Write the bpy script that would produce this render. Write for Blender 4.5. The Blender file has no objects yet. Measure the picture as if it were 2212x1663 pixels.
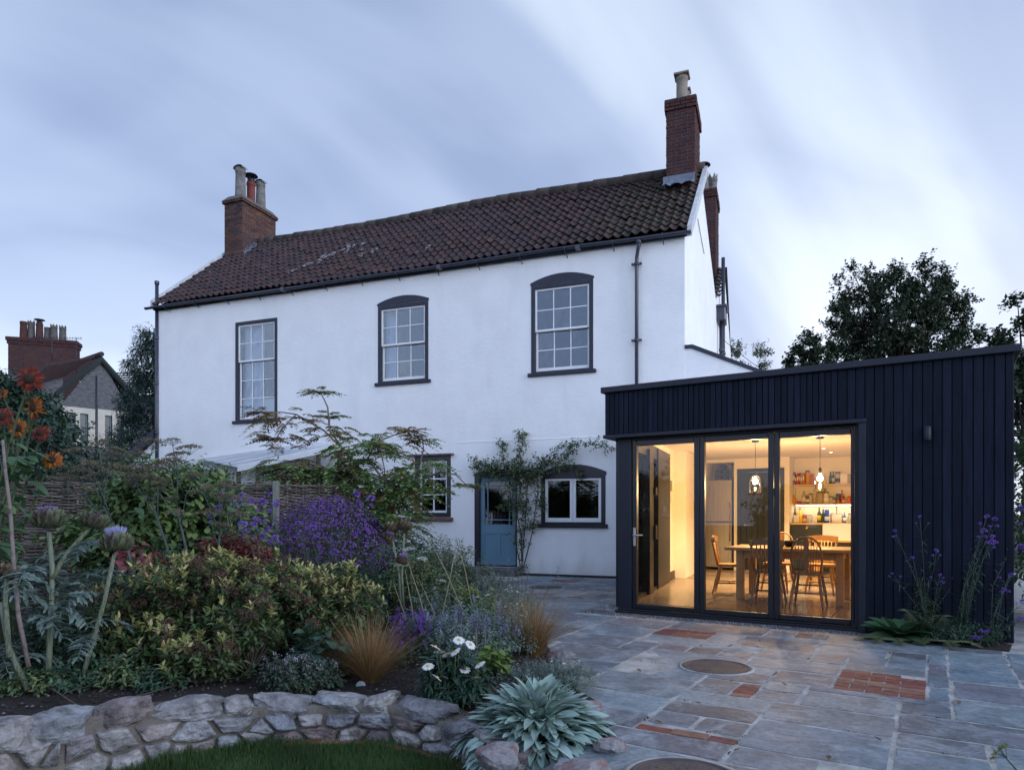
import bpy, math, random
import numpy as np
from mathutils import Vector, Matrix, noise as mnoise

# ------------------------------------------------------------------ camera, sky, light
SC = bpy.context.scene
COL = SC.collection
EYE = 1.3                      # camera height above the patio
FL, CX, HZ = 1475.0, 1106.0, 1110.0   # focal length, centre column and horizon row of the photo (2212 px wide)
cd = bpy.data.cameras.new('camera'); cam = bpy.data.objects.new('camera', cd); COL.objects.link(cam)
cam.location = (0, 0, EYE); cam.rotation_euler = (math.radians(90), 0, 0)
cd.sensor_width = 36.0; cd.lens = 36.0 * FL / 2212.0
cd.shift_y = (HZ - 831.5) / 2212.0
cd.clip_start = 0.05; cd.clip_end = 3000
SC.camera = cam

SC.view_settings.view_transform = 'Standard'; SC.view_settings.look = 'None'
SC.view_settings.exposure = 0.68; SC.view_settings.gamma = 1.0
SC.render.film_transparent = False
SC.cycles.max_bounces = 8; SC.cycles.transparent_max_bounces = 24
SC.cycles.diffuse_bounces = 4; SC.cycles.glossy_bounces = 4
SC.cycles.caustics_reflective = False; SC.cycles.caustics_refractive = False
SC.cycles.sample_clamp_indirect = 4.0
try: SC.cycles.use_denoising = True
except Exception: pass

SUN_EL, SUN_AZ = math.radians(17), math.radians(118)    # azimuth clockwise from +Y
world = bpy.data.worlds.new('World'); SC.world = world; world.use_nodes = True
wt = world.node_tree; wn = wt.nodes; wl = wt.links; wn.clear()
def N(t, k, **kw):
    n = t.nodes.new(k)
    for a, b in kw.items(): setattr(n, a, b)
    return n
def vmath(t, op, a, b=None):
    n = N(t, 'ShaderNodeMath', operation=op)
    for i, x in enumerate((a, b)):
        if x is None: continue
        if isinstance(x, (int, float)): n.inputs[i].default_value = x
        else: t.links.new(x, n.inputs[i])
    return n.outputs[0]
def mixc(t, fac, a, b, blend='MIX'):
    n = N(t, 'ShaderNodeMix', data_type='RGBA', blend_type=blend)
    for i, x in ((0, fac), (6, a), (7, b)):
        if isinstance(x, (int, float)): n.inputs[i].default_value = x
        elif isinstance(x, tuple): n.inputs[i].default_value = (*x[:3], 1)
        else: t.links.new(x, n.inputs[i])
    return n.outputs[2]
def ramp(t, fac, stops, interp='LINEAR'):
    n = N(t, 'ShaderNodeValToRGB'); n.color_ramp.interpolation = interp
    el = n.color_ramp.elements
    while len(el) < len(stops): el.new(0.5)
    for e, (p, c) in zip(el, stops):
        e.position = p; e.color = (*c[:3], 1) if isinstance(c, tuple) else (c, c, c, 1)
    t.links.new(fac, n.inputs[0]); return n.outputs[0]
sky = N(wt, 'ShaderNodeTexSky', sky_type='NISHITA', sun_disc=False)
sky.sun_elevation = SUN_EL; sky.sun_rotation = SUN_AZ
tc = N(wt, 'ShaderNodeTexCoord'); sep = N(wt, 'ShaderNodeSeparateXYZ'); wl.new(tc.outputs['Generated'], sep.inputs[0])
X, Y, Z = sep.outputs
zz = vmath(wt, 'ADD', vmath(wt, 'MAXIMUM', Z, 0.0), 0.70)
px_, py_ = vmath(wt, 'DIVIDE', X, zz), vmath(wt, 'DIVIDE', Y, zz)
# long streaks of cloud: noise on the cloud plane, drawn out along one heading
ang = math.radians(33)
ca, sa = math.cos(ang), math.sin(ang)
al = vmath(wt, 'ADD', vmath(wt, 'MULTIPLY', px_, ca), vmath(wt, 'MULTIPLY', py_, sa))
ac = vmath(wt, 'ADD', vmath(wt, 'MULTIPLY', px_, -sa), vmath(wt, 'MULTIPLY', py_, ca))
def cloudnoise(sx, sy, off, detail, dist=0.4):
    c = N(wt, 'ShaderNodeCombineXYZ')
    wl.new(vmath(wt, 'MULTIPLY', al, sx), c.inputs[0]); wl.new(vmath(wt, 'MULTIPLY', ac, sy), c.inputs[1]); c.inputs[2].default_value = off
    n = N(wt, 'ShaderNodeTexNoise'); n.inputs['Scale'].default_value = 1.0; n.inputs['Detail'].default_value = detail
    n.inputs['Roughness'].default_value = 0.42; n.inputs['Distortion'].default_value = dist
    wl.new(c.outputs[0], n.inputs['Vector']); return n.outputs['Fac']
n1 = cloudnoise(.95, 2.1, 12.3, 4.0, 0.6); n2 = cloudnoise(2.4, 5.2, 8.7, 5.0, 0.9)
nn = vmath(wt, 'ADD', vmath(wt, 'MULTIPLY', n1, 0.76), vmath(wt, 'MULTIPLY', n2, 0.24))
dark_c = (.205, .275, .45); mid_c = (.315, .40, .585); lite_c = (.53, .625, .77)
cl = ramp(wt, nn, [(0.38, dark_c), (0.51, mid_c), (0.64, lite_c)], 'EASE')
# paler towards the horizon and towards the right, where the light is
low = vmath(wt, 'POWER', vmath(wt, 'SUBTRACT', 1.0, vmath(wt, 'MAXIMUM', Z, 0.0)), 2.6)
side = N(wt, 'ShaderNodeMapRange'); side.inputs[1].default_value = -0.6; side.inputs[2].default_value = 0.7
side.inputs[3].default_value = 0.22; side.inputs[4].default_value = 0.95; wl.new(X, side.inputs[0])
f = vmath(wt, 'MULTIPLY', vmath(wt, 'MULTIPLY', low, side.outputs[0]), ramp(wt, nn, [(0.38, 0.55), (0.60, 1.0)]))
cl = mixc(wt, f, cl, (.83, .825, .89))
cl = mixc(wt, 1.0, cl, ramp(wt, Z, [(.25, 1.05), (.75, .80)]), 'MULTIPLY')
full = mixc(wt, 0.90, sky.outputs[0], mixc(wt, 1.0, cl, (10., 10., 10.), 'MULTIPLY'))
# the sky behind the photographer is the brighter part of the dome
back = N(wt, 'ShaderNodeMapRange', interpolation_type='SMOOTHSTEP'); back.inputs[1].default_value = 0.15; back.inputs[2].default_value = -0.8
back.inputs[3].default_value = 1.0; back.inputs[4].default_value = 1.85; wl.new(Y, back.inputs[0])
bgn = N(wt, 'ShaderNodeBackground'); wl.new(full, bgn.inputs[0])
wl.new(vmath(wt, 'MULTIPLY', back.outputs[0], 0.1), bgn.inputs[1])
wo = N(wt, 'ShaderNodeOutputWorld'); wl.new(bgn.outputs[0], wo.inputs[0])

sd = bpy.data.lights.new('sun', 'SUN'); sd.energy = 1.05; sd.angle = math.radians(40); sd.color = (0.70, 0.81, 1.0)
sun = bpy.data.objects.new('sun', sd); COL.objects.link(sun)
sv = Vector((math.sin(SUN_AZ) * math.cos(SUN_EL), math.cos(SUN_AZ) * math.cos(SUN_EL), math.sin(SUN_EL)))
sun.rotation_euler = sv.to_track_quat('Z', 'Y').to_euler(); sun.location = (8, -8, 12)

# ------------------------------------------------------------------ helpers
class MB:
    """collects geometry, build() links it as ONE mesh object"""
    def __init__(s): s.v = []; s.f = []; s.n = 0
    def add(s, v, faces, mat=0, smooth=False):
        v = np.asarray(v, dtype=np.float64).reshape(-1, 3)
        by = {}
        if isinstance(faces, np.ndarray): s.f.append((faces + s.n, mat, smooth))
        else:
            for fc in faces: by.setdefault(len(fc), []).append(fc)
            for k, l in by.items(): s.f.append((np.array(l) + s.n, mat, smooth))
        s.v.append(v); s.n += len(v); return s
    def box(s, x0, x1, y0, y1, z0, z1, mat=0, M=None):
        v = np.array([[x, y, z] for z in (z0, z1) for y in (y0, y1) for x in (x0, x1)], float)
        if M is not None: v = xf(M, v)
        s.add(v, [(0, 2, 3, 1), (4, 5, 7, 6), (0, 1, 5, 4), (2, 6, 7, 3), (0, 4, 6, 2), (1, 3, 7, 5)], mat); return s
    def bbox(s, x0, x1, y0, y1, z0, z1, b=0.01, mat=0, M=None):   # bevelled box
        b = min(b, (x1-x0)*.45, (y1-y0)*.45, (z1-z0)*.45)
        c = np.array([(x0+x1)/2, (y0+y1)/2, (z0+z1)/2]); h = np.array([(x1-x0)/2, (y1-y0)/2, (z1-z0)/2])
        vs = []; idx = {}
        for sx in (-1, 1):
            for sy in (-1, 1):
                for sz in (-1, 1):
                    for ax in range(3):
                        p = np.array([sx, sy, sz], float) * h
                        for q in range(3):
                            if q != ax: p[q] -= (sx, sy, sz)[q] * b
                        idx[(sx, sy, sz, ax)] = len(vs); vs.append(c + p)
        F = []
        S = (-1, 1)
        for ax in range(3):
            o = [q for q in range(3) if q != ax]
            for sg in S:
                ring = []
                for a, bb in ((-1, -1), (1, -1), (1, 1), (-1, 1)):
                    k = [0, 0, 0]; k[ax] = sg; k[o[0]] = a; k[o[1]] = bb; ring.append(idx[(*k, ax)])
                F.append(tuple(ring if (sg > 0) == (ax != 1) else ring[::-1]))
            for a in S:
                for bb in S:
                    k0 = [0]*3; k1 = [0]*3; k0[ax] = -1; k1[ax] = 1
                    for k in (k0, k1): k[o[0]] = a; k[o[1]] = bb
                    F.append((idx[(*k0, o[0])], idx[(*k0, o[1])], idx[(*k1, o[1])], idx[(*k1, o[0])]))
        for sx in S:
            for sy in S:
                for sz in S: F.append(tuple(idx[(sx, sy, sz, a)] for a in range(3)))
        v = np.array(vs)
        if M is not None: v = xf(M, v)
        s.add(v, F, mat); return s
    def tube(s, pts, r, n=6, mat=0, caps=True, smooth=True):
        P = np.asarray(pts, float); m = len(P)
        R = np.full(m, r) if np.isscalar(r) else np.asarray(r, float)
        T = np.gradient(P, axis=0); T /= (np.linalg.norm(T, axis=1, keepdims=True) + 1e-12)
        up = np.array([0, 0, 1.0]) if abs(T[0][2]) < .9 else np.array([1.0, 0, 0])
        vs = []; a = np.arange(n) * 2 * math.pi / n; u = None
        for i in range(m):
            if u is None: u = np.cross(T[i], up)
            u = u - T[i] * np.dot(u, T[i]); u /= np.linalg.norm(u) + 1e-12
            w = np.cross(T[i], u)
            vs.append(P[i] + R[i] * (np.cos(a)[:, None] * u + np.sin(a)[:, None] * w))
        F = []
        for i in range(m - 1):
            for j in range(n): F.append((i*n+j, i*n+(j+1) % n, (i+1)*n+(j+1) % n, (i+1)*n+j))
        s.add(np.concatenate(vs), np.array(F), mat, smooth)
        if caps and n > 2:
            b = s.n - m*n
            s.f.append((np.array([[b + j for j in range(n)][::-1]]), mat, False)); s.f.append((np.array([[b + (m-1)*n + j for j in range(n)]]), mat, False))
        return s
    def lathe(s, prof, c=(0, 0, 0), n=16, mat=0, smooth=True, M=None):
        a = np.arange(n) * 2 * math.pi / n; vs = []
        for r, z in prof: vs.append(np.stack([c[0] + r*np.cos(a), c[1] + r*np.sin(a), np.full(n, c[2] + z)], 1))
        F = [(i*n+j, i*n+(j+1) % n, (i+1)*n+(j+1) % n, (i+1)*n+j) for i in range(len(prof)-1) for j in range(n)]
        v = np.concatenate(vs)
        if M is not None: v = xf(M, v)
        s.add(v, np.array(F), mat, smooth)
        b = s.n - len(v)
        s.f.append((np.array([[b + j for j in range(n)][::-1]]), mat, False)); s.f.append((np.array([[b + (len(prof)-1)*n + j for j in range(n)]]), mat, False))
        return s
    def prism(s, poly, vec, mat=0, smooth=False):      # poly: 3-D points, extruded along vec
        P = np.asarray(poly, float); n = len(P); v = np.concatenate([P, P + np.asarray(vec, float)])
        F = [tuple(range(n))[::-1], tuple(range(n, 2*n))] + [(i, (i+1) % n, n+(i+1) % n, n+i) for i in range(n)]
        s.add(v, F, mat, smooth); return s
    def leaves(s, P, D, U, L, W, prof=((0, .12), (.3, 1), (.65, .8), (1, .04)), bend=0.25, fold=0.25, mat=0, sides=1):
        """many leaf blades at once: base P, direction D, up U, length L, width W"""
        P = np.asarray(P, float); n = len(P)
        if n == 0: return s
        D = np.asarray(D, float); D = D / (np.linalg.norm(D, axis=1, keepdims=True) + 1e-9)
        U = np.asarray(U, float); S = np.cross(D, U); S /= (np.linalg.norm(S, axis=1, keepdims=True) + 1e-9); U = np.cross(S, D)
        L = np.broadcast_to(np.asarray(L, float), (n,))[:, None]; W = np.broadcast_to(np.asarray(W, float), (n,))[:, None]
        B = np.broadcast_to(np.asarray(bend, float), (n,))[:, None]
        rows = []
        for t, w in prof:
            c = P + D * L * t - U * L * B * t * t
            rows += [c - S * W * w * .5 + U * W * w * fold * .5, c, c + S * W * w * .5 + U * W * w * fold * .5]
        k = len(prof); V = np.stack(rows, 1)       # n, 3k, 3
        f = []
        for i in range(k - 1):
            for j in (0, 1): f.append((3*i+j, 3*i+j+1, 3*i+3+j+1, 3*i+3+j))
        f = np.array(f); F = (f[None] + (np.arange(n) * 3 * k)[:, None, None]).reshape(-1, 4)
        s.add(V.reshape(-1, 3), F, mat, True); return s
    def quads(s, P, D, U, L, W, mat=0, bend=.15):   # cheap leaves: one folded kite each
        return s.leaves(P, D, U, L, W, ((0, .1), (.42, 1), (1, .05)), bend, .3, mat)
    def build(s, name, mats, parent=None, **tagkw):
        V = np.concatenate(s.v) if s.v else np.zeros((0, 3))
        me = bpy.data.meshes.new(name)
        if not isinstance(mats, (list, tuple)): mats = [mats]
        me.vertices.add(len(V)); me.vertices.foreach_set('co', V.astype(np.float32).ravel())
        if s.f:
            lv = np.concatenate([a.ravel() for a, _, _ in s.f]); cnt = np.concatenate([np.full(len(a), a.shape[1]) for a, _, _ in s.f])
            mi = np.concatenate([np.full(len(a), m) for a, m, _ in s.f]); sm = np.concatenate([np.full(len(a), q) for a, _, q in s.f])
            st = np.concatenate([[0], np.cumsum(cnt)[:-1]])
            me.loops.add(len(lv)); me.loops.foreach_set('vertex_index', lv.astype(np.int32))
            me.polygons.add(len(cnt)); me.polygons.foreach_set('loop_start', st.astype(np.int32))
            me.polygons.foreach_set('material_index', mi.astype(np.int32)); me.polygons.foreach_set('use_smooth', sm.astype(bool))
        for m in mats: me.materials.append(m)
        me.update(calc_edges=True)
        o = bpy.data.objects.new(name, me); COL.objects.link(o)
        if parent is not None: o.parent = parent
        if tagkw: tag(o, **tagkw)
        return o
def xf(M, v):
    M = np.array(M); return np.asarray(v) @ M[:3, :3].T + M[:3, 3]
def tag(o, label=None, cat=None, group=None, kind=None):
    if label: o['label'] = label
    if cat: o['category'] = cat
    if group: o['group'] = group
    if kind: o['kind'] = kind
    return o
def empty(name, loc=(0, 0, 0), rz=0.0, **kw):
    o = bpy.data.objects.new(name, None); COL.objects.link(o); o.location = loc; o.rotation_euler = (0, 0, rz)
    o.empty_display_size = .1; tag(o, **kw); return o
def copy_tree(o, parent=None, **kw):
    c = o.copy(); COL.objects.link(c)
    if parent is not None: c.parent = parent
    for ch in list(o.children): copy_tree(ch, c)
    tag(c, **kw); return c
def R_(seed): return np.random.default_rng(seed)
def rotz(a): return Matrix.Rotation(a, 4, 'Z')

class Frame:
    def __init__(s, ox, oy, ang): s.o = np.array([ox, oy]); s.a = ang; s.x = np.array([math.cos(ang), math.sin(ang)]); s.y = np.array([-math.sin(ang), math.cos(ang)])
    def hit(s, u, v, y=0.0):       # photo pixel -> local x, z on the plane local y
        k = (u - CX) / FL; o = s.o + s.y * y
        x = (k * o[1] - o[0]) / (s.x[0] - k * s.x[1]); Yw = o[1] + s.x[1] * x
        return x, EYE + (HZ - v) / FL * Yw
    def w(s, x, y, z=0): p = s.o + s.x * x + s.y * y; return np.array([p[0], p[1], z])
    def l(s, X, Y): d = np.array([X, Y]) - s.o; return float(d @ s.x), float(d @ s.y)
    def floor(s, u, v, z=0): g = G(u, v, z); return s.l(g[0], g[1])
def P3(u, v, Y): return np.array([(u - CX) / FL * Y, Y, EYE + (HZ - v) / FL * Y])
def G(u, v, z=0.0): Y = (EYE - z) * FL / (v - HZ); return np.array([(u - CX) / FL * Y, Y, z])

# ------------------------------------------------------------------ materials
MATS = {}
def mat(name, cols, rough=.7, scale=4., bump=0., bscale=30., island=False, metal=0., spec=.4, noise_amt=1., detail=6., stretch=None, transl=0., coat=0., emit=None, var=.0, bdist=.01):
    if name in MATS: return MATS[name]
    m = bpy.data.materials.new(name); m.use_nodes = True; t = m.node_tree; t.nodes.clear()
    out = N(t, 'ShaderNodeOutputMaterial'); b = N(t, 'ShaderNodeBsdfPrincipled')
    b.inputs['Roughness'].default_value = rough; b.inputs['Metallic'].default_value = metal
    b.inputs['Specular IOR Level'].default_value = spec
    if coat: b.inputs['Coat Weight'].default_value = coat
    tcn = N(t, 'ShaderNodeTexCoord'); vec = tcn.outputs['Object']
    if stretch:
        mp = N(t, 'ShaderNodeMapping'); mp.inputs['Scale'].default_value = stretch; t.links.new(vec, mp.inputs[0]); vec = mp.outputs[0]
    if not isinstance(cols, list): cols = [cols]
    if len(cols) == 1 and not var: b.inputs['Base Color'].default_value = (*cols[0], 1); c = None
    else:
        nz = N(t, 'ShaderNodeTexNoise'); nz.inputs['Scale'].default_value = scale; nz.inputs['Detail'].default_value = detail; nz.inputs['Roughness'].default_value = .6
        t.links.new(vec, nz.inputs['Vector'])
        st = [(i / max(1, len(cols) - 1), c) for i, c in enumerate(cols)]
        if island:
            g = N(t, 'ShaderNodeNewGeometry')
            c = ramp(t, g.outputs['Random Per Island'], st)
            dk = ramp(t, nz.outputs['Fac'], [(.3, 1. - .35 * noise_amt), (.7, 1. + .25 * noise_amt)])
            c = mixc(t, 1.0, c, dk, 'MULTIPLY')
        else:
            c = ramp(t, nz.outputs['Fac'], [(.32 + .36 * p, q) for p, q in st])
        t.links.new(c, b.inputs['Base Color'])
    if bump:
        bn = N(t, 'ShaderNodeTexNoise'); bn.inputs['Scale'].default_value = bscale; bn.inputs['Detail'].default_value = 5; t.links.new(vec, bn.inputs['Vector'])
        bp = N(t, 'ShaderNodeBump'); bp.inputs['Strength'].default_value = bump; bp.inputs['Distance'].default_value = bdist
        t.links.new(bn.outputs['Fac'], bp.inputs['Height']); t.links.new(bp.outputs[0], b.inputs['Normal'])
    sh = b.outputs[0]
    if transl:
        tr = N(t, 'ShaderNodeBsdfTranslucent'); mx = N(t, 'ShaderNodeMixShader'); mx.inputs[0].default_value = transl
        if c is not None: t.links.new(c, tr.inputs[0])
        else: tr.inputs[0].default_value = (*cols[0], 1)
        t.links.new(sh, mx.inputs[1]); t.links.new(tr.outputs[0], mx.inputs[2]); sh = mx.outputs[0]
    if emit:
        b.inputs['Emission Color'].default_value = (*emit[0], 1); b.inputs['Emission Strength'].default_value = emit[1]
    t.links.new(sh, out.inputs[0]); MATS[name] = m; return m
def glass(name, tint=(1, 1, 1), refl=.9, rough=.0, base=.04):
    if name in MATS: return MATS[name]
    m = bpy.data.materials.new(name); m.use_nodes = True; t = m.node_tree; t.nodes.clear()
    out = N(t, 'ShaderNodeOutputMaterial'); tr = N(t, 'ShaderNodeBsdfTransparent'); tr.inputs[0].default_value = (*tint, 1)
    gl = N(t, 'ShaderNodeBsdfGlossy'); gl.inputs['Roughness'].default_value = rough; gl.inputs[0].default_value = (refl, refl, refl, 1)
    fr = N(t, 'ShaderNodeFresnel'); fr.inputs[0].default_value = 1.45
    mx = N(t, 'ShaderNodeMixShader'); t.links.new(vmath(t, 'MINIMUM', vmath(t, 'ADD', vmath(t, 'MULTIPLY', fr.outputs[0], 1.3), base), 1.0), mx.inputs[0])
    if name == 'window_glass':      # slight wobble of old glass
        wb = N(t, 'ShaderNodeTexNoise'); wb.inputs['Scale'].default_value = 5.; tcw = N(t, 'ShaderNodeTexCoord'); t.links.new(tcw.outputs['Object'], wb.inputs['Vector']); bw_ = N(t, 'ShaderNodeBump'); bw_.inputs['Strength'].default_value = .35; bw_.inputs['Distance'].default_value = .02; t.links.new(wb.outputs['Fac'], bw_.inputs['Height']); t.links.new(bw_.outputs[0], gl.inputs['Normal']); gl.inputs[0].default_value = (.80, .90, 1.0, 1)
    t.links.new(tr.outputs[0], mx.inputs[1]); t.links.new(gl.outputs[0], mx.inputs[2]); t.links.new(mx.outputs[0], out.inputs[0])
    MATS[name] = m; return m
def emission(name, col, s):
    if name in MATS: return MATS[name]
    m = bpy.data.materials.new(name); m.use_nodes = True; t = m.node_tree; t.nodes.clear()
    out = N(t, 'ShaderNodeOutputMaterial'); e = N(t, 'ShaderNodeEmission'); e.inputs[0].default_value = (*col, 1); e.inputs[1].default_value = s
    t.links.new(e.outputs[0], out.inputs[0]); MATS[name] = m; return m

def render_wall_mat():
    m = mat('white_render', [(.79, .795, .81), (.86, .865, .875)], rough=.85, scale=1.3, bump=0)
    t = m.node_tree; b = [n for n in t.nodes if n.type == 'BSDF_PRINCIPLED'][0]
    tcn = [n for n in t.nodes if n.type == 'TEX_COORD'][0]
    a = N(t, 'ShaderNodeTexNoise'); a.inputs['Scale'].default_value = 9; a.inputs['Detail'].default_value = 8; a.inputs['Roughness'].default_value = .7
    mp = N(t, 'ShaderNodeMapping'); mp.inputs['Scale'].default_value = (1, 1, 1.7); t.links.new(tcn.outputs['Object'], mp.inputs[0]); t.links.new(mp.outputs[0], a.inputs['Vector'])
    b1 = N(t, 'ShaderNodeBump'); b1.inputs['Strength'].default_value = .42; b1.inputs['Distance'].default_value = .02; t.links.new(a.outputs['Fac'], b1.inputs['Height'])
    c = N(t, 'ShaderNodeTexNoise'); c.inputs['Scale'].default_value = 70; c.inputs['Detail'].default_value = 3; t.links.new(mp.outputs[0], c.inputs['Vector'])
    b2 = N(t, 'ShaderNodeBump'); b2.inputs['Strength'].default_value = .4; b2.inputs['Distance'].default_value = .006; t.links.new(c.outputs['Fac'], b2.inputs['Height']); t.links.new(b1.outputs[0], b2.inputs['Normal'])
    t.links.new(b2.outputs[0], b.inputs['Normal'])
    # damp staining in soft vertical streaks
    s = N(t, 'ShaderNodeTexNoise'); s.inputs['Scale'].default_value = 1.6; s.inputs['Detail'].default_value = 5
    m2 = N(t, 'ShaderNodeMapping'); m2.inputs['Scale'].default_value = (1.6, 1.6, .35); t.links.new(tcn.outputs['Object'], m2.inputs[0]); t.links.new(m2.outputs[0], s.inputs['Vector'])
    sz = N(t, 'ShaderNodeSeparateXYZ'); t.links.new(tcn.outputs['Object'], sz.inputs[0])
    lo = vmath(t, 'ADD', sz.outputs[2], vmath(t, 'MULTIPLY', s.outputs['Fac'], .9))     # rain splash along the foot of the wall
    old = mixc(t, 1.0, b.inputs['Base Color'].links[0].from_socket, ramp(t, lo, [(.45, (.80, .79, .76)), (.85, (1., 1., 1.))]), 'MULTIPLY')
    t.links.new(mixc(t, 1.0, old, ramp(t, s.outputs['Fac'], [(.33, (.955, .96, .955)), (.45, (1., 1., 1.))]), 'MULTIPLY'), b.inputs['Base Color'])
    return m
WALLM = render_wall_mat()
DARKP = mat('dark_blue_paint', [(.012, .015, .030), (.017, .021, .040)], rough=.55, scale=8, bump=.15, bscale=60, spec=.5)
BLACKP = mat('black_gloss', (.012, .013, .02), rough=.35, spec=.5)
PIPE = mat('pipe_paint', [(.022, .026, .045), (.04, .045, .07)], rough=.32, scale=6, spec=.6)
WHITEP = mat('white_paint', [(.72, .73, .75), (.8, .8, .8)], rough=.4, scale=5)
BRICK = mat('brick', [(.05, .028, .027), (.075, .034, .030), (.115, .042, .03), (.065, .048, .05), (.15, .065, .038)], rough=.9, scale=25, island=True, bump=.5, bscale=60)
BRICKR = mat('red_brick', [(.058, .022, .023), (.082, .028, .026), (.048, .025, .029)], rough=.9, scale=25, island=True, bump=.5, bscale=60)
MORTAR = mat('mortar', [(.10, .10, .11), (.17, .165, .16)], rough=.95, scale=12, bump=.6, bscale=50)
LEAD = mat('lead', [(.10, .125, .17), (.19, .22, .28)], rough=.5, scale=7, bump=.3, bscale=20)
# ------------------------------------------------------------------ the white house
def line_x(p, d, u):
    k = (u - CX) / FL; s = (k * p[1] - p[0]) / (d[0] - k * d[1]); return (p[0] + d[0]*s, p[1] + d[1]*s)
dl = (-.9354, .3532); p0 = (2.127, 13.70)
HL = line_x(p0, dl, 343); HR = line_x(p0, dl, 1479)
HF = Frame(HL[0], HL[1], math.atan2(HR[1]-HL[1], HR[0]-HL[0]))
LEN = math.hypot(HR[0]-HL[0], HR[1]-HL[1]); EAVE = 6.78
house = empty('house', (*HL, 0), HF.a, label='white rendered two storey cottage with clay pantile roof and brick chimneys', cat='house')
SK = .0449/.9988      # the right gable runs slightly off square
RT, RH = 2.2, 9.0     # ridge at the right gable: depth, height
LT, LH = 3.0, 9.38    # ridge at the left gable
BT = 5.0; BH = 6.9
def wallgrid(mb, x0, x1, z0, z1, holes, y=0.0, depth=.16, mat=0):
    """front face with rectangular openings and their reveals (holes: x0,x1,z0,z1)"""
    xs = sorted({x0, x1, *[h[0] for h in holes], *[h[1] for h in holes]}); zs = sorted({z0, z1, *[h[2] for h in holes], *[h[3] for h in holes]})
    def sub(a, st):
        o = []
        for p, q in zip(a, a[1:]):
            n = max(1, int((q-p)/st)); o += [p + (q-p)*i/n for i in range(n)]
        return o + [a[-1]]
    for a, b in zip(xs, xs[1:]):
        for c, d in zip(zs, zs[1:]):
            mx, mz = (a+b)/2, (c+d)/2
            if any(h[0] < mx < h[1] and h[2] < mz < h[3] for h in holes): continue
            mb.add([(a, y, c), (b, y, c), (b, y, d), (a, y, d)], [(0, 1, 2, 3)], mat)
    for a, b, c, d in holes:
        e = y + depth
        mb.add([(a, y, c), (b, y, c), (b, y, d), (a, y, d), (a, e, c), (b, e, c), (b, e, d), (a, e, d)],
               [(0, 4, 5, 1), (1, 5, 6, 2), (2, 6, 7, 3), (3, 7, 4, 0)], mat)
def hx(u, v=900, y=0): return HF.hit(u, v, y)[0]
def rect(u0, u1, vt0, vt1, vb0, vb1):
    x0 = hx(u0); x1 = hx(u1)
    zt = (HF.hit(u0, vt0)[1] + HF.hit(u1, vt1)[1]) / 2; zb = (HF.hit(u0, vb0)[1] + HF.hit(u1, vb1)[1]) / 2
    return [x0, x1, zb, zt]
wR = rect(1148, 1281, 619, 602, 806, 798)
wM = rect(817, 925, 664, 648, 828, 819)
wL = rect(509, 599, 697, 686, 911, 903)
wC = rect(1170, 1307, 1027, 1021, 1131, 1131)     # ground floor casement
wB = rect(896, 974, 985, 985, 1117, 1117)         # window behind the shrub
dr = [hx(1025), hx(1117), 0.17, HF.hit(1070, 1024)[1]]
mb = MB(); holes = [wR, wM, wL, wC, wB, dr]
wallgrid(mb, 0, LEN, -.1, EAVE, holes, depth=.18)
gx = lambda t: LEN + SK * t
# right gable wall
mb.add([(gx(0), 0, -.1), (gx(BT), BT, -.1), (gx(BT), BT, BH), (gx(RT), RT, RH - .05), (gx(0), 0, EAVE)], [(0, 1, 2, 3, 4)])
# left gable and back
mb.add([(0, 0, -.1), (0, 6, -.1), (0, 6, 6.9), (0, LT, LH - .05), (0, 0, EAVE)], [(4, 3, 2, 1, 0)])
mb.add([(0, 6, -.1), (gx(BT), BT, -.1), (gx(BT), BT, BH), (0, 6, 6.9)], [(0, 3, 2, 1)])
wall = mb.build('wall', WALLM, house)
# dark rooms behind the windows: floors, ceilings and a back partition
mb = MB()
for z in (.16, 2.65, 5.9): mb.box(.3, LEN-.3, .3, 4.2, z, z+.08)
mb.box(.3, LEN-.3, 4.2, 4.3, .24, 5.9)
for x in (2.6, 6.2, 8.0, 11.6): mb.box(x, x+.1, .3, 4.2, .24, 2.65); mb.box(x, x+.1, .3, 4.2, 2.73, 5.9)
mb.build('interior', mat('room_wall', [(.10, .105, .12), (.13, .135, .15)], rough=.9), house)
mb = MB(); mb.box(.05, LEN-.02, -.022, .0, -.1, .055); mb.build('plinth', mat('bitumen', [(.02, .02, .025), (.045, .045, .05)], rough=.8, scale=20), house)
# a faint ledge and hairline in the render at first floor level
mb = MB(); zl = 2.86
mb.prism([(hx(985), 0, zl), (hx(985), -.010, zl), (hx(985), 0, zl+.03)], (hx(1335)-hx(985), 0, 0)); mb.build('string_course', WALLM, house)

# --- windows
GLS = glass('window_glass', (.72, .80, .9), .9, base=.12)
GLD = glass('dark_window_glass', (.45, .5, .55), .8, base=.06)
def frame_rect(mb, x0, x1, z0, z1, w, y0, y1, b=.006, wb=None):
    wb = wb or w
    mb.bbox(x0, x0+w, y0, y1, z0, z1, b); mb.bbox(x1-w, x1, y0, y1, z0, z1, b)
    mb.bbox(x0+w, x1-w, y0, y1, z1-w, z1, b); mb.bbox(x0+w, x1-w, y0, y1, z0, z0+wb, b)
def sash(mb, x0, x1, z0, z1, cols, rows, y, fw=.045, bw=.02, bot=None):
    frame_rect(mb, x0, x1, z0, z1, fw, y, y+.04, .004, bot)
    bo = bot or fw
    for i in range(1, cols):
        x = x0+fw+(x1-x0-2*fw)*i/cols; mb.box(x-bw/2, x+bw/2, y+.006, y+.034, z0+bo, z1-fw)
    for i in range(1, rows):
        z = z0+bo+(z1-z0-fw-bo)*i/rows; mb.box(x0+fw, x1-fw, y+.009, y+.031, z-bw/2, z+bw/2)
CURT = mat('curtain', [(.62, .66, .74), (.75, .78, .83)], rough=.95, scale=3)
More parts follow.
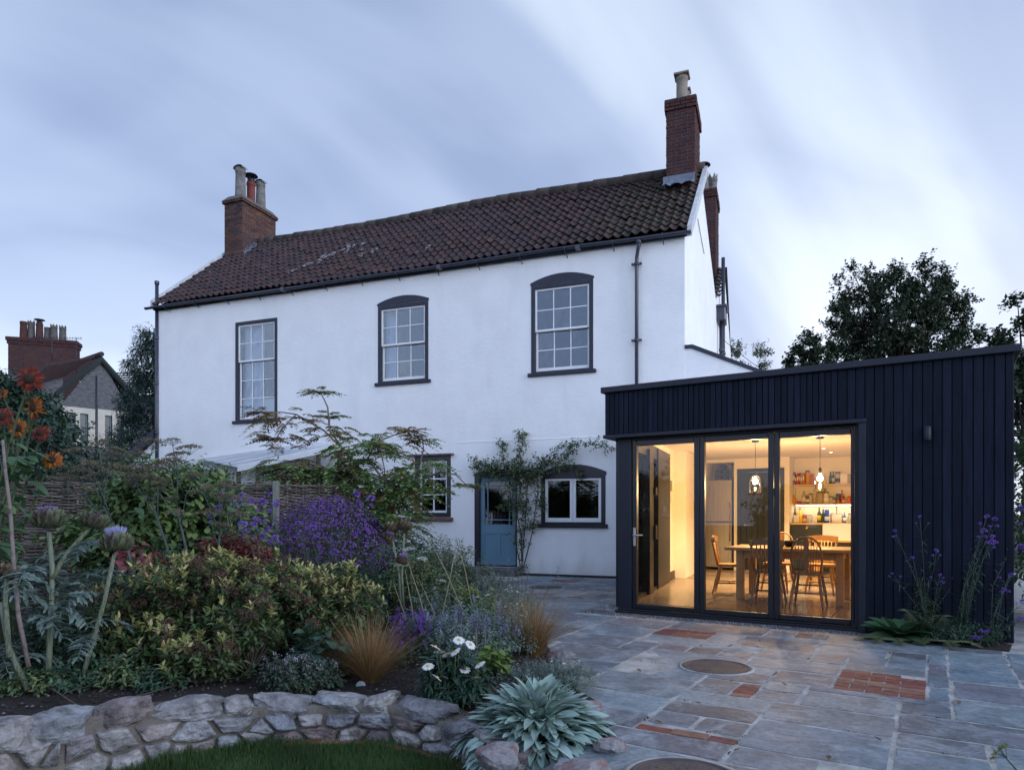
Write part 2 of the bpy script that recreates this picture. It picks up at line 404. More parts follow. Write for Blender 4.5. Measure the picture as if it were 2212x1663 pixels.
def big_window(r, arch, rows, split, label, curtains):
    x0, x1, z0, z1 = r
    root = MB(); fr = MB(); w = .085
    frame_rect(fr, x0-.005, x1+.005, z0, z1, w, -.012, .075, .006, .03)
    if arch:                                     # segmental head board above the frame
        n = 12; pts = []
        for i in range(n+1):
            t = i/n; x = x0-.02+(x1-x0+.04)*t; pts.append((x, -.014, z1+.055+arch*(1-(2*t-1)**2)))
        fr.prism([(x0-.02, -.014, z1+.006)] + pts + [(x1+.02, -.014, z1+.006)], (0, .05, 0))
    wo = fr.build('window', DARKP, house, label=label)
    sl = MB(); sl.bbox(x0-.07, x1+.07, -.06, .07, z0-.075, z0-.003, .008); sl.build('sill', DARKP, wo)
    zm = z0 + (z1-z0)*split; s1 = MB(); s2 = MB()
    a, b = x0+w-.012, x1-w+.012
    sash(s1, a, b, zm-.02, z1-w+.01, 3, rows[0], .012); s1.build('upper_sash', WHITEP, wo)
    sash(s2, a+.008, b-.008, z0+.032, zm+.02, 3, rows[1], .056, bot=.075); s2.build('lower_sash', WHITEP, wo)
    g = MB(); rw = R_(int(x0*100))          # old hand-made panes, each a little out of true
    for (za, zb_, nr, yy) in ((zm+.01, z1-w-.02, rows[0], .032), (z0+.08, zm-.01, rows[1], .076)):
        for i in range(3):
            for j in range(nr):
                xa, xb = a+.03+(b-a-.06)*i/3, a+.03+(b-a-.06)*(i+1)/3; c0, c1 = za+(zb_-za)*j/nr, za+(zb_-za)*(j+1)/nr; t1, t2 = rw.normal(0, .0035, 2)
                g.add([(xa, yy-t1-t2, c0), (xb, yy+t1-t2, c0), (xb, yy+t1+t2, c1), (xa, yy-t1+t2, c1)], [(0, 1, 2, 3)])
    g.build('pane', GLS, wo)
    c = MB()
    for side, wd in curtains:                    # gathered cloth just inside
        xa = x0+.06 if side == 'l' else x1-.06-wd; m = 26; V = []
        for i in range(m):
            t = i/(m-1); V.append((xa+wd*t, .26+.03*math.sin(t*wd*60)))
        v = [(x, y, z0-.1) for x, y in V] + [(x, y, z1) for x, y in V]
        c.add(v, [(i, i+1, m+i+1, m+i) for i in range(m-1)], 0, True)
    if curtains: c.build('curtain', CURT, wo)
    return wo
big_window(wR, .145, (2, 2), .48, 'right upper sash window under a curved dark head', [])
big_window(wM, .13, (2, 2), .485, 'middle upper sash window under a curved dark head', [('l', .28)])
wo = big_window(wL, 0, (2, 3), .60, 'tall left sash window with curtains and a flat head', [('l', .62)])
b = MB(); x0, x1, z0, z1 = wL; b.box(x0+.12, x1-.1, .16, .18, z0+.05, z0+.53); b.build('frosted_panel', mat('net_white', (.70, .73, .78), rough=.9), wo)
# ground floor casement, dark arch
x0, x1, z0, z1 = wC; fr = MB()
frame_rect(fr, x0-.01, x1+.01, z0, z1, .09, -.012, .06, .006, .03)
n = 14; pts = [(x0-.03+(x1-x0+.06)*i/n, -.014, z1+.04+.16*(1-(2*i/n-1)**2)) for i in range(n+1)]
fr.prism([(x0-.03, -.014, z1-.03)] + pts + [(x1+.03, -.014, z1-.03)], (0, .06, 0))
wo = fr.build('window', BLACKP, house, label='ground floor window with two white casements in a black arched frame')
s = MB(); s.bbox(x0-.09, x1+.06, -.07, .06, z0-.08, z0-.002, .01); s.build('sill', BLACKP, wo)
xm = (x0+x1)/2
for a, bb in ((x0+.075, xm-.002), (xm+.002, x1-.075)):
    s = MB(); frame_rect(s, a, bb, z0+.03, z1-.07, .062, .0, .045, .006, .09); s.build('casement', WHITEP, wo)
    g = MB(); g.box(a+.05, bb-.05, .02, .024, z0+.1, z1-.12); g.build('pane', GLD, wo)
# window behind the shrub
x0, x1, z0, z1 = wB; fr = MB(); frame_rect(fr, x0, x1, z0, z1, .10, -.005, .06, .005)
wo = fr.build('window', BLACKP, house, label='small dark framed window behind the tall shrub, with a slate drip ledge')
s = MB(); sash(s, x0+.10, x1-.10, z0+.10, z1-.10, 2, 3, .05, .05, .03); s.build('sash', WHITEP, wo)
g = MB(); g.box(x0+.1, x1-.1, .068, .072, z0+.1, z1-.1); g.build('pane', GLD, wo)
s = MB(); s.bbox(x0-.15, x1+.08, -.11, .03, z1+.005, z1+.045, .008); s.build('drip_ledge', mat('slate', [(.10, .09, .10), (.17, .15, .15)], rough=.7, scale=8), wo)
s = MB(); s.bbox(x0-.05, x1+.06, -.09, .06, z0-.075, z0-.003, .008); s.build('sill', mat('tile_sill', [(.12, .06, .05), (.20, .10, .08)], rough=.8, scale=9), wo)
# blue door
BLUE = mat('blue_door_paint', [(.105, .205, .285), (.12, .23, .31)], rough=.42, scale=4, spec=.5)
x0, x1, z0, z1 = dr; fr = MB()
fr.box(x0, x0+.115, -.004, .16, z0, z1); fr.box(x1-.03, x1, -.004, .16, z0, z1); fr.box(x0+.115, x1-.03, -.002, .16, z1-.05, z1)
n = 10; pts = [(x0-.02+(x1-x0+.04)*i/n, -.012, z1+.02+.09*(1-(2*i/n-1)**2)) for i in range(n+1)]
fr.prism([(x0-.02, -.012, z1+.002)] + pts + [(x1+.02, -.012, z1+.002)], (0, .05, 0))
do = fr.build('door', BLACKP, house, label='pale blue half glazed cottage door in a black arched frame')
a, b, c, d = x0+.115, x1-.03, z0+.03, z1-.05; h = d-c; zg = c+h*.46; lf = MB()
lf.bbox(a, a+.10, .06, .105, c, d, .004); lf.bbox(b-.10, b, .06, .105, c, d, .004); lf.bbox(a+.1, b-.1, .06, .105, d-.11, d, .004)
lf.bbox(a+.1, b-.1, .06, .105, zg-.2, zg, .004); lf.bbox(a+.1, b-.1, .06, .105, c, c+.2, .004); lf.box(a+.1, b-.1, .075, .1, c+.2, zg-.2)
lf.bbox((a+b)/2-.05, (a+b)/2+.05, .062, .1, c+.2, zg-.2, .004); lf.bbox(a, b, .035, .06, c+.0, c+.07, .01)
for xx in (a+.17, b-.17): lf.box(xx-.011, xx+.011, .067, .1, zg, d-.11)
for z in (zg+.1, d-.2): lf.box(a+.1, b-.1, .069, .098, z-.011, z+.011)
lf.build('door_leaf', BLUE, do); g = MB(); g.box(a+.1, b-.1, .082, .086, zg, d-.11); g.build('pane', glass('door_glass', (.5, .42, .36), .7, base=.05), do)
hd = MB(); hd.lathe([(.018, 0), (.03, .015), (.03, .045), (.012, .06)], (0, 0, 0), 10, M=Matrix.Translation((b-.05, .06, c+1.0)) @ Matrix.Rotation(math.radians(90), 4, 'X')); hd.build('door_knob', mat('brass', (.5, .38, .15), rough=.3, metal=1.), do)
s = MB(); s.bbox(x0-.2, x1+.12, -.42, .02, .0, z0-.004, .02); s.build('doorstep', mat('step_stone', [(.08, .08, .085), (.14, .135, .13)], rough=.85, scale=9, bump=.4), do)

# --- roof of real pantiles
TILE = mat('pantile', [(.036, .024, .027), (.050, .030, .032), (.042, .029, .034), (.075, .037, .034), (.044, .028, .031)], rough=.75, scale=14, island=True, bump=.5, bscale=45, noise_amt=.9)
t_ = TILE.node_tree; b_ = [n for n in t_.nodes if n.type == 'BSDF_PRINCIPLED'][0]; src = b_.inputs['Base Color'].links[0].from_socket
tc_ = [n for n in t_.nodes if n.type == 'TEX_COORD'][0]; sp = N(t_, 'ShaderNodeSeparateXYZ'); t_.links.new(tc_.outputs['Object'], sp.inputs[0])
nz = N(t_, 'ShaderNodeTexNoise'); nz.inputs['Scale'].default_value = 9; nz.inputs['Detail'].default_value = 4; t_.links.new(tc_.outputs['Object'], nz.inputs[0])
moss = vmath(t_, 'MULTIPLY', ramp(t_, sp.outputs[0], [(0, 0.), (1, 0.)]), 0)
mr = N(t_, 'ShaderNodeMapRange'); mr.inputs[1].default_value = LEN-2.6; mr.inputs[2].default_value = LEN-.6; t_.links.new(sp.outputs[0], mr.inputs[0])
mf = vmath(t_, 'MULTIPLY', mr.outputs[0], ramp(t_, nz.outputs['Fac'], [(.48, 0.), (.62, .75)]))
c1 = mixc(t_, mf, src, (.05, .062, .018))
mrl = N(t_, 'ShaderNodeTexNoise'); mrl.inputs['Scale'].default_value = 3.2; mrl.inputs['Detail'].default_value = 8; t_.links.new(tc_.outputs['Object'], mrl.inputs[0])
c1 = mixc(t_, ramp(t_, mrl.outputs['Fac'], [(.68, 0.), (.8, .15)]), c1, (.09, .09, .10)); t_.links.new(c1, b_.inputs['Base Color'])
rng = R_(5); mb = MB(); NCOL = 74; NROW = 14; prof = [(0, .0), (.12, .045), (.24, .06), (.36, .045), (.5, .0), (.66, -.022), (.84, -.022), (1.04, .006)]
def roofpt(cx_, cy_):      # cx across 0..1, cy up the slope 0..1 (front slope)
    e = np.array([-.06 + (LEN+.12)*cx_, -.13, EAVE - .03 + .06*math.sin(cx_*9)*.3]); r = np.array([-.06 + (LEN+SK*RT+.12)*cx_, LT + (RT-LT)*cx_, LH + (RH-LH)*cx_ + .035*math.sin(cx_*11+1)])
    return e + (r-e)*cy_
for i in range(NROW):
    for j in range(NCOL):
        a0, a1 = j/NCOL, (j+1)/NCOL; y0, y1 = i/NROW, min(1.0, (i+1.18)/NROW)
        n_ = np.array([0, -.66, .75]); jit = rng.normal(0, .006); V = []; q = rng.normal(0, .0015); tl = rng.normal(0, .006)
        for yy, lift in ((y0 + q, .052), (y1, .012)):
            for t, h in prof:
                p = roofpt(min(1, a0+(a1-a0)*t), yy); V.append(p + n_*(h*.72+lift+jit+tl*t))
        k = len(prof); V += [v_ - n_*.016 for v_ in V[:k]]
        mb.add(V, np.array([(m, m+1, k+m+1, k+m) for m in range(k-1)] + [(2*k+m, 2*k+m+1, m+1, m) for m in range(k-1)]), 0, False)
# back slope as courses
for i in range(10):
    y0, y1 = i/10, (i+1.1)/10
    def bp(cx_, t): 
        e = np.array([(LEN+SK*BT)*cx_, 6.1-(6.1-BT)*cx_, 6.8]); r = np.array([(LEN+SK*RT)*cx_, LT+(RT-LT)*cx_, LH+(RH-LH)*cx_]); return e+(r-e)*min(1, t)
    mb.add([bp(0, y0)+[0, 0, .07], bp(1, y0)+[0, 0, .07], bp(1, y1)+[0, 0, .02], bp(0, y1)+[0, 0, .02]], [(3, 2, 1, 0)])
roof = mb.build('roof', TILE, house)
mb = MB(); V0 = [roofpt(c, 0) for c in (0, 1)]; 
D_ = np.array([0, .05, -.11]); mb.add([roofpt(0, 0)+D_, roofpt(1, 0)+D_, roofpt(1, 1)+D_, roofpt(0, 1)+D_], [(0, 1, 2, 3)])
mb.build('roof_underlay', BLACKP, house)
mb = MB()
for j in range(38):
    p = roofpt(j/38, 1) + [0, 0, .05]; q = roofpt((j+1.06)/38, 1) + [0, 0, .05]; m = rng.normal(0, .006)
    pts = np.array([p, q]); pts[:, 2] += m; mb.tube(pts, [.135, .125], 10, 0, True)
mb.build('ridge_tiles', mat('ridge_tile', [(.04, .035, .035), (.07, .05, .045), (.085, .07, .06)], rough=.9, island=True, scale=18, bump=.5), roof)
# lichen patches lying on the tiles
mb = MB(); r2 = R_(77)
for (uu, vv) in [(674, 583), (684, 576), (694, 569), (703, 562), (712, 555), (722, 549), (733, 543), (745, 538), (700, 572), (716, 560), (760, 534), (690, 560), (790, 560), (770, 548), (741, 551), (727, 538), (812, 548), (940, 545), (660, 592)]:
    for _ in range(8):
        cxx = (uu - 600)/ (1480-600)
        a = hx(uu, 700, .9)/LEN + r2.normal(0, .0030); hgt = None
        # solve the height up the slope by matching the row in the photo
        best = min(np.linspace(.02, .98, 60), key=lambda tt: abs((lambda w: HZ - (w[2]-EYE)*FL/w[1] - vv)(np.append(HF.w(*roofpt(a, tt)[:2])[:2], roofpt(a, tt)[2]))))
        best += r2.normal(0, .018); aa = a
        p = roofpt(aa, best) + np.array([0, -.66, .75])*.104; k = 7; rr = abs(r2.normal(.014, .010)) + .007
        ring = [p + np.array([math.cos(th)*rr*1.1*r2.uniform(.6, 1.3), math.sin(th)*rr*.75*1.2, math.sin(th)*rr*.66*1.2]) for th in np.arange(k)*2*math.pi/k]
        mb.prism(ring, np.array([0, -.66, .75])*.004)
mb.build('lichen', mat('lichen', [(.15, .15, .16), (.30, .30, .31)], rough=.95, scale=30), roof, kind='stuff')
# white mortar verges on both gables
for x0_, cy in ((-.075, 0), (LEN+.062, 1)):
    mb = MB()
    a, b = roofpt(cy, 0)+[0, 0, .09 if cy == 0 else 0], roofpt(cy, 1)+[0, 0, .09 if cy == 0 else 0]; d = 1 if cy else -1
    w = .09
    mb.add([a+[0, 0, .07], b+[0, 0, .07], b+[0, 0, -.14], a+[0, 0, -.14], a+[d*w, 0, .07], b+[d*w, 0, .07], b+[d*w, 0, -.14], a+[d*w, 0, -.14]],
           [(0, 1, 2, 3), (7, 6, 5, 4), (0, 4, 5, 1), (2, 6, 7, 3), (0, 3, 7, 4), (1, 5, 6, 2)])
    mb.build('verge', mat('verge_mortar', [(.45, .46, .48), (.62, .63, .65)], rough=.9, scale=8), house)

# --- gutter and pipes
mb = MB(); n = 40; hw = .05
pts = []
for i in range(n+1):
    x = -.28 + (LEN+.42)*i/n; zc = EAVE - .065 + .01*math.sin(x*1.3) - .012*math.sin(x*.5)
    ring = [(x, -.17 + hw*math.cos(a), zc + hw*math.sin(a)) for a in np.linspace(math.pi, 2*math.pi, 7)] + [(x, -.17+(hw-.01)*math.cos(a), zc + .006+(hw-.01)*math.sin(a)) for a in np.linspace(2*math.pi, math.pi, 7)]
    pts.append(ring)
V = [p for r in pts for p in r]; k = 14
mb.add(V, np.array([(i*k+j, (i+1)*k+j, (i+1)*k+(j+1) % k, i*k+(j+1) % k) for i in range(n) for j in range(k)]), 0, True)
mb.add([V[j] for j in range(k)], [tuple(range(k))]); mb.add([V[n*k+j] for j in range(k)], [tuple(range(k))[::-1]])
mb.box(-.1, LEN+.05, -.10, -.02, EAVE-.12, EAVE-.02)      # fascia behind it
for i in range(14):
    x = .4 + (LEN-.8)*i/13; mb.tube([(x, -.235, EAVE-.06), (x, -.2, EAVE-.125), (x, -.15, EAVE-.14), (x, -.06, EAVE-.15), (x, -.0, EAVE-.21)], .009, 5)
for i in (4, 8, 11): x = LEN*i/13; mb.box(x-.05, x+.05, -.24, -.10, EAVE-.135, EAVE-.055)
mb.build('gutter', PIPE, house)
def clamp(mb, x, y, z):
    mb.lathe([(.052, -.03), (.058, -.015), (.058, .015), (.052, .03)], (x, y, z), 12); mb.box(x-.10, x+.10, y-.01, y+.03, z-.016, z+.016)
    for s_ in (-1, 1): mb.lathe([(.014, -.02), (.018, 0), (.014, .02)], (x+s_*.088, y-.02, z), 8)
mb = MB(); x = hx(1383, 700)
mb.tube([(x, -.17, EAVE-.11), (x, -.17, EAVE-.22), (x-.02, -.15, EAVE-.30), (x-.05, -.10, EAVE-.42), (x-.055, -.085, EAVE-.52), (x-.055, -.085, .2)], [.05, .04, .036, .036, .036, .036], 12)
mb.lathe([(.055, 0), (.055, .07), (.04, .09)], (x, -.17, EAVE-.2), 12)
clamp(mb, x-.055, -.085, EAVE-.55); clamp(mb, x-.055, -.085, HF.hit(1382, 737)[1])
mb.build('downpipe', PIPE, house, label='dark downpipe between the right window and the corner')
mb = MB(); xx = -.045
mb.tube([(xx, -.02, .3), (xx, -.02, EAVE+.62)], .045, 10); mb.lathe([(.045, 0), (.06, .015), (.06, .09), (.052, .1)], (xx, -.02, EAVE+.56), 12)
for z in (2.1, 3.4, 4.7, 5.9): mb.lathe([(.045, 0), (.056, .01), (.056, .07), (.045, .08)], (xx, -.02, z), 12)
mb.build('vent_pipe', PIPE, house, label='dark vent pipe up the left corner of the white house')

# --- chimneys with real bricks
def bricks(mb, x0, x1, y0, y1, z0, z1, rng, h=.075, L=.225, proj=.0, j=.004):
    nz_ = max(1, round((z1-z0)/h)); h = (z1-z0)/nz_; g = .011
    for i in range(nz_):
        za, zb = z0+i*h+g/2, z0+(i+1)*h-g/2
        for ax, (a, b), (c, d) in ((0, (x0, x1), (y0, y1)), (1, (y0, y1), (x0, x1))):
            p = a - (.5*L if (i+ax) % 2 else 0)
            while p < b - .02:
                q = min(p+L, b); pa = max(p, a)
                if q - pa > .03:
                    for side in (0, 1):
                        o = rng.uniform(-j, j); w0, w1 = (c-proj-o, c+.09) if side == 0 else (d-.09, d+proj+o)
                        if ax == 0: mb.bbox(pa+g/2, q-g/2, w0, w1, za, zb, .006)
                        else: mb.bbox(w0-(.002 if side == 0 else -.002)*0, w1, pa+g/2+.002, q-g/2-.002, za, zb, .006)
                p += L
def chimney(x0, x1, y0, y1, zb, zt, label, material, seed, cap):
    r = R_(seed); mb = MB(); bricks(mb, x0, x1, y0, y1, zb, zt, r)
    o = mb.build('chimney', material, house, label=label)
    m = MB(); m.box(x0+.012, x1-.012, y0+.012, y1-.012, zb-.3, zt); m.build('mortar', MORTAR, o)
    m = MB()
    if cap == 'flaunch':
        bricks(m, x0-.05, x1+.05, y0-.05, y1+.05, zt, zt+.075, r); c = MB(); 
        c.add([(x0-.06, y0-.06, zt+.078), (x1+.06, y0-.06, zt+.078), (x1+.06, y1+.06, zt+.078), (x0-.06, y1+.06, zt+.078), (x0+.08, y0+.08, zt+.25), (x1-.08, y0+.08, zt+.25), (x1-.08, y1-.08, zt+.25), (x0+.08, y1-.08, zt+.25)],
              [(3, 2, 1, 0), (0, 1, 5, 4), (1, 2, 6, 5), (2, 3, 7, 6), (3, 0, 4, 7), (4, 5, 6, 7)]); c.build('flaunching', mat('old_mortar', [(.07, .065, .06), (.14, .125, .11)], rough=.95, scale=14, bump=.5), o)
    else:
        bricks(m, x0-.035, x1+.035, y0-.035, y1+.035, zt, zt+.225, r); c = MB(); c.bbox(x0-.03, x1+.03, y0-.03, y1+.03, zt+.227, zt+.25, .01); c.build('flaunching', MORTAR, o)
    m.build('cornice', material, o); return o
def pot(parent, x, y, z, h, r0, r1, material, top, label=None):
    mb = MB(); pr = [(r0*1.05, 0), (r0, .04)] + [(r0+(r1-r0)*t, h*t) for t in (.1, .3, .5, .7, .86)] + [(r1*1.12, h*.88), (r1*1.15, h*.92), (r1, h*.94), (r1*1.1, h*.97), (r1*1.1, h), (r1*.85, h), (r1*.8, h*.8)]
    mb.lathe(pr, (x, y, z), 18)
    if top == 'hood':       # half round clay cover
        n = 9; V = []
        for e in (-.7, .7):
            V += [(x+math.cos(a)*r1*1.25, y+e*r1*1.3, z+h+math.sin(a)*r1*.55) for a in np.linspace(0, math.pi, n)]
        mb.add(V, [(i, i+1, n+i+1, n+i) for i in range(n-1)]); mb.add([(a, b, c-.03) for a, b, c in V], [(n+i, n+i+1, i+1, i) for i in range(n-1)])
    elif top == 'slab': mb.bbox(x-r1*1.35, x+r1*1.35, y-r1*1.35, y+r1*1.35, z+h, z+h+.045, .008)
    elif top == 'crown':
        for k in range(6):
            a = k*math.pi/3; mb.prism([(x+math.cos(a-.35)*r1*1.1, y+math.sin(a-.35)*r1*1.1, z+h), (x+math.cos(a+.35)*r1*1.1, y+math.sin(a+.35)*r1*1.1, z+h), (x+math.cos(a)*r1*1.1, y+math.sin(a)*r1*1.1, z+h+.13)], (-math.cos(a)*.03, -math.sin(a)*.03, 0))
    o = mb.build('chimney_pot', material, parent, label=label)
    if top == 'cowl':
        c = MB(); c.lathe([(r1*.9, 0), (r1*.9, .12), (r1*.8, .12)], (x, y, z+h), 14); c.lathe([(r1*1.7, .2), (r1*1.5, .235), (.02, .26)], (x, y, z+h), 18)
        for k in range(4): a = k*math.pi/2+.4; c.box(x+math.cos(a)*r1*.85-.008, x+math.cos(a)*r1*.85+.008, y+math.sin(a)*r1*.85-.008, y+math.sin(a)*r1*.85+.008, z+h+.1, z+h+.21)
        c.build('cowl', BLACKP, o)
    return o
POTG = mat('grey_pot', [(.09, .09, .09), (.16, .155, .15), (.22, .21, .19)], rough=.9, scale=7, bump=.3)
POTR = mat('red_pot', [(.13, .03, .025), (.18, .045, .03)], rough=.8, scale=7)
POTC = mat('cream_pot', [(.20, .17, .14), (.28, .24, .20)], rough=.85, scale=7)
c1 = chimney(.03, .70, 2.28, 3.73, 8.35, 10.42, 'old weathered brick chimney at the left gable with three pots', BRICK, 11, 'flaunch')
pot(c1, .34, 2.60, 10.62, .95, .155, .135, POTG, 'hood'); pot(c1, .36, 3.02, 10.62, .72, .12, .12, POTR, 'cowl', 'red terracotta pot with a black cowl'); pot(c1, .36, 3.44, 10.58, .95, .155, .125, POTG, 'hood')
c2 = chimney(LEN-.56, LEN+.05, 1.45, 2.55, 8.0, 10.0, 'tall red brick chimney at the right gable with cream pots', BRICKR, 12, 'slab')
pot(c2, LEN-.26, 1.78, 10.24, .64, .125, .12, POTC, 'slab'); pot(c2, LEN-.22, 2.12, 10.24, .50, .09, .085, POTC, 'slab'); pot(c2, LEN-.18, 2.42, 10.24, .25, .07, .07, BLACKP, 'cowl')
# lead flashings
def flashing(xa, xb, yf, zc, lab, pr):
    m = MB(); n_ = 8
    top = [(xa+(xb-xa)*i/n_, yf-.012, zc+.17) for i in range(n_+1)]
    bot = [(xa+(xb-xa)*i/n_, yf-.19-.02*(i % 2), zc-.10+.03*math.sin(i*2.2)) for i in range(n_+1)]
    k = n_+1; V = top + [(x, yf-.014, zc+.02) for x, _, _ in top] + bot
    m.add(V, [(i+k, i+k+1, i+1, i) for i in range(n_)] + [(i+2*k, i+2*k+1, i+k+1, i+k) for i in range(n_)])
    m.build('flashing', LEAD, pr)
flashing(LEN-.62, LEN+.05, 1.44, 8.42, '', c2)
m = MB()
for i in range(9):          # stepped soakers up the side of each chimney
    y = 1.45+.09*i; z = roofpt(.955, (y+.13)/(RT+.13))[2]; m.box(LEN-.60, LEN-.565, y, y+.10, z+.02, z+.2)
m.build('flashing', LEAD, c2)
m = MB()
for i in range(9):
    y = 2.28+.085*i; z = roofpt(.05, (y+.13)/(LT+.13))[2]; m.prism([(.712, y-.05, z-.05), (.712, y+.09, z+.0), (.712, y+.04, z+.26)], (.016, 0, 0))
    m.add([(.73, y-.05, z+.07), (.88, y-.05, z+.06), (.88, y+.06, z+.15), (.73, y+.06, z+.18)], [(0, 1, 2, 3)])
m.build('flashing', LEAD, c1)

# --- low wings on either side and the rear range
m = MB(); xa, za = LEN, HF.hit(1484, 753)[1]; xb, zb = HF.hit(1607, 806); xb2, zb2 = xb+1.2, zb-.45
m.prism([(xa+.002, .012, 2.97), (xb2, .012, 2.97), (xb2, .012, zb2), (xa+.12, .012, za), (xa+.002, .012, za)], (0, .22, 0)); lw = m.build('side_wall', WALLM, house)
m = MB(); m.prism([(xa+.001, -.02, za), (xa+.13, -.02, za), (xb2, -.02, zb2), (xb2, -.02, zb2+.07), (xa+.15, -.02, za+.07), (xa+.001, -.02, za+.07)], (0, .3, 0)); m.build('coping', DARKP, lw)
m = MB(); xa, za = 0, HF.hit(340, 950)[1]; xb, zb = HF.hit(245, 1032)
m.prism([(xb, .02, -.1), (xa-.1, .02, -.1), (xa-.1, .02, za), (xb, .02, zb)], (0, 3., 0)); lw = m.build('side_lean_to', WALLM, house)
m = MB(); m.prism([(xb-.25, -.1, zb-.12), (xa-.095, -.1, za+.04), (xa-.095, -.1, za+.26), (xb-.25, -.1, zb+.1)], (0, 3.2, 0)); m.build('lean_to_roof', DARKP, lw)
m = MB(); x0 = LEN-4; f = lambda t: LEN+SK*t
m.add([(f(5.), 5., -.1), (f(8.9), 8.9, -.1), (f(8.9), 8.9, 6.3), (f(7.), 7., 8.3), (f(5.), 5., 6.9)], [(0, 1, 2, 3, 4)]); m.add([(x0, 8.9, -.1), (f(8.9), 8.9, -.1), (f(8.9), 8.9, 6.3), (x0, 8.9, 6.3)], [(3, 2, 1, 0)])
m.add([(x0, 5, 6.9), (x0, 8.9, -.1), (x0, 8.9, 6.3), (x0, 7, 8.3)], [(3, 2, 1, 0)]); rr = m.build('rear_wall', WALLM, house)
m = MB()
for i in range(8):
    a, b = i/8, (i+1.2)/8
    for j in range(20):
        p = lambda c, t, e0=np.array([0, 5., 6.93]), e1=np.array([0, 7., 8.38]): np.array([x0+(f(6)-x0+.08)*c, 0, 0]) + e0+(e1-e0)*min(t, 1)
        V = []
        for t, lf in ((a, .06), (b, .01)):
            for q in (0, .25, .5, .75, 1): V.append(p((j+q)/20, t)+[0, 0, lf+.035*math.sin(q*2*math.pi)])
        m.add(V, [(k, k+1, 6+k, 5+k) for k in range(4)])
m.add([(x0, 9.1, 6.2), (f(9), 9.1, 6.2), (f(7)+.08, 7, 8.4), (x0, 7, 8.4)], [(0, 1, 2, 3)])
m.build('rear_roof', TILE, house)
c3 = chimney(LEN-.42, LEN+.13, 6.35, 7.5, 7.9, 10.2, 'red brick chimney on the rear range behind the right gable', BRICKR, 13, 'slab')
pot(c3, LEN-.22, 6.65, 10.44, .62, .14, .11, POTG, 'cowl'); pot(c3, LEN-.02, 7.1, 10.44, .6, .13, .13, POTG, 'crown')
m = MB()
for t, zt in ((5.35, 6.4), (5.8, 8.25)):
    m.tube([(f(t)+.1, t, 1), (f(t)+.1, t, zt)], .05, 10)
    for z in (3, 4.4, 5.6): m.lathe([(.05, 0), (.065, .01), (.065, .08), (.05, .09)], (f(t)+.1, t, z), 10)
m.bbox(f(5.3)-.02, f(5.3)+.22, 5.1, 5.75, 6.38, 6.75, .02); m.bbox(f(5.3)-.05, f(5.3)+.26, 5.05, 5.8, 6.72, 6.78, .01)
m.build('hopper_and_pipes', PIPE, house)
m = MB(); m.tube([HF.hit(1519, 545)[0:1] and (f(1.6)+.02, 1.6, 7.65), (f(2.6)+.02, 2.6, 7.25)], .008, 5); m.build('conduit', PIPE, house)

# --- lean-to glazed roof against the house
m = MB()
def hp(u, v, y): x, z = HF.hit(u, v, y); return np.array([x, y, z])
A, B, C, D = hp(432, 993, -.02), hp(688, 957, -.02), hp(735, 962, -1.5), hp(514, 1010, -1.5)
def rp(a, b): return (A*(1-a)+B*a)*(1-b) + (D*(1-a)+C*a)*b
root = empty('glazed_porch', (*HL, 0), HF.a, label='low glazed lean-to with translucent ribbed roof against the white wall', cat='lean-to')
m.prism([rp(0, 0), rp(1, 0), rp(1, 1), rp(0, 1)], (0, 0, .012)); m.build('roof_sheet', mat('polycarbonate', [(.30, .34, .38), (.42, .46, .50)], rough=.3, scale=3, spec=.6), root)
m = MB()
for b in (.02, .28, .52, .76, .98):
    p, q = rp(0, b), rp(1, b); m.prism([p+[0, -.02, .013], p+[0, .02, .013], q+[0, .02, .013], q+[0, -.02, .013]], (0, 0, .03))
m.prism([D+[0, -.02, -.09], C+[0, -.02, -.09], C+[0, -.02, .02], D+[0, -.02, .02]], (0, .018, 0)); m.build('glazing_bars', WHITEP, root)
m = MB()
for a in np.linspace(.02, 1, 6):
    p = rp(a, .97); m.box(p[0]-.04, p[0]+.04, p[1]-.03, p[1]+.03, 0, p[2]-.1)
for z in (.9, 1.9): m.box(D[0]+.05, C[0]-.04, -1.47, -1.42, z, z+.07)
m.build('timber_frame', mat('weathered_timber', [(.05, .04, .035), (.10, .08, .065)], rough=.85, scale=10, stretch=(8, 8, 1)), root)
m = MB(); m.box(D[0]+.05, C[0]-.04, -1.40, -1.39, .3, 2.); m.build('pane', GLD, root)
# ------------------------------------------------------------------ black timber extension
EF = Frame(1.417, 9.045, math.atan2(-.5242, .8516))
ext = empty('kitchen_extension', (1.417, 9.045, 0), EF.a, label='single storey kitchen extension clad in black vertical boards with lit glazed doors', cat='extension')
CLAD = mat('black_cladding', [(.0048, .0072, .0165), (.0080, .0112, .0255), (.0120, .0165, .0340), (.0058, .0084, .0190), (.0095, .0128, .0275)], rough=.75, scale=5, island=True, bump=.5, bscale=22, stretch=(5, 5, .5), noise_amt=1.3, spec=.22, bdist=.006)
TRIM = mat('dark_trim', [(.009, .011, .021), (.013, .016, .029)], rough=.5, scale=4, spec=.4)
FRM = mat('black_aluminium', [(.010, .011, .016)], rough=.35, spec=.5)
XL, XR, YF, ZB, ZC, ZT = -.133, 4.217, -.15, 2.318, 2.885, 2.96
FLZ, CEIL = .06, 2.52
rng = R_(3); mb = MB()
OX0, OX1 = .055, 2.85
x = XL
mb.box(XL+.004, XR-.004, YF+.028, YF+.10, ZB+.01, ZC)          # backing
mb.box(OX1+.03, XR-.004, YF+.028, YF+.10, .035, ZB)
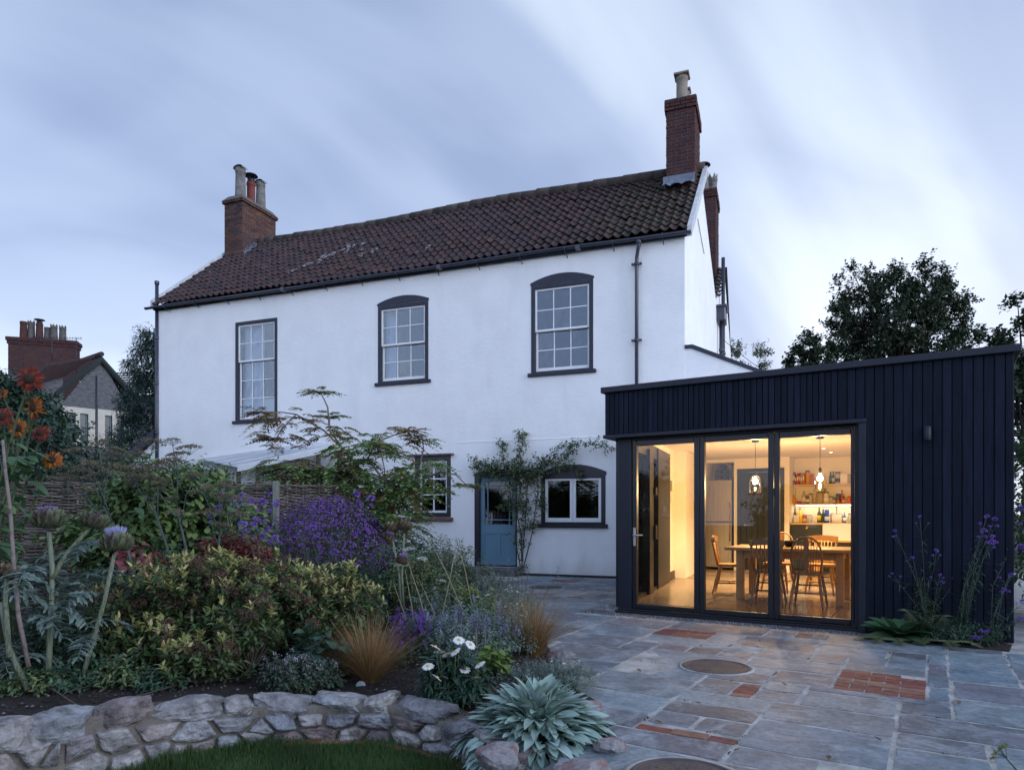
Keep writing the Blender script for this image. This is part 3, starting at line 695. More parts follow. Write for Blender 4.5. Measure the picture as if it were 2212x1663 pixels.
while x < XR - .01:
    w = (.066 if x < 2.6 else .088)*rng.uniform(.93, 1.07); xe = min(x+w, XR); zb = ZB+.022 if x < OX1 - .02 else .03
    z0 = zb; d = rng.uniform(0, .003)
    mb.bbox(x+.004, xe-.004, YF-.002-d, YF+.022, z0, ZC, .003); x = xe
x = YF
while x < .9:            # boards along the short left end of the fascia
    mb.bbox(XL-.002, XL+.02, x+.004, x+.062, ZB+.022, ZC, .003); x += .066
x = YF
while x < 7.2:
    mb.bbox(XR-.02, XR+.002, x+.004, x+.084, .03, ZC, .003); x += .088
mb.build('cladding', CLAD, ext)
mb = MB(); mb.bbox(XL-.045, XR+.06, YF-.05, YF+.12, ZC, ZT, .006); mb.bbox(XR-.06, XR+.06, YF+.12, 7.4, ZC, ZT, .006); mb.bbox(XL-.045, XL+.1, YF+.12, .9, ZC, ZT, .006)
mb.build('roof_capping', TRIM, ext)
mb = MB(); mb.bbox(XL-.022, OX1+.075, YF-.022, YF+.06, ZB-.028, ZB+.018, .004); mb.box(XL+.004, OX1, YF+.06, .10, ZB-.02, ZB+.01); mb.bbox(XL-.022, XL+.05, YF+.06, .9, ZB-.028, ZB+.018, .004)
mb.build('soffit_trim', TRIM, ext)
mb = MB(); mb.bbox(OX1, OX1+.072, YF-.014, .1, .02, ZB-.03, .004); mb.bbox(OX1-.045, OX1+.001, YF+.09, .12, .045, ZB-.03, .004); mb.build('jamb', TRIM, ext)
mb = MB(); mb.bbox(.0, .18, -.02, .12, .03, ZB-.022, .004); mb.build('jamb', TRIM, ext)
mb = MB(); mb.bbox(-.02, OX1-.003, -.09, .1, .0, .042, .008); mb.bbox(.0, OX1-.003, -.055, .08, .042, .062, .006); mb.build('threshold', FRM, ext)
# bifold doors
gl = lambda u: EF.hit(u, 1200, 0.02)[0]
z4 = lambda x: (2200 + x*.631)/1.7360
gx_ = [(gl(z4(300)), gl(z4(640))), (gl(z4(703)), gl(z4(1080))), (gl(z4(1147)), gl(z4(1570)))]
lim = [.185, (gx_[0][1]+gx_[1][0])/2, (gx_[1][1]+gx_[2][0])/2, OX1-.05]
CLR = glass('clear_glass', (.98, .985, .98), .8, base=-.015)
mb = MB(); mb.bbox(.18, OX1-.046, .0, .09, 2.265, ZB-.022, .004); mb.build('head_track', FRM, ext)
for i in range(3):
    a, b = lim[i]+.003, lim[i+1]-.003; g0, g1 = gx_[i]; m = MB()
    m.bbox(a, g0, .0, .07, .066, 2.262, .006); m.bbox(g1, b, .0, .07, .066, 2.262, .006)
    m.bbox(g0, g1, .0, .07, 2.19, 2.262, .006); m.bbox(g0, g1, .0, .07, .066, .125, .006)
    d = m.build('door_panel', FRM, ext, label=['left glazed door panel with a silver lever handle', 'middle glazed door panel', 'right glazed door panel'][i])
    m = MB(); m.box(g0-.01, g1+.01, .030, .036, .12, 2.2); m.build('pane', CLR, d)
    if i < 2:
        for z in (.12, .9, 1.55, 2.2): m = MB(); m.bbox(b-.012, b+.012, -.022, .01, z-.05, z+.05, .004); m.build('hinge', FRM, d)
    if i == 0:
        m = MB(); hxx, hz = EF.hit(z4(284), (1400+970*.631)/1.736, 0); m.bbox(hxx-.017, hxx+.017, -.012, .0, hz-.12, hz+.12, .005)
        m.tube([(hxx, -.01, hz+.02), (hxx, -.055, hz+.02)], .011, 8); m.tube([(hxx-.005, -.055, hz+.02), (hxx+.13, -.055, hz+.025)], [.011, .009], 8)
        m.build('handle', mat('satin_steel', [(.55, .57, .6)], rough=.3, metal=1.), d)
# left side: fixed glazing and folded panels run back towards the house
A = EF.w(.02, .10); Bp = line_x(p0, dl, 1456); B = np.array([Bp[0], Bp[1], 0]); sl = math.hypot(B[0]-A[0], B[1]-A[1])
sroot_ang = math.atan2(B[1]-A[1], B[0]-A[0]); LF = Frame(A[0], A[1], sroot_ang)
def LW(m, parent_ang=EF.a):    # matrix from left-wall frame to extension frame
    return Matrix.Rotation(-EF.a, 4, 'Z') @ Matrix.Translation((A[0]-1.417, A[1]-9.045, 0)) @ Matrix.Rotation(sroot_ang, 4, 'Z')
ML = Matrix.Rotation(-EF.a, 4, 'Z') @ Matrix.Translation((A[0]-1.417, A[1]-9.045, 0)) @ Matrix.Rotation(sroot_ang, 4, 'Z')
lx = lambda z: LF.hit(z4(z), 1200, 0)[0]
xe1, xe2 = lx(405), lx(477)
m = MB()
m.box(.02, xe2, -.04, .10, FLZ, FLZ+.05, M=ML); m.box(.02, xe2, -.04, .10, 2.2, 2.40, M=ML); m.box(xe1, xe2, -.06, .10, FLZ, 2.39, M=ML)
m.box(lx(345), lx(368), -.08, .06, FLZ, 2.3, M=ML); m.box(.0, .08, -.04, .10, FLZ, 2.39, M=ML)
for z in (.9, 1.0, 1.6): m.box(lx(366), lx(376), -.12, -.05, z, z+.12, M=ML)
m.build('side_frame', FRM, ext)
m = MB(); m.box(.08, xe1, .02, .026, FLZ+.05, 2.2, M=ML); m.build('pane', CLR, ext, label='glazed side panel seen through the left door')
WARMW = mat('cream_wall', [(.80, .74, .60), (.85, .79, .66)], rough=.85, scale=2)
CEILM = mat('ceiling_white', [(.80, .77, .70)], rough=.9)
m = MB(); m.box(xe2, sl+.1, -.0, .18, FLZ, CEIL, M=ML); m.box(.02, xe2, .0, .18, 2.40, CEIL, M=ML)
xi = MB()
def WL(X_, Y_): return EF.l(X_, Y_)
def wallseg(mb, p, q, z0, z1, th=.02):
    p = np.array(p); q = np.array(q); mb.add([(*p, z0), (*q, z0), (*q, z1), (*p, z1)], [(0, 1, 2, 3)])
    d = (q-p)/np.linalg.norm(q-p); n = np.array([-d[1], d[0]])*th
    mb.prism([(*p, z0), (*q, z0), (*(q+n), z0), (*(p+n), z0)], (0, 0, z1-z0))
# pier: the old house corner, plastered, then the old gable as the kitchen side wall
fp = lambda u: line_x(p0, dl, u)
pc = np.array(WL(*HR)); pl = np.array(WL(*fp(1452))); gd = HF.w(LEN+SK*5, 5); pg = np.array(WL(gd[0], gd[1]))
off = np.array([.0, -.03])
m.prism([(*(pl+off), FLZ), (*(pc+off+[.03, 0]), FLZ), (*(pg+[.03, 0]), FLZ), (*(pg+[-.3, 0]), FLZ), (*(pl+[-.3, .3]), FLZ)], (0, 0, CEIL-FLZ))
YB = 7.0; YK = 7.62; FRX = EF.l(*P3(1525, 1200, 15.2)[:2])[0]
def bx(u, y): return EF.hit(u, 1200, y)[0]
fx0, fx1 = bx(z4(700), YB), bx(z4(875), YB); dx0, dx1 = bx(z4(895), YB), bx(z4(1175), YB); sx0 = bx(z4(1205), YB)
atop = EF.hit(z4(790), (1400+490*.631)/1.736, YB)[1]; dtop = EF.hit(z4(1000), (1400+565*.631)/1.736, YB)[1]
m.box(fx0-.8, fx0, YB, YB+.8, FLZ, CEIL); m.box(fx0, fx1, YB, YB+.8, min(atop, 2.45), CEIL); m.box(fx0, fx1, YB+.72, YB+.8, FLZ, atop); m.box(fx1, dx0, YB, YB+.8, FLZ, CEIL)
m.box(dx0, dx1, YB, YB+.8, dtop, CEIL); m.box(dx1, sx0, YB, YB+.8, FLZ, CEIL); m.box(sx0-.001, XR-.10, YK, YK+.1, FLZ, CEIL); m.box(XR-.10, XR-.03, -.04, YK, FLZ, CEIL)
m.box(OX1+.0, XR-.10, -.04, .10, FLZ, CEIL)
m.build('inner_wall', WARMW, ext)
poly = [(.02, .1), (OX1, .1), (XR-.1, .1), (XR-.1, YK), (fx0-.8, YK), (fx0-.8, YB), tuple(pg), tuple(pc), tuple(pl)]
m = MB(); m.prism([(p[0], p[1], .0) for p in [(.0, .08), (XR-.1, .08), (XR-.1, YK), (fx0-.8, YK), (fx0-.8, pc[1]+.1), (pc[0]-.2, pc[1]+.1), tuple(pl)]], (0, 0, FLZ))
TILEF = mat('floor_tile', [(.16, .115, .075), (.21, .155, .10), (.25, .19, .13)], rough=.26, scale=1.6, spec=.5, bump=.06, bscale=6)
m.build('floor', TILEF, ext)
m = MB()
for i in range(9): m.box(-1, XR-.11, .12+.9*i-.004, .12+.9*i+.004, FLZ+.001, FLZ+.0035) if i > 4 else m.box(.3+.35*i*.9, XR-.11, .6+.9*i-.004, .6+.9*i+.004, FLZ+.001, FLZ+.0035)
for i in range(5): m.box(.9+.8*i-.004, .9+.8*i+.004, .12 if i else .6, YB, FLZ+.0036, FLZ+.0056)
m.build('floor_grout', mat('grout', [(.07, .055, .04)], rough=.8), ext)
outer = [(XL, YF+.1), (XR, YF+.1), (XR, YK+.2), (fx0-.8, YK+.2), (fx0-.8, pc[1]+.1), (pc[0]-.2, pc[1]+.1), tuple(pl), (XL, .9)]
m = MB(); m.prism([(x_, y_, CEIL+.001) for x_, y_ in outer], (0, 0, .36)); m.build('flat_roof', [CEILM], ext)
m = MB(); m.box(lx(477), sl-.02, -.02, .0, FLZ, FLZ+.15, M=ML); m.box(lx(477)-.0, sl-.03, -.025, -.02, FLZ, FLZ+.02, M=ML); m.build('skirting', mat('brown_skirting', [(.04, .03, .025)], rough=.5), ext)
# wall light on the cladding
lxx, lz = EF.hit(2003, 934, YF-.05); m = MB()
m.lathe([(.035, -.085), (.037, -.08), (.037, .05), (.030, .06), (.0, .062)], (lxx, YF-.085, lz), 16); m.bbox(lxx-.03, lxx+.03, YF-.05, YF-.004, lz-.01, lz+.07, .006)
wlamp = m.build('wall_light', TRIM, ext); m = MB(); m.lathe([(.026, -.082), (.03, -.0865)], (lxx, YF-.085, lz), 14); m.build('lens', mat('lamp_lens', [(.10, .10, .10)], rough=.2), wlamp)

# ------------------------------------------------------------------ inside the kitchen
FA = EF.a
def ew(x, y, z=FLZ): return EF.w(x, y, z)
def at_floor(zx, zy): return EF.floor(z4(zx), (1400+zy*.631)/1.736, FLZ)
# area downlights
m = MB()
for zx, zy in ((1408, 445), (1452, 467)):
    u, v = z4(zx), (1400+zy*.631)/1.736; Yd = (CEIL-EYE)*FL/(HZ-v); w = np.array([(u-CX)/FL*Yd, Yd, CEIL]); 
    dn = empty('downlight', w, FA, label='recessed ceiling downlight, the %s one' % ('nearer' if zy < 450 else 'farther'), cat='ceiling light')
    r = MB(); r.lathe([(.05, 0), (.05, -.006), (.036, -.008), (.036, -.002)], (0, 0, 0), 16); r.build('bezel', WHITEP, dn)
    r = MB(); r.lathe([(.0, -.005), (.033, -.005)], (0, 0, 0), 14); r.build('lamp', emission('downlight_glow', (1., .86, .62), 14.), dn)
# pendants
WIRE = mat('dark_cable', [(.02, .018, .015)], rough=.5); PBRASS = mat('brass', [(.5, .38, .15)], rough=.3, metal=1.)
PG = glass('shade_glass', (1., .97, .92), .45, base=.0)
def pendant(zx, zy_rose, zy_bulb, zy_bot, lab):
    u = z4(zx); x, zr = EF.hit(u, (1400+zy_rose*.631)/1.736, 3.3); _, zb = EF.hit(u, (1400+zy_bulb*.631)/1.736, 3.3); _, z0 = EF.hit(u, (1400+zy_bot*.631)/1.736, 3.3)
    r = empty('pendant_lamp', ew(x, 3.3, z0), FA, label=lab, cat='pendant lamp', group='pendant lamps over the table')
    m = MB(); m.lathe([(.055, CEIL-z0-.03), (.06, CEIL-z0-.02), (.06, CEIL-z0-.001)], n=16); m.build('ceiling_rose', WIRE, r)
    m = MB(); h = zb - z0; m.tube([(0, 0, h+.16), (0, 0, CEIL-z0-.02)], .0045, 6); m.lathe([(.012, h+.17), (.022, h+.15), (.024, h+.08), (.018, h+.07)], n=12); m.build('cable', WIRE, r)
    m = MB(); m.lathe([(.03, h+.10), (.06, h+.075), (.082, h+.03), (.092, h-.04), (.095, .0)], n=24); me = m
    o = m.build('shade', PG, r)
    m = MB(); m.lathe([(.014, h+.07), (.016, h+.045), (.032, h+.03), (.043, h+.005), (.043, h-.015), (.030, h-.04), (.002, h-.05)], n=16); m.build('bulb', emission('bulb_glow', (1., .74, .40), 60.), r)
    ld = bpy.data.lights.new('pendant_light', 'POINT'); ld.energy = 72; ld.color = (1., .62, .28); ld.shadow_soft_size = .05
    lo = bpy.data.objects.new('pendant_light', ld); COL.objects.link(lo); lo.parent = r; lo.location = (0, 0, h-.10)
    return r
pendant(1002, 400, 640, 710, 'glass pendant lamp with a glowing bulb in front of the dark cupboard door')
pendant(1387, 378, 622, 703, 'glass pendant lamp with a glowing bulb in front of the kitchen shelves')
# warm light from the row of downlights over the work area, out of view beyond the first two
for (x, y) in ((.9, 5.4), (2.0, 5.6), (1.6, 3.9), (.3, 3.3)):
    dn = empty('downlight', ew(x, y, CEIL), FA, label='recessed ceiling downlight over the kitchen floor', cat='ceiling light', group='kitchen downlights')
    r = MB(); r.lathe([(.05, 0), (.05, -.006), (.036, -.008), (.036, -.002)], n=16); r.build('bezel', WHITEP, dn)
    ld = bpy.data.lights.new('downlight_lamp', 'SPOT'); ld.energy = 225; ld.color = (1., .70, .44); ld.spot_size = 1.9; ld.spot_blend = .8; ld.shadow_soft_size = .04
    lo = bpy.data.objects.new('downlight_lamp', ld); COL.objects.link(lo); lo.parent = dn; lo.location = (0, 0, -.02)
# table
PINE = mat('pine', [(.34, .19, .075), (.46, .27, .11), (.40, .22, .09)], rough=.42, scale=3, stretch=(1.5, 9, 9), bump=.08, bscale=30)
OAK = mat('waxed_wood', [(.22, .10, .035), (.32, .155, .055)], rough=.35, scale=6, spec=.5)
HON = mat('honey_wood', [(.40, .21, .07), (.50, .28, .10)], rough=.35, scale=6, spec=.5)
GRYW = mat('grey_worn_wood', [(.20, .12, .07), (.30, .19, .11)], rough=.5, scale=8)
tx0, ty = at_floor(905, 1340); tx1 = at_floor(1512, 1382)[0]; ty = 1.76; tz = .76
tb = empty('dining_table', ew((tx0+tx1)/2, ty+.42, FLZ), FA, label='long pine dining table with square legs', cat='table')
hw = (tx1-tx0)/2; m = MB(); m.bbox(-hw-.17, hw+.13, -.55, .48, tz-.045, tz, .006); m.build('tabletop', PINE, tb)
for sx in (-1, 1):
    for sy in (-1, 1):
        m = MB(); c = sx*(hw-.02); m.bbox(c-.05, c+.05, sy*.40-.05, sy*.40+.05, 0, tz-.045, .006); m.build('leg', PINE, tb)
m = MB(); m.box(-hw+.03, hw-.07, -.425, -.40, tz-.155, tz-.047); m.box(-hw+.03, hw-.07, .40, .425, tz-.155, tz-.047)
for s_ in (-1, 1): m.box(s_*(hw-.03)-.012, s_*(hw-.03)+.012, -.35, .35, tz-.155, tz-.047)
m.build('apron', PINE, tb)
# chairs
def turned(m, p, q, r=.017, n=8):
    p, q = np.array(p, float), np.array(q, float); ts = [0, .12, .2, .24, .3, .55, .72, .78, .84, .92, 1]; rs = [.8, 1.0, 1.15, .8, 1.1, 1.3, 1.05, .7, 1.05, .8, .65]
    m.tube([p+(q-p)*t for t in ts], [r*k for k in rs], n)
def chair(name, style, mt, x, y, rz, label):
    r = empty(name, ew(x, y), FA+rz, label=label, cat='chair', group='wooden chairs around the dining table')
    m = MB(); n = 22; ring = [(.20*math.copysign(abs(math.cos(a))**.7, math.cos(a))*(1.08 if math.sin(a) > 0 else .95), .20*math.copysign(abs(math.sin(a))**.75, math.sin(a)), .43) for a in np.arange(n)*2*math.pi/n]
    m.prism(ring, (0, 0, .035)); m.build('seat', mt, r)      # front of the seat is +y
    for sx in (-1, 1):
        for sy in (-1, 1):
            m = MB(); turned(m, (sx*.145, sy*.13, .432), (sx*.205, sy*.205-(.03 if sy < 0 else 0), 0)); m.build('leg', mt, r)
    m = MB()
    for sx in (-1, 1): m.tube([(sx*.18, -.18, .17), (sx*.178, 0, .175), (sx*.18, .18, .18)], [.009, .013, .009], 7)
    m.tube([(-.178, 0, .175), (.178, 0, .175)], .011, 7); m.tube([(-.17, .16, .27), (.17, .16, .27)], .010, 7); m.build('stretcher', mt, r)
    m = MB()
    if style == 'hoop':
        P = [(-.165, -.165, .46), (-.19, -.19, .62), (-.185, -.215, .76), (-.14, -.235, .87), (-.07, -.245, .925), (0, -.247, .94), (.07, -.245, .925), (.14, -.235, .87), (.185, -.215, .76), (.19, -.19, .62), (.165, -.165, .46)]
        m.tube(P, .0125, 8)
        def top(xx): return .94 - .42*(abs(xx)/.19)**2.6*.5
        for xx in (-.13, -.095, -.06, .06, .095, .13): m.tube([(xx*.8, -.175, .46), (xx*1.05, -.235, top(xx*1.05)-.01)], .0055, 6)
        m.build('back_hoop', mt, r); m = MB()
        ys = [(.018, 0), (.022, .06), (.036, .13), (.026, .19), (.045, .26), (.03, .33), (.036, .39), (.022, .46)]
        L_ = [(-w, -.18-.14*z, .465+z) for w, z in ys]; R2 = [(w, -.18-.14*z, .465+z) for w, z in ys]
        for i in range(len(ys)-1): m.prism([L_[i], R2[i], R2[i+1], L_[i+1]], (0, .012, 0))
        m.build('splat', mt, r)
    else:
        for sx in (-1, 1): m.tube([(sx*.165, -.165, .46), (sx*.185, -.20, .62), (sx*.195, -.235, .80), (sx*.2, -.255, .88)], [.018, .015, .017, .012], 8)
        for xx in (-.11, -.065, -.02, .02, .065, .11): m.tube([(xx, -.17, .46), (xx*1.05, -.215, .64), (xx*1.15, -.245, .82)], [.008, .012, .008], 6)
        m.build('spindles', mt, r); m = MB(); P = []
        k = 9; V = []
        for i in range(k):
            t = -1+2*i/(k-1); xx = t*.225; yy = -.265+.045*t*t; h = .905-.02*t*t; V += [(xx, yy, h-.085), (xx, yy+.02, h-.085), (xx, yy+.018, h), (xx, yy, h)]
        m.add(V, [(i*4+a, i*4+(a+1) % 4, (i+1)*4+(a+1) % 4, (i+1)*4+a) for i in range(k-1) for a in range(4)] + [(0, 3, 2, 1), ((k-1)*4, (k-1)*4+1, (k-1)*4+2, (k-1)*4+3)], 0, False)
        m.build('top_rail', mt, r)
    return r
PI = math.pi
chair('wooden_chair', 'slat', HON, tx0-.30, 2.45, -PI/2+.15, 'honey coloured spindle back chair at the left end of the table')
chair('wooden_chair', 'slat', GRYW, 1.60, 1.50, .06, 'dull brown spindle back chair tucked in at the near left side of the table')
chair('wooden_chair', 'hoop', GRYW, 2.12, 1.46, .0, 'round hoop back chair with a carved splat on the near side of the table')
chair('wooden_chair', 'hoop', OAK, 1.42, 3.15, PI-.1, 'hoop back chair on the far side of the table, half hidden by the door frame')
chair('wooden_chair', 'slat', HON, 2.05, 3.2, PI, 'honey coloured chair with a wide curved top rail on the far side of the table')
chair('wooden_chair', 'slat', GRYW, tx1+.42, 2.2, PI/2, 'brown chair at the right end of the table, cut off by the door frame')
m = MB(); m.lathe([(.045, 0), (.055, .01), (.10, .045), (.115, .09), (.108, .09), (.09, .05), (.0, .02)], n=22)
bw = m.build('bowl', mat('black_ceramic', [(.015, .013, .012)], rough=.3)); bw.location = ew(*[EF.hit(z4(1205), 1100, 2.2)[0], 2.2], FLZ+tz+.001); tag(bw, 'small black bowl standing on the pine dining table', 'bowl')
# fridge in its alcove
STEEL = mat('brushed_steel', [(.34, .33, .32), (.46, .45, .43)], rough=.26, metal=1., scale=3, stretch=(14, 14, .6), bump=.05, bscale=8)
fw = fx1-fx0-.06; fz = EF.hit(z4(790), (1400+632*.631)/1.736, YB)[1]-FLZ
fr = empty('fridge_freezer', ew((fx0+fx1)/2-.01, YB+.30), FA, label='tall steel fridge freezer in its alcove under the wine rack', cat='fridge')
m = MB(); m.bbox(-fw/2, fw/2, -.28, .30, .03, fz, .01); m.build('body', mat('dark_grey', [(.08, .08, .085)], rough=.5), fr)
zs = fz*.53
m = MB(); m.bbox(-fw/2, fw/2, -.34, -.285, zs+.006, fz-.004, .012); m.build('door', STEEL, fr); m = MB(); m.bbox(-fw/2, fw/2, -.34, -.285, .05, zs-.006, .012); m.build('door', STEEL, fr)
for a, b in ((zs+.04, zs+.42), (zs-.42, zs-.04)):
    m = MB(); hx_ = fw/2-.045; m.tube([(hx_, -.345, a), (hx_, -.375, a+.02), (hx_, -.375, b-.02), (hx_, -.345, b)], .010, 8); m.build('handle', STEEL, fr)
m = MB(); W = np.array
IRON = mat('black_iron', [(.02, .022, .035)], rough=.45)
def arch_pts(r, h, n=14): return [(-r, 0, 0), (-r, 0, h)] + [(r*math.cos(a), 0, h+r*1.25*math.sin(a)) for a in np.linspace(math.pi, 0, n)] + [(r, 0, 0)]
for yy in (-.08, .08):
    for r_, h_ in ((.15, .16), (.13, .15)): m.tube([(p[0], yy, p[2]+.004) for p in arch_pts(r_, h_)], .006, 6)
    for cx_, cz_ in ((-.065, .075), (.065, .075), (-.065, .19), (.065, .19), (0, .29)): m.tube([(cx_+.052*math.cos(a), yy, cz_+.052*math.sin(a)) for a in np.linspace(0, 2*PI, 17)], .005, 5)
wr = m.build('frame', IRON); wrr = empty('wine_rack', ew((fx0+fx1)/2+.03, YB+.25, FLZ+fz+.002), FA, label='black iron wine rack with bottles on top of the fridge', cat='wine rack'); wr.parent = wrr
for cx_, cz_ in ((-.065, .075), (.065, .075), (-.065, .19), (.065, .19), (0, .29)):
    m = MB(); m.lathe([(.038, -.1), (.04, .05), (.038, .12), (.015, .17), (.015, .2)], n=12, M=Matrix.Translation((cx_, 0, cz_)) @ Matrix.Rotation(-PI/2, 4, 'X'))
    o = m.build('wine_bottle', mat('bottle_blue', [(.03, .05, .12)], rough=.12)); o.location = wrr.location; o.rotation_euler = (0, 0, FA)
    tag(o, 'dark wine bottle lying in the iron rack above the fridge', 'bottle', 'wine bottles in the rack')
# dark cupboard door
CUP = mat('dark_green_paint', [(.014, .020, .019), (.022, .030, .028)], rough=.35, scale=4)
dd = empty('cupboard_door', ew(dx0, YB-.0), FA, label='tall dark painted pantry door with a steel lever handle', cat='door'); w = dx1-dx0; H_ = dtop-FLZ
m = MB(); m.bbox(0, .075, -.02, .06, 0, H_, .004); m.bbox(w-.075, w, -.02, .06, 0, H_, .004); m.bbox(.075, w-.075, -.02, .06, H_-.075, H_, .004); m.build('door_frame', CUP, dd)
m = MB(); a = .078; b = w-.078; k = 7; wd = (b-a)/k
for i in range(k): m.bbox(a+wd*i+.002, a+wd*(i+1)-.002, .0, .045, .01, H_-.08, .004)
m.build('boarded_leaf', CUP, dd); m = MB(); m.lathe([(.024, 0), (.024, .01)], n=14, M=Matrix.Translation((.17, .0, 1.0)) @ Matrix.Rotation(PI/2, 4, 'X')); m.tube([(.17, -.0, 1.), (.17, -.05, 1.)], .008, 8); m.tube([(.17, -.05, 1.), (.29, -.05, 1.)], .008, 8)
m.build('handle', STEEL, dd)
# calendar, switches
def on_left(zx, zy): return LF.hit(z4(zx), (1400+zy*.631)/1.736, -.004)
c0, ct = on_left(484, 625); c1_, cb = on_left(507, 770)
cal = empty('wall_calendar', (A[0], A[1], 0), sroot_ang, label='paper calendar hanging on the cream wall beside the glazed side', cat='calendar')
m = MB(); m.box(c0, c1_, -.008, -.002, cb, ct); m.build('page', mat('paper', [(.72, .70, .64)], rough=.8), cal); m = MB(); m.box(c0+.01, c1_-.01, -.011, -.0085, cb+(ct-cb)*.5, ct-.02); m.build('picture', mat('print_grey', [(.12, .11, .11), (.4, .36, .3)], rough=.6, scale=14), cal)
m = MB()
for i in range(4): m.box(c0+.015, c1_-.02, -.011, -.0085, cb+(ct-cb)*(.08+.1*i), cb+(ct-cb)*(.085+.1*i))
m.build('ruled_lines', mat('ink', [(.05, .05, .06)], rough=.7), cal)
for zx, zy, s_ in ((489, 852, .04), (498, 850, .035), (496, 1078, .04)):
    a, z = on_left(zx, zy); m = MB(); m.bbox(a-s_, a+s_, -.012, -.001, z-s_, z+s_, .004); p = LF.w(0, 0)
    o = m.build('switch_plate', WHITEP); o.location = (A[0], A[1], 0); o.rotation_euler = (0, 0, sroot_ang)
    tag(o, {852: 'left of the two white switch plates below the calendar', 850: 'right of the two white switch plates below the calendar', 1078: 'white socket plate low on the cream wall'}[zy], 'switch')
# shelves, worktop, sink
SHW = mat('oak_shelf', [(.50, .30, .13), (.60, .38, .18)], rough=.4, scale=4, stretch=(1, 8, 8))
kx0, kx1 = sx0+.02, XR-.12
def kz(zy, y): return EF.hit(z4(1400), (1400+zy*.631)/1.736, y)[1]
z_up, z_lo, z_ct = kz(657, YK-.24), kz(772, YK-.24), kz(888, YK-.6)
for z, lb in ((z_up, 'upper oak wall shelf holding books and bottles'), (z_lo, 'lower oak wall shelf above the lit worktop, holding bottles and jars')):
    m = MB(); m.bbox(0, kx1-kx0, -.26, 0, -.035, 0, .004); o = m.build('wall_shelf', SHW); o.location = ew(kx0, YK-.002, z); o.rotation_euler = (0, 0, FA); tag(o, lb, 'shelf')
m = MB(); m.box(.05, kx1-kx0-.05, -.20, -.17, -.045, -.036); o = m.build('strip_light', emission('strip_glow', (1., .88, .68), 16.)); o.location = ew(kx0, YK, z_lo); o.rotation_euler = (0, 0, FA); tag(o, 'glowing strip light under the lower kitchen shelf', 'strip light')
cu = empty('kitchen_counter', ew(kx0, YK-.002), FA, label='run of dark base cupboards under an oak worktop', cat='kitchen counter'); skx = EF.hit(z4(1400), 1100, YK-.6)[0]-kx0; W_ = kx1-kx0
m = MB(); m.bbox(0, skx, -.63, 0, z_ct-FLZ-.04, z_ct-FLZ, .004); m.bbox(skx, W_, -.18, 0, z_ct-FLZ-.04, z_ct-FLZ, .004); m.build('worktop', SHW, cu)
m = MB(); m.box(0, W_, -.55, -.01, .1, z_ct-FLZ-.33); m.box(0, skx, -.58, -.01, .1, z_ct-FLZ-.041); m.box(0, W_, -.5, -.01, 0, .1); m.build('cupboard', CUP, cu)
m = MB(); m.bbox(.03, skx-.02, -.60, -.581, z_ct-FLZ-.42, z_ct-FLZ-.06, .004); m.build('drawer_front', CUP, cu, label='dark drawer front'); m = MB()
m.lathe([(.045, 0), (.035, .02), (.0, .028)], n=14, M=Matrix.Translation((skx*.52, -.603, z_ct-FLZ-.1)) @ Matrix.Rotation(PI/2, 4, 'X')); m.build('cup_handle', PBRASS, cu)
m = MB(); sz = z_ct-FLZ; m.bbox(skx+.005, W_-.02, -.64, -.18, sz-.34, sz-.01, .02); m.build('sink', mat('white_ceramic', [(.82, .80, .74)], rough=.15, spec=.6), cu)
m = MB(); tx = EF.hit(z4(1484), 1100, YK-.15)[0]-kx0; m.tube([(tx-.11, -.1, sz), (tx-.11, -.1, sz+.17), (tx-.09, -.1, sz+.2), (tx+.09, -.1, sz+.2), (tx+.11, -.1, sz+.17), (tx+.11, -.1, sz)], .012, 8); m.tube([(tx, -.1, sz+.2), (tx, -.1, sz+.36), (tx, -.2, sz+.42), (tx, -.3, sz+.36)], .011, 8)
m.build('tap', STEEL, cu)
# books and bottles, each its own thing
rg = R_(21); BK = [(.40, .30, .20), (.55, .08, .05), (.30, .05, .04), (.05, .07, .12), (.60, .50, .35), (.10, .05, .04), (.5, .12, .04), (.35, .33, .3)]
x = bx(z4(1206), YK-.15); xend = EF.hit(z4(1296), 1100, YK-.15)[0]; i = 0
LB = ['dark spined', 'cream', 'brown', 'dark blue', 'red', 'maroon', 'grey', 'orange red', 'black', 'tan', 'pale', 'deep red', 'navy', 'rust', 'faded red']
CB = [(.03, .025, .02), (.6, .5, .36), (.25, .13, .07), (.04, .06, .14), (.55, .06, .04), (.22, .03, .03), (.3, .28, .26), (.58, .14, .05), (.02, .02, .02), (.45, .32, .18), (.62, .58, .5), (.33, .03, .03), (.03, .04, .10), (.40, .14, .05), (.42, .16, .13)]
while x < xend-.02 and i < 15:
    w = rg.uniform(.024, .042); h = rg.uniform(.21, .27); m = MB(); m.bbox(0, w, -.17, 0, 0, h, .004, 0); m.box(.003, w-.003, -.165, -.01, h-.004, h+.0005, 1); m.box(.006, w-.006, -.1715, -.17, h*.35, h*.7, 1)
    o = m.build('book', [mat('book_'+LB[i].replace(' ', '_'), [CB[i]], rough=.6), mat('paper', [(.72, .70, .64)], rough=.8)]); o.location = ew(x, YK-.05, z_up+.001); o.rotation_euler = (0, 0, FA)
    nb = '' if i == 0 else ', just right of the %s book' % LB[i-1]
    tag(o, '%s book standing on the upper kitchen shelf%s' % (LB[i], nb), 'book', 'books on the upper shelf'); x += w+.003; i += 1
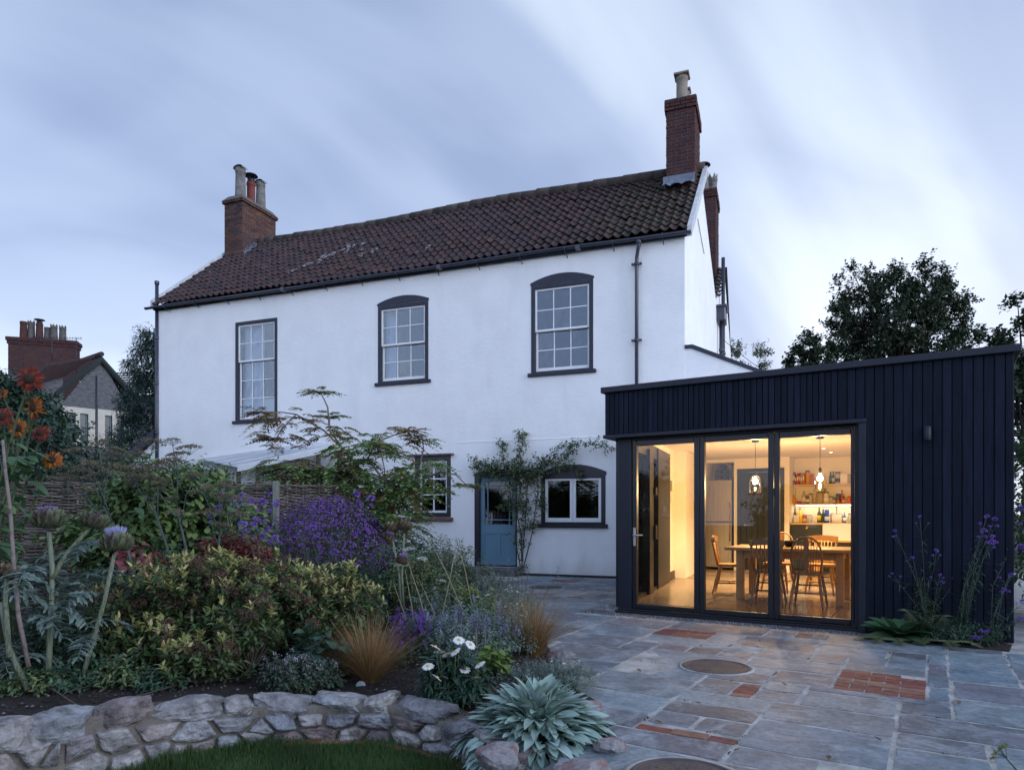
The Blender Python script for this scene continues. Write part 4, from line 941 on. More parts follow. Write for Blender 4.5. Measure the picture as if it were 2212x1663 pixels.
def vessel(zx, shelf, h, r, kind, col, label, y=.12, lidc=None, name='bottle', labc=None, cat='bottle'):
    z = {'u': z_up, 'l': z_lo, 'c': z_ct}[shelf]; yy = YK-y; x = EF.hit(z4(zx), 1100, yy)[0]; m = MB()
    key = '%s_%02d%02d%02d' % (kind, int(col[0]*99), int(col[1]*99), int(col[2]*99))
    mt = {'g': mat('glass_'+key, [col], rough=.1, spec=.7), 's': mat('solid_'+key, [col], rough=.45)}['g' if kind in ('bottle', 'jar') else 's']
    if kind == 'bottle': pr = [(r*.9, 0), (r, .01), (r, h*.58), (r*.85, h*.66), (r*.36, h*.78), (r*.34, h*.97), (r*.42, h), (r*.3, h)]
    elif kind == 'jar': pr = [(r*.9, 0), (r, .01), (r, h*.78), (r*.8, h*.86), (r*.8, h*.9)]
    elif kind == 'box': pr = None
    else: pr = [(r*.92, 0), (r, .008), (r, h-.01), (r*.9, h)]
    if pr: m.lathe(pr, n=14)
    else: m.bbox(-r, r, -r*.7, r*.7, 0, h, .008)
    r_ = empty(name, ew(x, yy, z+.001), FA, label=label, cat=cat); m.build('body', mt, r_)
    if kind in ('bottle', 'jar', 'tin'):
        c = MB(); q = {'bottle': (.40, .93, 1.03), 'jar': (.88, .89, 1.0), 'tin': (.9, .99, 1.04)}[kind]; c.lathe([(r*q[0], h*q[1]), (r*q[0], h*q[2]), (.001, h*q[2])], n=12)
        lc = lidc or (.12, .10, .08); c.build('cap', mat('cap_%02d%02d%02d' % tuple(int(k*99) for k in lc), [lc], rough=.4), r_)
    if labc:
        c = MB(); c.lathe([(r*1.02, h*.16), (r*1.02, h*.48)], n=14); c.build('paper_label', mat('lab_%02d%02d%02d' % tuple(int(k*99) for k in labc), [labc], rough=.7), r_)
GR, CLG, AMB, BLU = (.03, .09, .03), (.45, .42, .34), (.45, .20, .03), (.02, .06, .42)
V = vessel
V(1313, 'u', .30, .05, 'jar', (.62, .36, .08), 'tall jar of pasta beside the books', name='jar', cat='jar')
V(1340, 'u', .22, .03, 'tin', (.6, .08, .05), 'thin red tin right of the pasta jar', name='tin', cat='tin')
V(1449, 'u', .26, .034, 'bottle', GR, 'left of the two green bottles on the upper shelf')
V(1466, 'u', .26, .034, 'bottle', (.05, .12, .05), 'right of the two green bottles on the upper shelf', labc=(.6, .6, .5))
V(1492, 'u', .25, .058, 'jar', CLG, 'wide glass jar with a dark round label on the upper shelf', name='jar', labc=(.05, .05, .05), cat='jar')
V(1530, 'u', .21, .07, 'box', (.75, .72, .62), 'cream box on the upper shelf', name='storage_box', cat='box')
V(1560, 'u', .18, .05, 'tin', (.35, .34, .31), 'grey tin at the right of the upper shelf', name='tin', cat='tin')
V(1226, 'l', .34, .055, 'box', (.65, .58, .42), 'tall carton at the left end of the lower shelf', name='carton', y=.07, cat='box')
V(1231, 'l', .18, .042, 'bottle', (.60, .20, .03), 'orange bottle at the left end of the lower shelf', y=.2)
V(1263, 'l', .05, .05, 'tin', (.55, .04, .10), 'low red tin on the lower shelf', name='tin', cat='tin')
V(1290, 'l', .26, .042, 'bottle', CLG, 'clear bottle with a white paper label on the lower shelf', labc=(.75, .73, .66))
V(1314, 'l', .19, .042, 'jar', (.16, .07, .04), 'dark jam jar on the lower shelf', name='jar', lidc=(.5, .4, .2), cat='jar', labc=(.7, .66, .5))
V(1332, 'l', .22, .04, 'jar', CLG, 'slim glass jar on the lower shelf left of the round demijohn', name='jar', cat='jar')
V(1355, 'l', .13, .045, 'jar', (.4, .3, .15), 'short jar with pale lid on the lower shelf', name='jar', lidc=(.6, .55, .4), cat='jar')
V(1385, 'l', .25, .078, 'jar', (.38, .33, .24), 'round glass demijohn on the lower shelf', name='demijohn', cat='jar')
V(1424, 'l', .25, .055, 'jar', (.66, .62, .52), 'storage jar with a white label on the lower shelf', name='jar', labc=(.8, .78, .7), cat='jar')
V(1452, 'l', .15, .045, 'jar', CLG, 'short clear jar right of the labelled storage jar', name='jar', cat='jar')
V(1470, 'l', .13, .035, 'jar', (.2, .2, .15), 'small jar with black lid on the lower shelf', name='jar', lidc=(.02, .02, .02), cat='jar', labc=(.7, .7, .65))
V(1497, 'l', .20, .05, 'tin', (.05, .12, .25), 'blue tin behind the spice jars', name='tin', y=.08, cat='tin')
V(1494, 'l', .10, .03, 'jar', (.55, .13, .03), 'small jar of red spice, leftmost of the three spice jars', name='jar', lidc=(.02, .02, .02), y=.2, cat='jar')
V(1517, 'l', .28, .032, 'bottle', (.30, .08, .02), 'tall brown sauce bottle with a red cap', lidc=(.6, .05, .03), y=.1)
V(1527, 'l', .13, .032, 'jar', (.50, .10, .03), 'small jar of red spice, middle of the three spice jars', name='jar', lidc=(.02, .02, .02), y=.2, cat='jar', labc=(.8, .6, .2))
V(1560, 'l', .15, .038, 'jar', (.58, .12, .03), 'small jar of red spice, rightmost on the lower shelf', name='jar', lidc=(.5, .05, .03), y=.2, cat='jar')
V(1216, 'c', .22, .03, 'box', (.15, .35, .08), 'green packet at the left end of the worktop', name='carton', cat='box')
V(1238, 'c', .30, .036, 'bottle', (.05, .05, .03), 'dark bottle at the left of the worktop', y=.1)
V(1246, 'c', .16, .05, 'box', (.78, .74, .64), 'white mug at the left of the worktop', name='mug', y=.25, cat='mug')
V(1268, 'c', .30, .055, 'bottle', (.72, .50, .05), 'large yellow bottle of oil on the worktop')
V(1296, 'c', .17, .042, 'tin', (.45, .10, .06), 'red striped tin on the worktop', name='tin', labc=(.7, .65, .55), cat='tin')
V(1326, 'c', .16, .05, 'tin', (.55, .55, .52), 'silver canister on the worktop', name='canister', cat='tin')
V(1382, 'c', .32, .042, 'bottle', (.03, .05, .02), 'dark wine bottle with a yellow label on the worktop', labc=(.75, .62, .08))
V(1405, 'c', .28, .038, 'bottle', (.02, .06, .03), 'dark green bottle beside the yellow labelled bottle')
V(1427, 'c', .27, .045, 'tin', BLU, 'blue drum with a white round label on the worktop', name='canister', labc=(.65, .68, .75), cat='tin')
V(1532, 'c', .22, .028, 'bottle', (.04, .12, .5), 'blue washing up bottle beside the sink tap', lidc=(.75, .2, .1), labc=(.8, .82, .85), y=.1)
V(1566, 'c', .20, .04, 'jar', (.5, .45, .35), 'glass jar at the right end of the worktop', name='jar', y=.08, cat='jar')
# sideboard behind the table
ix0, iz = EF.hit(z4(1345), (1400+985*.631)/1.736, 4.7); isl = empty('kitchen_island', ew(ix0, 4.7), FA, label='pale wood kitchen island behind the dining table', cat='island'); w = XR-.9-ix0
m = MB(); m.bbox(0, w, -.1, .6, iz-FLZ-.045, iz-FLZ, .006); m.build('worktop', PINE, isl)
for sx in (.06, w-.06):
    for sy in (-.04, .54): m = MB(); m.bbox(sx-.035, sx+.035, sy-.035, sy+.035, 0, iz-FLZ-.046, .004); m.build('leg', PINE, isl)
m = MB(); m.box(.1, w-.1, -.02, .5, .4, .43); m.build('shelf', PINE, isl)
# ------------------------------------------------------------------ ground, patio, lawn, bed
m = MB(); m.add([(-600, -60, -.42), (600, -60, -.42), (600, 1200, -.42), (-600, 1200, -.42)], [(0, 1, 2, 3)])
SOIL = mat('soil', [(.012, .009, .008), (.022, .016, .014), (.035, .027, .024)], rough=.95, scale=14, bump=.9, bscale=35, bdist=.03)
m.build('ground', mat('ground_green', [(.02, .03, .015), (.035, .045, .02)], rough=.95, scale=.4), kind='structure')
SLAB = mat('flagstone', [(.14, .185, .235), (.175, .235, .275), (.155, .155, .19), (.125, .135, .155), (.20, .255, .285), (.14, .165, .205), (.10, .10, .11), (.16, .22, .265)], rough=.62, scale=3.2, island=True, bump=.75, bscale=9, noise_amt=1.0, spec=.45, bdist=.012, detail=9)
t_ = SLAB.node_tree; b_ = [n for n in t_.nodes if n.type == 'BSDF_PRINCIPLED'][0]; tc_ = [n for n in t_.nodes if n.type == 'TEX_COORD'][0]; src = b_.inputs['Base Color'].links[0].from_socket
nz = N(t_, 'ShaderNodeTexNoise'); nz.inputs['Scale'].default_value = 2.3; nz.inputs['Detail'].default_value = 12; nz.inputs['Roughness'].default_value = .72; nz.inputs['Distortion'].default_value = 1.2; t_.links.new(tc_.outputs['Object'], nz.inputs[0])
c_ = mixc(t_, ramp(t_, nz.outputs['Fac'], [(.50, 0.), (.57, .45), (.66, .8)]), src, (.29, .33, .36))      # limescale and old mortar smears
nz2 = N(t_, 'ShaderNodeTexNoise'); nz2.inputs['Scale'].default_value = 26; nz2.inputs['Detail'].default_value = 6; nz2.inputs['Roughness'].default_value = .8; t_.links.new(tc_.outputs['Object'], nz2.inputs[0])
c_ = mixc(t_, 1.0, c_, ramp(t_, nz2.outputs['Fac'], [(.3, .55), (.5, 1.), (.7, 1.35)]), 'MULTIPLY'); t_.links.new(c_, b_.inputs['Base Color'])
JOINT = mat('joint_mortar', [(.20, .195, .18), (.36, .355, .34), (.50, .49, .48)], rough=.95, scale=5, bump=.8, bscale=40, detail=10)
PB = mat('paving_brick', [(.20, .065, .048), (.27, .085, .06), (.15, .06, .055), (.27, .15, .10), (.22, .10, .08)], rough=.8, scale=16, island=True, bump=.5, bscale=50)
rng = R_(8)
# patches are kept in patio coordinates: x right along the extension, y towards the house (negative = towards the camera)
PX0, PX1, PY0, PY1 = -3.4, 7.6, -7.4, 5.2; CS = .15
def pf(u, v): return EF.floor(u, v, .0)
def prect(us): p = [pf(u, v) for u, v in us]; xs = [a for a, b in p]; ys = [b for a, b in p]; return min(xs), max(xs), min(ys), max(ys)
def z5(x, y): return ((1900+x*.5425)/1.736, (2100+y*.5425)/1.736)
def z6(x, y): return ((2900+x*.5934)/1.736, (1900+y*.5934)/1.736)
brickp = []
def bp_(c, w, h): brickp.append((c[0]-w/2, c[0]+w/2, c[1]-h/2, c[1]+h/2))
bp_(pf(*z5(1215, 510)), .62, .42); bp_(pf(*z6(665, 1125)), .64, .72); bp_(pf(*z5(1655, 905)), .15, .52); bp_(pf(*z5(1245, 1225)), .60, .17); bp_(pf(*z5(2088, 530)), .12, .30)
bp_(pf(*z5(410, 150)), .6, .3); bp_(pf(*z5(490, 267)), .3, .12)
mh = [(*pf(*z5(1447, 748)), .275), (*pf(1480, 1688), .27), (*pf(*z5(270, 195)), .30)]
def inbed(x, y):       # flower bed right edge: no slabs under the bed
    w = EF.w(x, y); return w[0] < bed_edge(w[1])
BE = [(3.2, .30), (3.9, .62), (4.4, .66), (5.0, .52), (5.8, .47), (6.6, .36), (7.4, .38), (8.3, .26), (9.3, .06), (10.3, -.22), (11.3, -.5), (12.3, -.75), (13.5, -1.0), (16, -1.5)]
def bed_edge(Yw): return float(np.interp(Yw, [a for a, b in BE], [b for a, b in BE]))
nx, ny = int((PX1-PX0)/CS), int((PY1-PY0)/CS); occ = np.zeros((nx, ny), bool); cells = []
def cov(a, b, c, d):
    i0, i1 = int(round((a-PX0)/CS)), int(round((b-PX0)/CS)); j0, j1 = int(round((c-PY0)/CS)), int(round((d-PY0)/CS)); i1 = max(i1, i0+1); j1 = max(j1, j0+1); return i0, i1, j0, j1
bricks_cells = []
for r in brickp:
    i0, i1, j0, j1 = cov(*r); occ[i0:i1, j0:j1] = True; bricks_cells.append((PX0+i0*CS, PX0+i1*CS, PY0+j0*CS, PY0+j1*CS))
opts = [(5, 4), (6, 4), (4, 3), (6, 3), (4, 4), (5, 3), (3, 3), (3, 2), (2, 2), (5, 4), (7, 4), (4, 2)]
rows = 0; j = 0
for j in range(ny):
    for i in range(nx):
        if occ[i, j]: continue
        for _ in range(8):
            w, h = opts[rng.integers(len(opts))]
            if i+w <= nx and j+h <= ny and not occ[i:i+w, j:j+h].any(): break
        else:
            w = h = 1
            while i+w < nx and w < 5 and not occ[i+w, j]: w += 1
            while j+h < ny and h < 3 and not occ[i:i+w, j+h].any(): h += 1
        # do not leave slivers one cell wide
        if i+w+1 <= nx-1 and not occ[i+w, j] and (i+w+1 >= nx or occ[i+w+1, j]) and not occ[i+w:i+w+1, j:j+h].any(): w += 1
        occ[i:i+w, j:j+h] = True; cells.append((PX0+i*CS, PX0+(i+w)*CS, PY0+j*CS, PY0+(j+h)*CS))
def slab(mb, a, b, c, d, z, rng, g=.013, rmax=.020):
    g = g*rng.uniform(.4, 1.7); a += g; b -= g; c += g; d -= g
    if b-a < .05 or d-c < .05: return
    r = min(rmax, (b-a)*.2, (d-c)*.2); pts = []
    for (x, y, sx, sy) in ((a, c, 1, 1), (b, c, -1, 1), (b, d, -1, -1), (a, d, 1, -1)):
        rr = r*rng.uniform(.3, 1.3); q = [(x+sx*rr, y), (x+sx*rr*.3, y+sy*rr*.3), (x, y+sy*rr)]
        if sx*sy < 0: q = q[::-1]
        if (sx, sy) == (1, 1): q = q[::-1]
        if (sx, sy) == (-1, -1): q = q[::-1] if q[0][0] != b else q
        pts.append(q)
    ring = [pts[0][0], pts[0][1], pts[0][2], pts[1][0], pts[1][1], pts[1][2], pts[2][0], pts[2][1], pts[2][2], pts[3][0], pts[3][1], pts[3][2]]
    cx_, cy_ = (a+b)/2, (c+d)/2; ring = sorted(ring, key=lambda p: math.atan2((p[1]-cy_)/(d-c), (p[0]-cx_)/(b-a)))
    # break the straight edges up
    out = []
    for p, q in zip(ring, ring[1:]+ring[:1]):
        out.append(p); L = math.hypot(q[0]-p[0], q[1]-p[1]); k = int(L/.09)
        for t in range(1, k): f = t/k; nx_, ny_ = -(q[1]-p[1])/L, (q[0]-p[0])/L; e = rng.normal(0, .0045); out.append((p[0]+(q[0]-p[0])*f+nx_*e, p[1]+(q[1]-p[1])*f+ny_*e))
    tx, ty_ = rng.normal(0, .004, 2); zf = lambda p: z + tx*(p[0]-cx_) + ty_*(p[1]-cy_)
    n = len(out); V = [(p[0], p[1], zf(p)-.012) for p in out]; V += [(cx_+(p[0]-cx_)*.99, cy_+(p[1]-cy_)*.985, zf(p)) for p in out]
    mb.add(V, [tuple(range(n, 2*n))] + [(i, (i+1) % n, n+(i+1) % n, n+i) for i in range(n)])
mb = MB()
for (a, b, c, d) in cells:
    cx_, cy_ = (a+b)/2, (c+d)/2
    if inbed(b, cy_-.1) or any(math.hypot(cx_-x, cy_-y) < r*.75 for x, y, r in mh): continue
    w = EF.w(cx_, cy_); hn = (w[0]-p0[0])*.3532+(w[1]-p0[1])*.9354
    if hn > -.12 or w[1] < 2.2: continue
    if d > -.27 and cx_ > -.12: continue         # gravel strip and the extension itself
    if cy_ > -.22 and cx_ > -.34 and cy_ < .3: continue
    slab(mb, a, b, c, d, .012+rng.normal(0, .0012), rng)
for (a, b, c, d) in bricks_cells:
    w, h = b-a, d-c; L, B = .215, .105; q = MB()
    long_x = True; y = c; k = 0
    while y < d-.03:
        x = a - (L/2 if k % 2 else 0)
        hh = min(B, d-y)
        while x < b-.02:
            x1 = min(x+L, b); x1 = b if b-x1 < .07 else x1; xa = max(x, a)
            if x1-xa > .03: slab(q, xa, x1, y, y+hh, .014+rng.normal(0, .002), rng, .005, .006)
            x = x1 if x1 == b else x+L
        y += B; k += 1
    mb.v += q.v; mb.f += [(f + mb.n, 1, s) for f, _, s in q.f]; mb.n += q.n
root = mb.build('patio', [SLAB, PB], None, kind='structure'); root.location = (1.417, 9.045, 0); root.rotation_euler = (0, 0, EF.a)
# mortar bed under the slabs
V = []; ys = np.linspace(2.2, 15.2, 40)
for yw in ys: V += [(bed_edge(yw)-.02, yw, .009), (11, yw, .009)]
m = MB(); m.add(V, [(2*i, 2*i+1, 2*i+3, 2*i+2) for i in range(len(ys)-1)]); m.build('patio_bed', JOINT, None, kind='structure')
# gravel strip along the doors
GRV = mat('gravel', [(.03, .032, .045), (.055, .058, .075), (.09, .09, .10), (.04, .04, .055), (.20, .19, .18)], rough=.8, island=True, scale=20)
m = MB(); rg = R_(4); n = 9000
def stones(mb, xs, ys, zs, r, rg):
    n = len(xs); oc = np.array([(1, 0, 0), (0, 1, 0), (-1, 0, 0), (0, -1, 0), (0, 0, 1)], float)
    sc = r[:, None, None]*rg.uniform(.6, 1.3, (n, 5, 3)); a = rg.uniform(0, 6.28, n); ca_, sa_ = np.cos(a), np.sin(a)
    v = oc[None]*sc; vx = v[..., 0]*ca_[:, None]-v[..., 1]*sa_[:, None]; vy = v[..., 0]*sa_[:, None]+v[..., 1]*ca_[:, None]
    V = np.stack([vx+xs[:, None], vy+ys[:, None], v[..., 2]*.8+zs[:, None]], -1)
    F = np.array([(0, 1, 4), (1, 2, 4), (2, 3, 4), (3, 0, 4)])[None]+(np.arange(n)*5)[:, None, None]; mb.add(V.reshape(-1, 3), F.reshape(-1, 3))
xs = rg.uniform(-.5, 2.95, n); ys_ = rg.uniform(-.36, -.02, n); k = (xs > -.12) | True
stones(m, xs, ys_, np.full(n, .006), rg.uniform(.006, .012, n), rg)
n2_ = 2600; xs = rg.uniform(-.42, -.0, n2_); ys_ = rg.uniform(-.2, 1.6, n2_)*1.0; xs = xs + ys_*-.0 + ys_*.18; stones(m, xs-.05, ys_, np.full(n2_, .006), rg.uniform(.006, .012, n2_), rg)
n3 = 2500; s_ = rg.uniform(hx(1150), LEN-.2, n3); y_ = -rg.uniform(.03, .16, n3); P = np.array([HF.w(a, b) for a, b in zip(s_, y_)]); L_ = (P[:, :2]-EF.o) @ np.stack([EF.x, EF.y], 1); stones(m, L_[:, 0], L_[:, 1], np.full(n3, .006), rg.uniform(.006, .013, n3), rg)
gv = m.build('gravel', GRV, None, kind='stuff', label='strip of dark slate chippings round the base of the walls', cat='gravel'); gv.location = root.location; gv.rotation_euler = root.rotation_euler
# manhole covers
IRONC = mat('rusted_iron', [(.05, .045, .052), (.085, .07, .07), (.13, .08, .06)], rough=.7, scale=7, bump=.4, bscale=40, spec=.5)
for (x, y, r), lb in zip(mh, ('round iron manhole cover in the middle of the patio', 'large round iron manhole cover at the bottom edge, nearest the camera', 'round dark manhole cover near the blue door')):
    w = EF.w(x, y, .016); e = empty('manhole_cover', w, EF.a, label=lb, cat='manhole cover')
    c = MB(); c.lathe([(r+.035, -.01), (r+.035, .002), (r+.004, .003), (r+.004, -.008)], n=44); c.build('surround', JOINT, e)
    c = MB(); c.lathe([(r-.018, .0015), (.001, .0016)], n=44, smooth=False)
    q = int(r/.034)
    for i in range(-q, q+1):
        for j in range(-q, q+1):
            a, b = i*.034, j*.034
            if math.hypot(a, b) < r-.045:
                if (i+j) % 2: c.box(a-.012, a+.012, b-.004, b+.004, .0016, .0032)
                else: c.box(a-.004, a+.004, b-.012, b+.012, .0016, .0032)
    c.lathe([(r-.02, .001), (r-.018, .007), (r-.003, .007), (r-.001, .0)], n=44); c.build('cover', IRONC, e)
# ---- curved rubble wall and lawn
LZ = -.15
wp = [(-90, 1752, 1600), (0, 1735, 1568), (100, 1700, 1548), (250, 1663, 1524), (400, 1630, 1516), (540, 1604, 1512), (700, 1597, 1510), (830, 1600, 1506), (920, 1616, 1527), (1000, 1642, 1560), (1060, 1668, 1590), (1130, 1700, 1625)]
base = []; top = []
for u, vb, vt in wp:
    g = G(u, vb, LZ); base.append(g[:2]); top.append(EYE+(HZ-vt)/FL*(g[1]+.02))
base = np.array(base); top = np.array(top); ss = np.concatenate([[0], np.cumsum(np.linalg.norm(np.diff(base, axis=0), axis=1))])
def wpt(s): return np.array([np.interp(s, ss, base[:, 0]), np.interp(s, ss, base[:, 1])]), float(np.interp(s, ss, top))
def wdir(s): a, _ = wpt(max(0, s-.06)); b, _ = wpt(min(ss[-1], s+.06)); d = b-a; return d/np.linalg.norm(d)
STONE = mat('rubble', [(.22, .21, .23), (.31, .295, .29), (.16, .165, .19), (.37, .355, .34), (.22, .17, .165), (.20, .215, .24), (.34, .335, .34)], rough=.88, scale=9, island=True, bump=1., bscale=26, noise_amt=1.9, bdist=.028, detail=10)
MORT2 = mat('wall_mortar', [(.09, .075, .06), (.15, .13, .11), (.18, .16, .14)], rough=.95, scale=10, bump=.9, bscale=40, bdist=.02)
def rock(mb, c, ex, ey, ez, sx, sy, sz, rg, n=11, mat=0):
    g = np.linspace(-1, 1, n); V = []; F = []
    off = rg.uniform(0, 100, 3); pw = rg.uniform(.42, .62)
    cut = [(rg.normal(0, 1, 3), rg.uniform(.66, .9)) for _ in range(9)]
    cut = [(a/np.linalg.norm(a), d) for a, d in cut]
    for ax in range(3):
        for sg in (-1, 1):
            b = len(V)
            for i in range(n):
                for j in range(n):
                    p = np.zeros(3); p[ax] = sg; p[(ax+1) % 3] = g[i]; p[(ax+2) % 3] = g[j]
                    q = p/np.linalg.norm(p); q = q*(1-pw) + p*pw
                    for a, d in cut:
                        k = q @ a
                        if k > d: q = q - a*(k-d)*.97
                    h = mnoise.noise(Vector(q*1.8+off))*.14 + (1-abs(mnoise.noise(Vector(q*3.2+off)))*2)*.06 + mnoise.noise(Vector(q*8+off))*.045
                    q = q*(1+h); V.append(c + ex*q[0]*sx + ey*q[1]*sy + ez*q[2]*sz)
            for i in range(n-1):
                for j in range(n-1):
                    f = (b+i*n+j, b+(i+1)*n+j, b+(i+1)*n+j+1, b+i*n+j+1); F.append(f if sg > 0 else f[::-1])
    V = np.array(V); rd = np.round(V, 6); _, idx, inv = np.unique(rd, axis=0, return_index=True, return_inverse=True); inv = inv.ravel()
    mb.add(V[idx], inv[np.array(F)], mat, False)
rg = R_(31); mb = MB(); S = .0; up = np.array([0, 0, 1.])
rowsN = 3
def place_course(z0f, z1f, smin, smax, wr, seed):
    r = R_(seed); s = smin
    while s < smax:
        w = r.uniform(*wr); s2 = min(s+w, smax); sc = (s+s2)/2; p, tz_ = wpt(sc); d = wdir(sc); nrm = np.array([d[1], -d[0]])
        H0 = LZ; h = tz_-H0; za, zb = H0+h*z0f, H0+h*z1f; ja, jb = r.uniform(-.02, .02, 2)
        if r.uniform() < .16 and z1f < .99: zb += h*.16
        c3 = np.array([p[0], p[1], (za+zb)/2+ja*.3]) + np.array([*(-nrm*(.055+r.uniform(-.015, .015))), 0])
        rot = r.normal(0, .10); ex = np.array([*(d*math.cos(rot)), math.sin(rot)]); ez = np.array([*(-d*math.sin(rot)), math.cos(rot)]); ey = np.array([*nrm, 0.])
        rock(mb, c3, ex, ey, ez, (s2-s)/2*1.2-.004, .105, (zb-za)/2*1.16, r)
        s = s2
place_course(.60, 1.05, 0, ss[-1], (.18, .40), 7)
def clip(poly, p, n):       # keep the side where (x-p).n <= 0
    out = []
    for i in range(len(poly)):
        a, b = poly[i], poly[(i+1) % len(poly)]; da, db = (a-p) @ n, (b-p) @ n
        if da <= 0: out.append(a)
        if da*db < 0: out.append(a+(b-a)*da/(da-db))
    return out
r = R_(66); HT = .62; asp = 1.75; seeds = []
for row in range(2):
    x = r.uniform(-.1, 0); y = (row+.5)/2*HT*.36
    while x < ss[-1]+.1: seeds.append((x, y+r.uniform(-.034, .034))); x += r.uniform(.08, .30)
seeds = np.array(seeds); SQ = seeds*[1/asp, 1]
for i in range(len(SQ)):
    q = SQ[i]; poly = [np.array(p) for p in ((q[0]-.15, -.03), (q[0]+.15, -.03), (q[0]+.15, HT*.36+.02), (q[0]-.15, HT*.36+.02))]
    for j in np.argsort(((SQ-q)**2).sum(1))[1:14]:
        dlt = SQ[j]-q; dn = dlt/np.linalg.norm(dlt); poly = clip(poly, (q+SQ[j])/2-dn*r.uniform(.003, .009), dn)
        if len(poly) < 3: break
    if len(poly) < 3: continue
    P_ = np.array(poly)*[asp, 1]; c_ = P_.mean(0); ring = []
    for k in range(len(P_)):
        a, b = P_[k], P_[(k+1) % len(P_)]; nseg = max(1, int(np.linalg.norm(b-a)/.018))
        for t in range(nseg): ring.append(a+(b-a)*(t+(.18 if t == 0 else 0))/nseg)
    ring = np.array(ring); m_ = len(ring); V = []; tilt = r.normal(0, .12, 2); pr = r.uniform(.03, .065); off = r.uniform(0, 99, 3)
    for sc_, dp_ in ((1., -.03), (.985, .25), (.93, .75), (.78, .95), (.55, 1.), (.28, 1.02), (.0, 1.03)):
        for p_ in ring:
            w_ = c_+(p_-c_)*sc_; nz_ = mnoise.noise(Vector((w_[0]*14, w_[1]*14, off[0])))*.012 + mnoise.noise(Vector((w_[0]*42, w_[1]*42, off[1])))*.006 + (1-2*abs(mnoise.noise(Vector((w_[0]*9, w_[1]*22, off[2])))))*.007
            d_ = pr*dp_ + (tilt @ (w_-c_))*min(1, dp_+.1) + nz_*(dp_ > 0)
            base_, tz_ = wpt(min(max(w_[0], 0), ss[-1])); dd = wdir(min(max(w_[0], 0), ss[-1])); nn_ = np.array([dd[1], -dd[0]]); hh = (tz_-LZ)/.36
            q3 = base_+nn_*d_; V.append((q3[0], q3[1], LZ+w_[1]*hh))
    F_ = [(a*m_+b, a*m_+(b+1) % m_, (a+1)*m_+(b+1) % m_, (a+1)*m_+b) for a in range(6) for b in range(m_)]
    mb.add(V, np.array(F_), 0, False)
wallroot = empty('garden_wall', (0, 0, 0), label='low curved rubble stone wall holding up the flower bed', cat='wall')
mb.build('stones', STONE, wallroot)
m = MB(); V = []; sN = np.linspace(0, ss[-1], 40)
for s in sN:
    p, tz_ = wpt(s); d = wdir(s); nrm = np.array([d[1], -d[0]]); f = p+nrm*.014; bk = p-nrm*.24; V += [(*f, LZ-.1), (*f, tz_-.035), (*bk, tz_-.035), (*bk, LZ-.1)]
m.add(V, np.array([(4*i+k, 4*(i+1)+k, 4*(i+1)+k+1, 4*i+k+1) for i in range(39) for k in range(3)]), 0, True); m.build('mortar', MORT2, wallroot)
# loose stones edging the bed along the patio: each its own thing
rg = R_(55)
EDG = mat('edge_stone', [(.26, .20, .20), (.19, .12, .12), (.27, .25, .26), (.20, .20, .22), (.33, .31, .31)], rough=.9, scale=6, bump=1., bscale=22, bdist=.02, detail=10)
edge = [(1213, 1418, .10, 'pinkish boulder edging the bed beside the copper grass'), (1232, 1440, .07, 'flat grey stone edging the bed below the pinkish boulder'), (1252, 1452, .06, 'small pale stone at the corner of the bed by the silver mat'), (1262, 1545, .11, 'red veined stone at the bed edge behind the lambs ear'), (1318, 1612, .07, 'pale stone at the foot of the lambs ear beside the patio'), (1262, 1680, .11, 'big reddish stone under the lambs ear at the bottom edge'), (1080, 1640, .10, 'brown stone at the end of the garden wall')]
for u, v, r, lb in edge:
    g = G(u, v, .03); m = MB(); rock(m, np.zeros(3), np.array([1., .2, 0]), np.array([-.2, 1., 0]), up, r*1.25, r, r*.75, rg, 8); o = m.build('stone', EDG); o.location = g; tag(o, lb, 'stone', 'stones edging the bed')
# soil sheet
def soil_z(x, y):
    e = bed_edge(y)-x; z = -.02 + .16*min(1, max(0, e/.8)) ; f = np.interp(y, [3.5, 4.3, 6, 9], [.02, .03, .12, .16]); return min(z+.02, f+.02*max(0, -x)) 
V = []; nxs, nys = 70, 70
gxs = np.linspace(-1, 0, nxs); gys = np.linspace(3.3, 14.5, nys)
def front_y(x): 
    o = np.argsort(base[:, 0]); return float(np.interp(x, base[o, 0], base[o, 1]))+.10
for i in range(nxs):
    for j in range(nys):
        yy = gys[j]; e = bed_edge(yy); x = e + gxs[i]*(e+9.5); 
        z = soil_z(x, yy) + mnoise.noise(Vector((x*3, yy*3, 0)))*.025
        fy = front_y(x)
        if yy < fy: z = LZ-.1
        elif yy < fy+.35 and x < .6: z = min(z, float(np.interp(x, base[:, 0], top))-.04)
        V.append((x, yy, z))
m = MB(); m.add(V, np.array([(i*nys+j, (i+1)*nys+j, (i+1)*nys+j+1, i*nys+j+1) for i in range(nxs-1) for j in range(nys-1)]), 0, True); m.build('flower_bed', SOIL, None, kind='structure')
# soil crumbs and pebbles near the wall
rg = R_(41); n = 5200; xs = rg.uniform(-3.2, .7, n); ys_ = rg.uniform(4.0, 6.6, n); k = (xs < np.array([bed_edge(y) for y in ys_])-.05) & (ys_ > np.array([front_y(x) for x in xs])+.05); xs, ys_ = xs[k], ys_[k]
m = MB(); stones(m, xs, ys_, np.array([min(soil_z(x, y), float(np.interp(x, base[:, 0], top))-.04 if y < front_y(x)+.35 else 9)+.01 for x, y in zip(xs, ys_)]), rg.uniform(.004, .016, len(xs)), rg)
m.build('soil_crumbs', mat('crumbs', [(.02, .015, .013), (.03, .022, .02), (.045, .035, .03), (.02, .016, .014), (.16, .15, .15)], rough=.95, island=True), None, kind='stuff', label='crumbs of earth and grit on the flower bed', cat='soil')
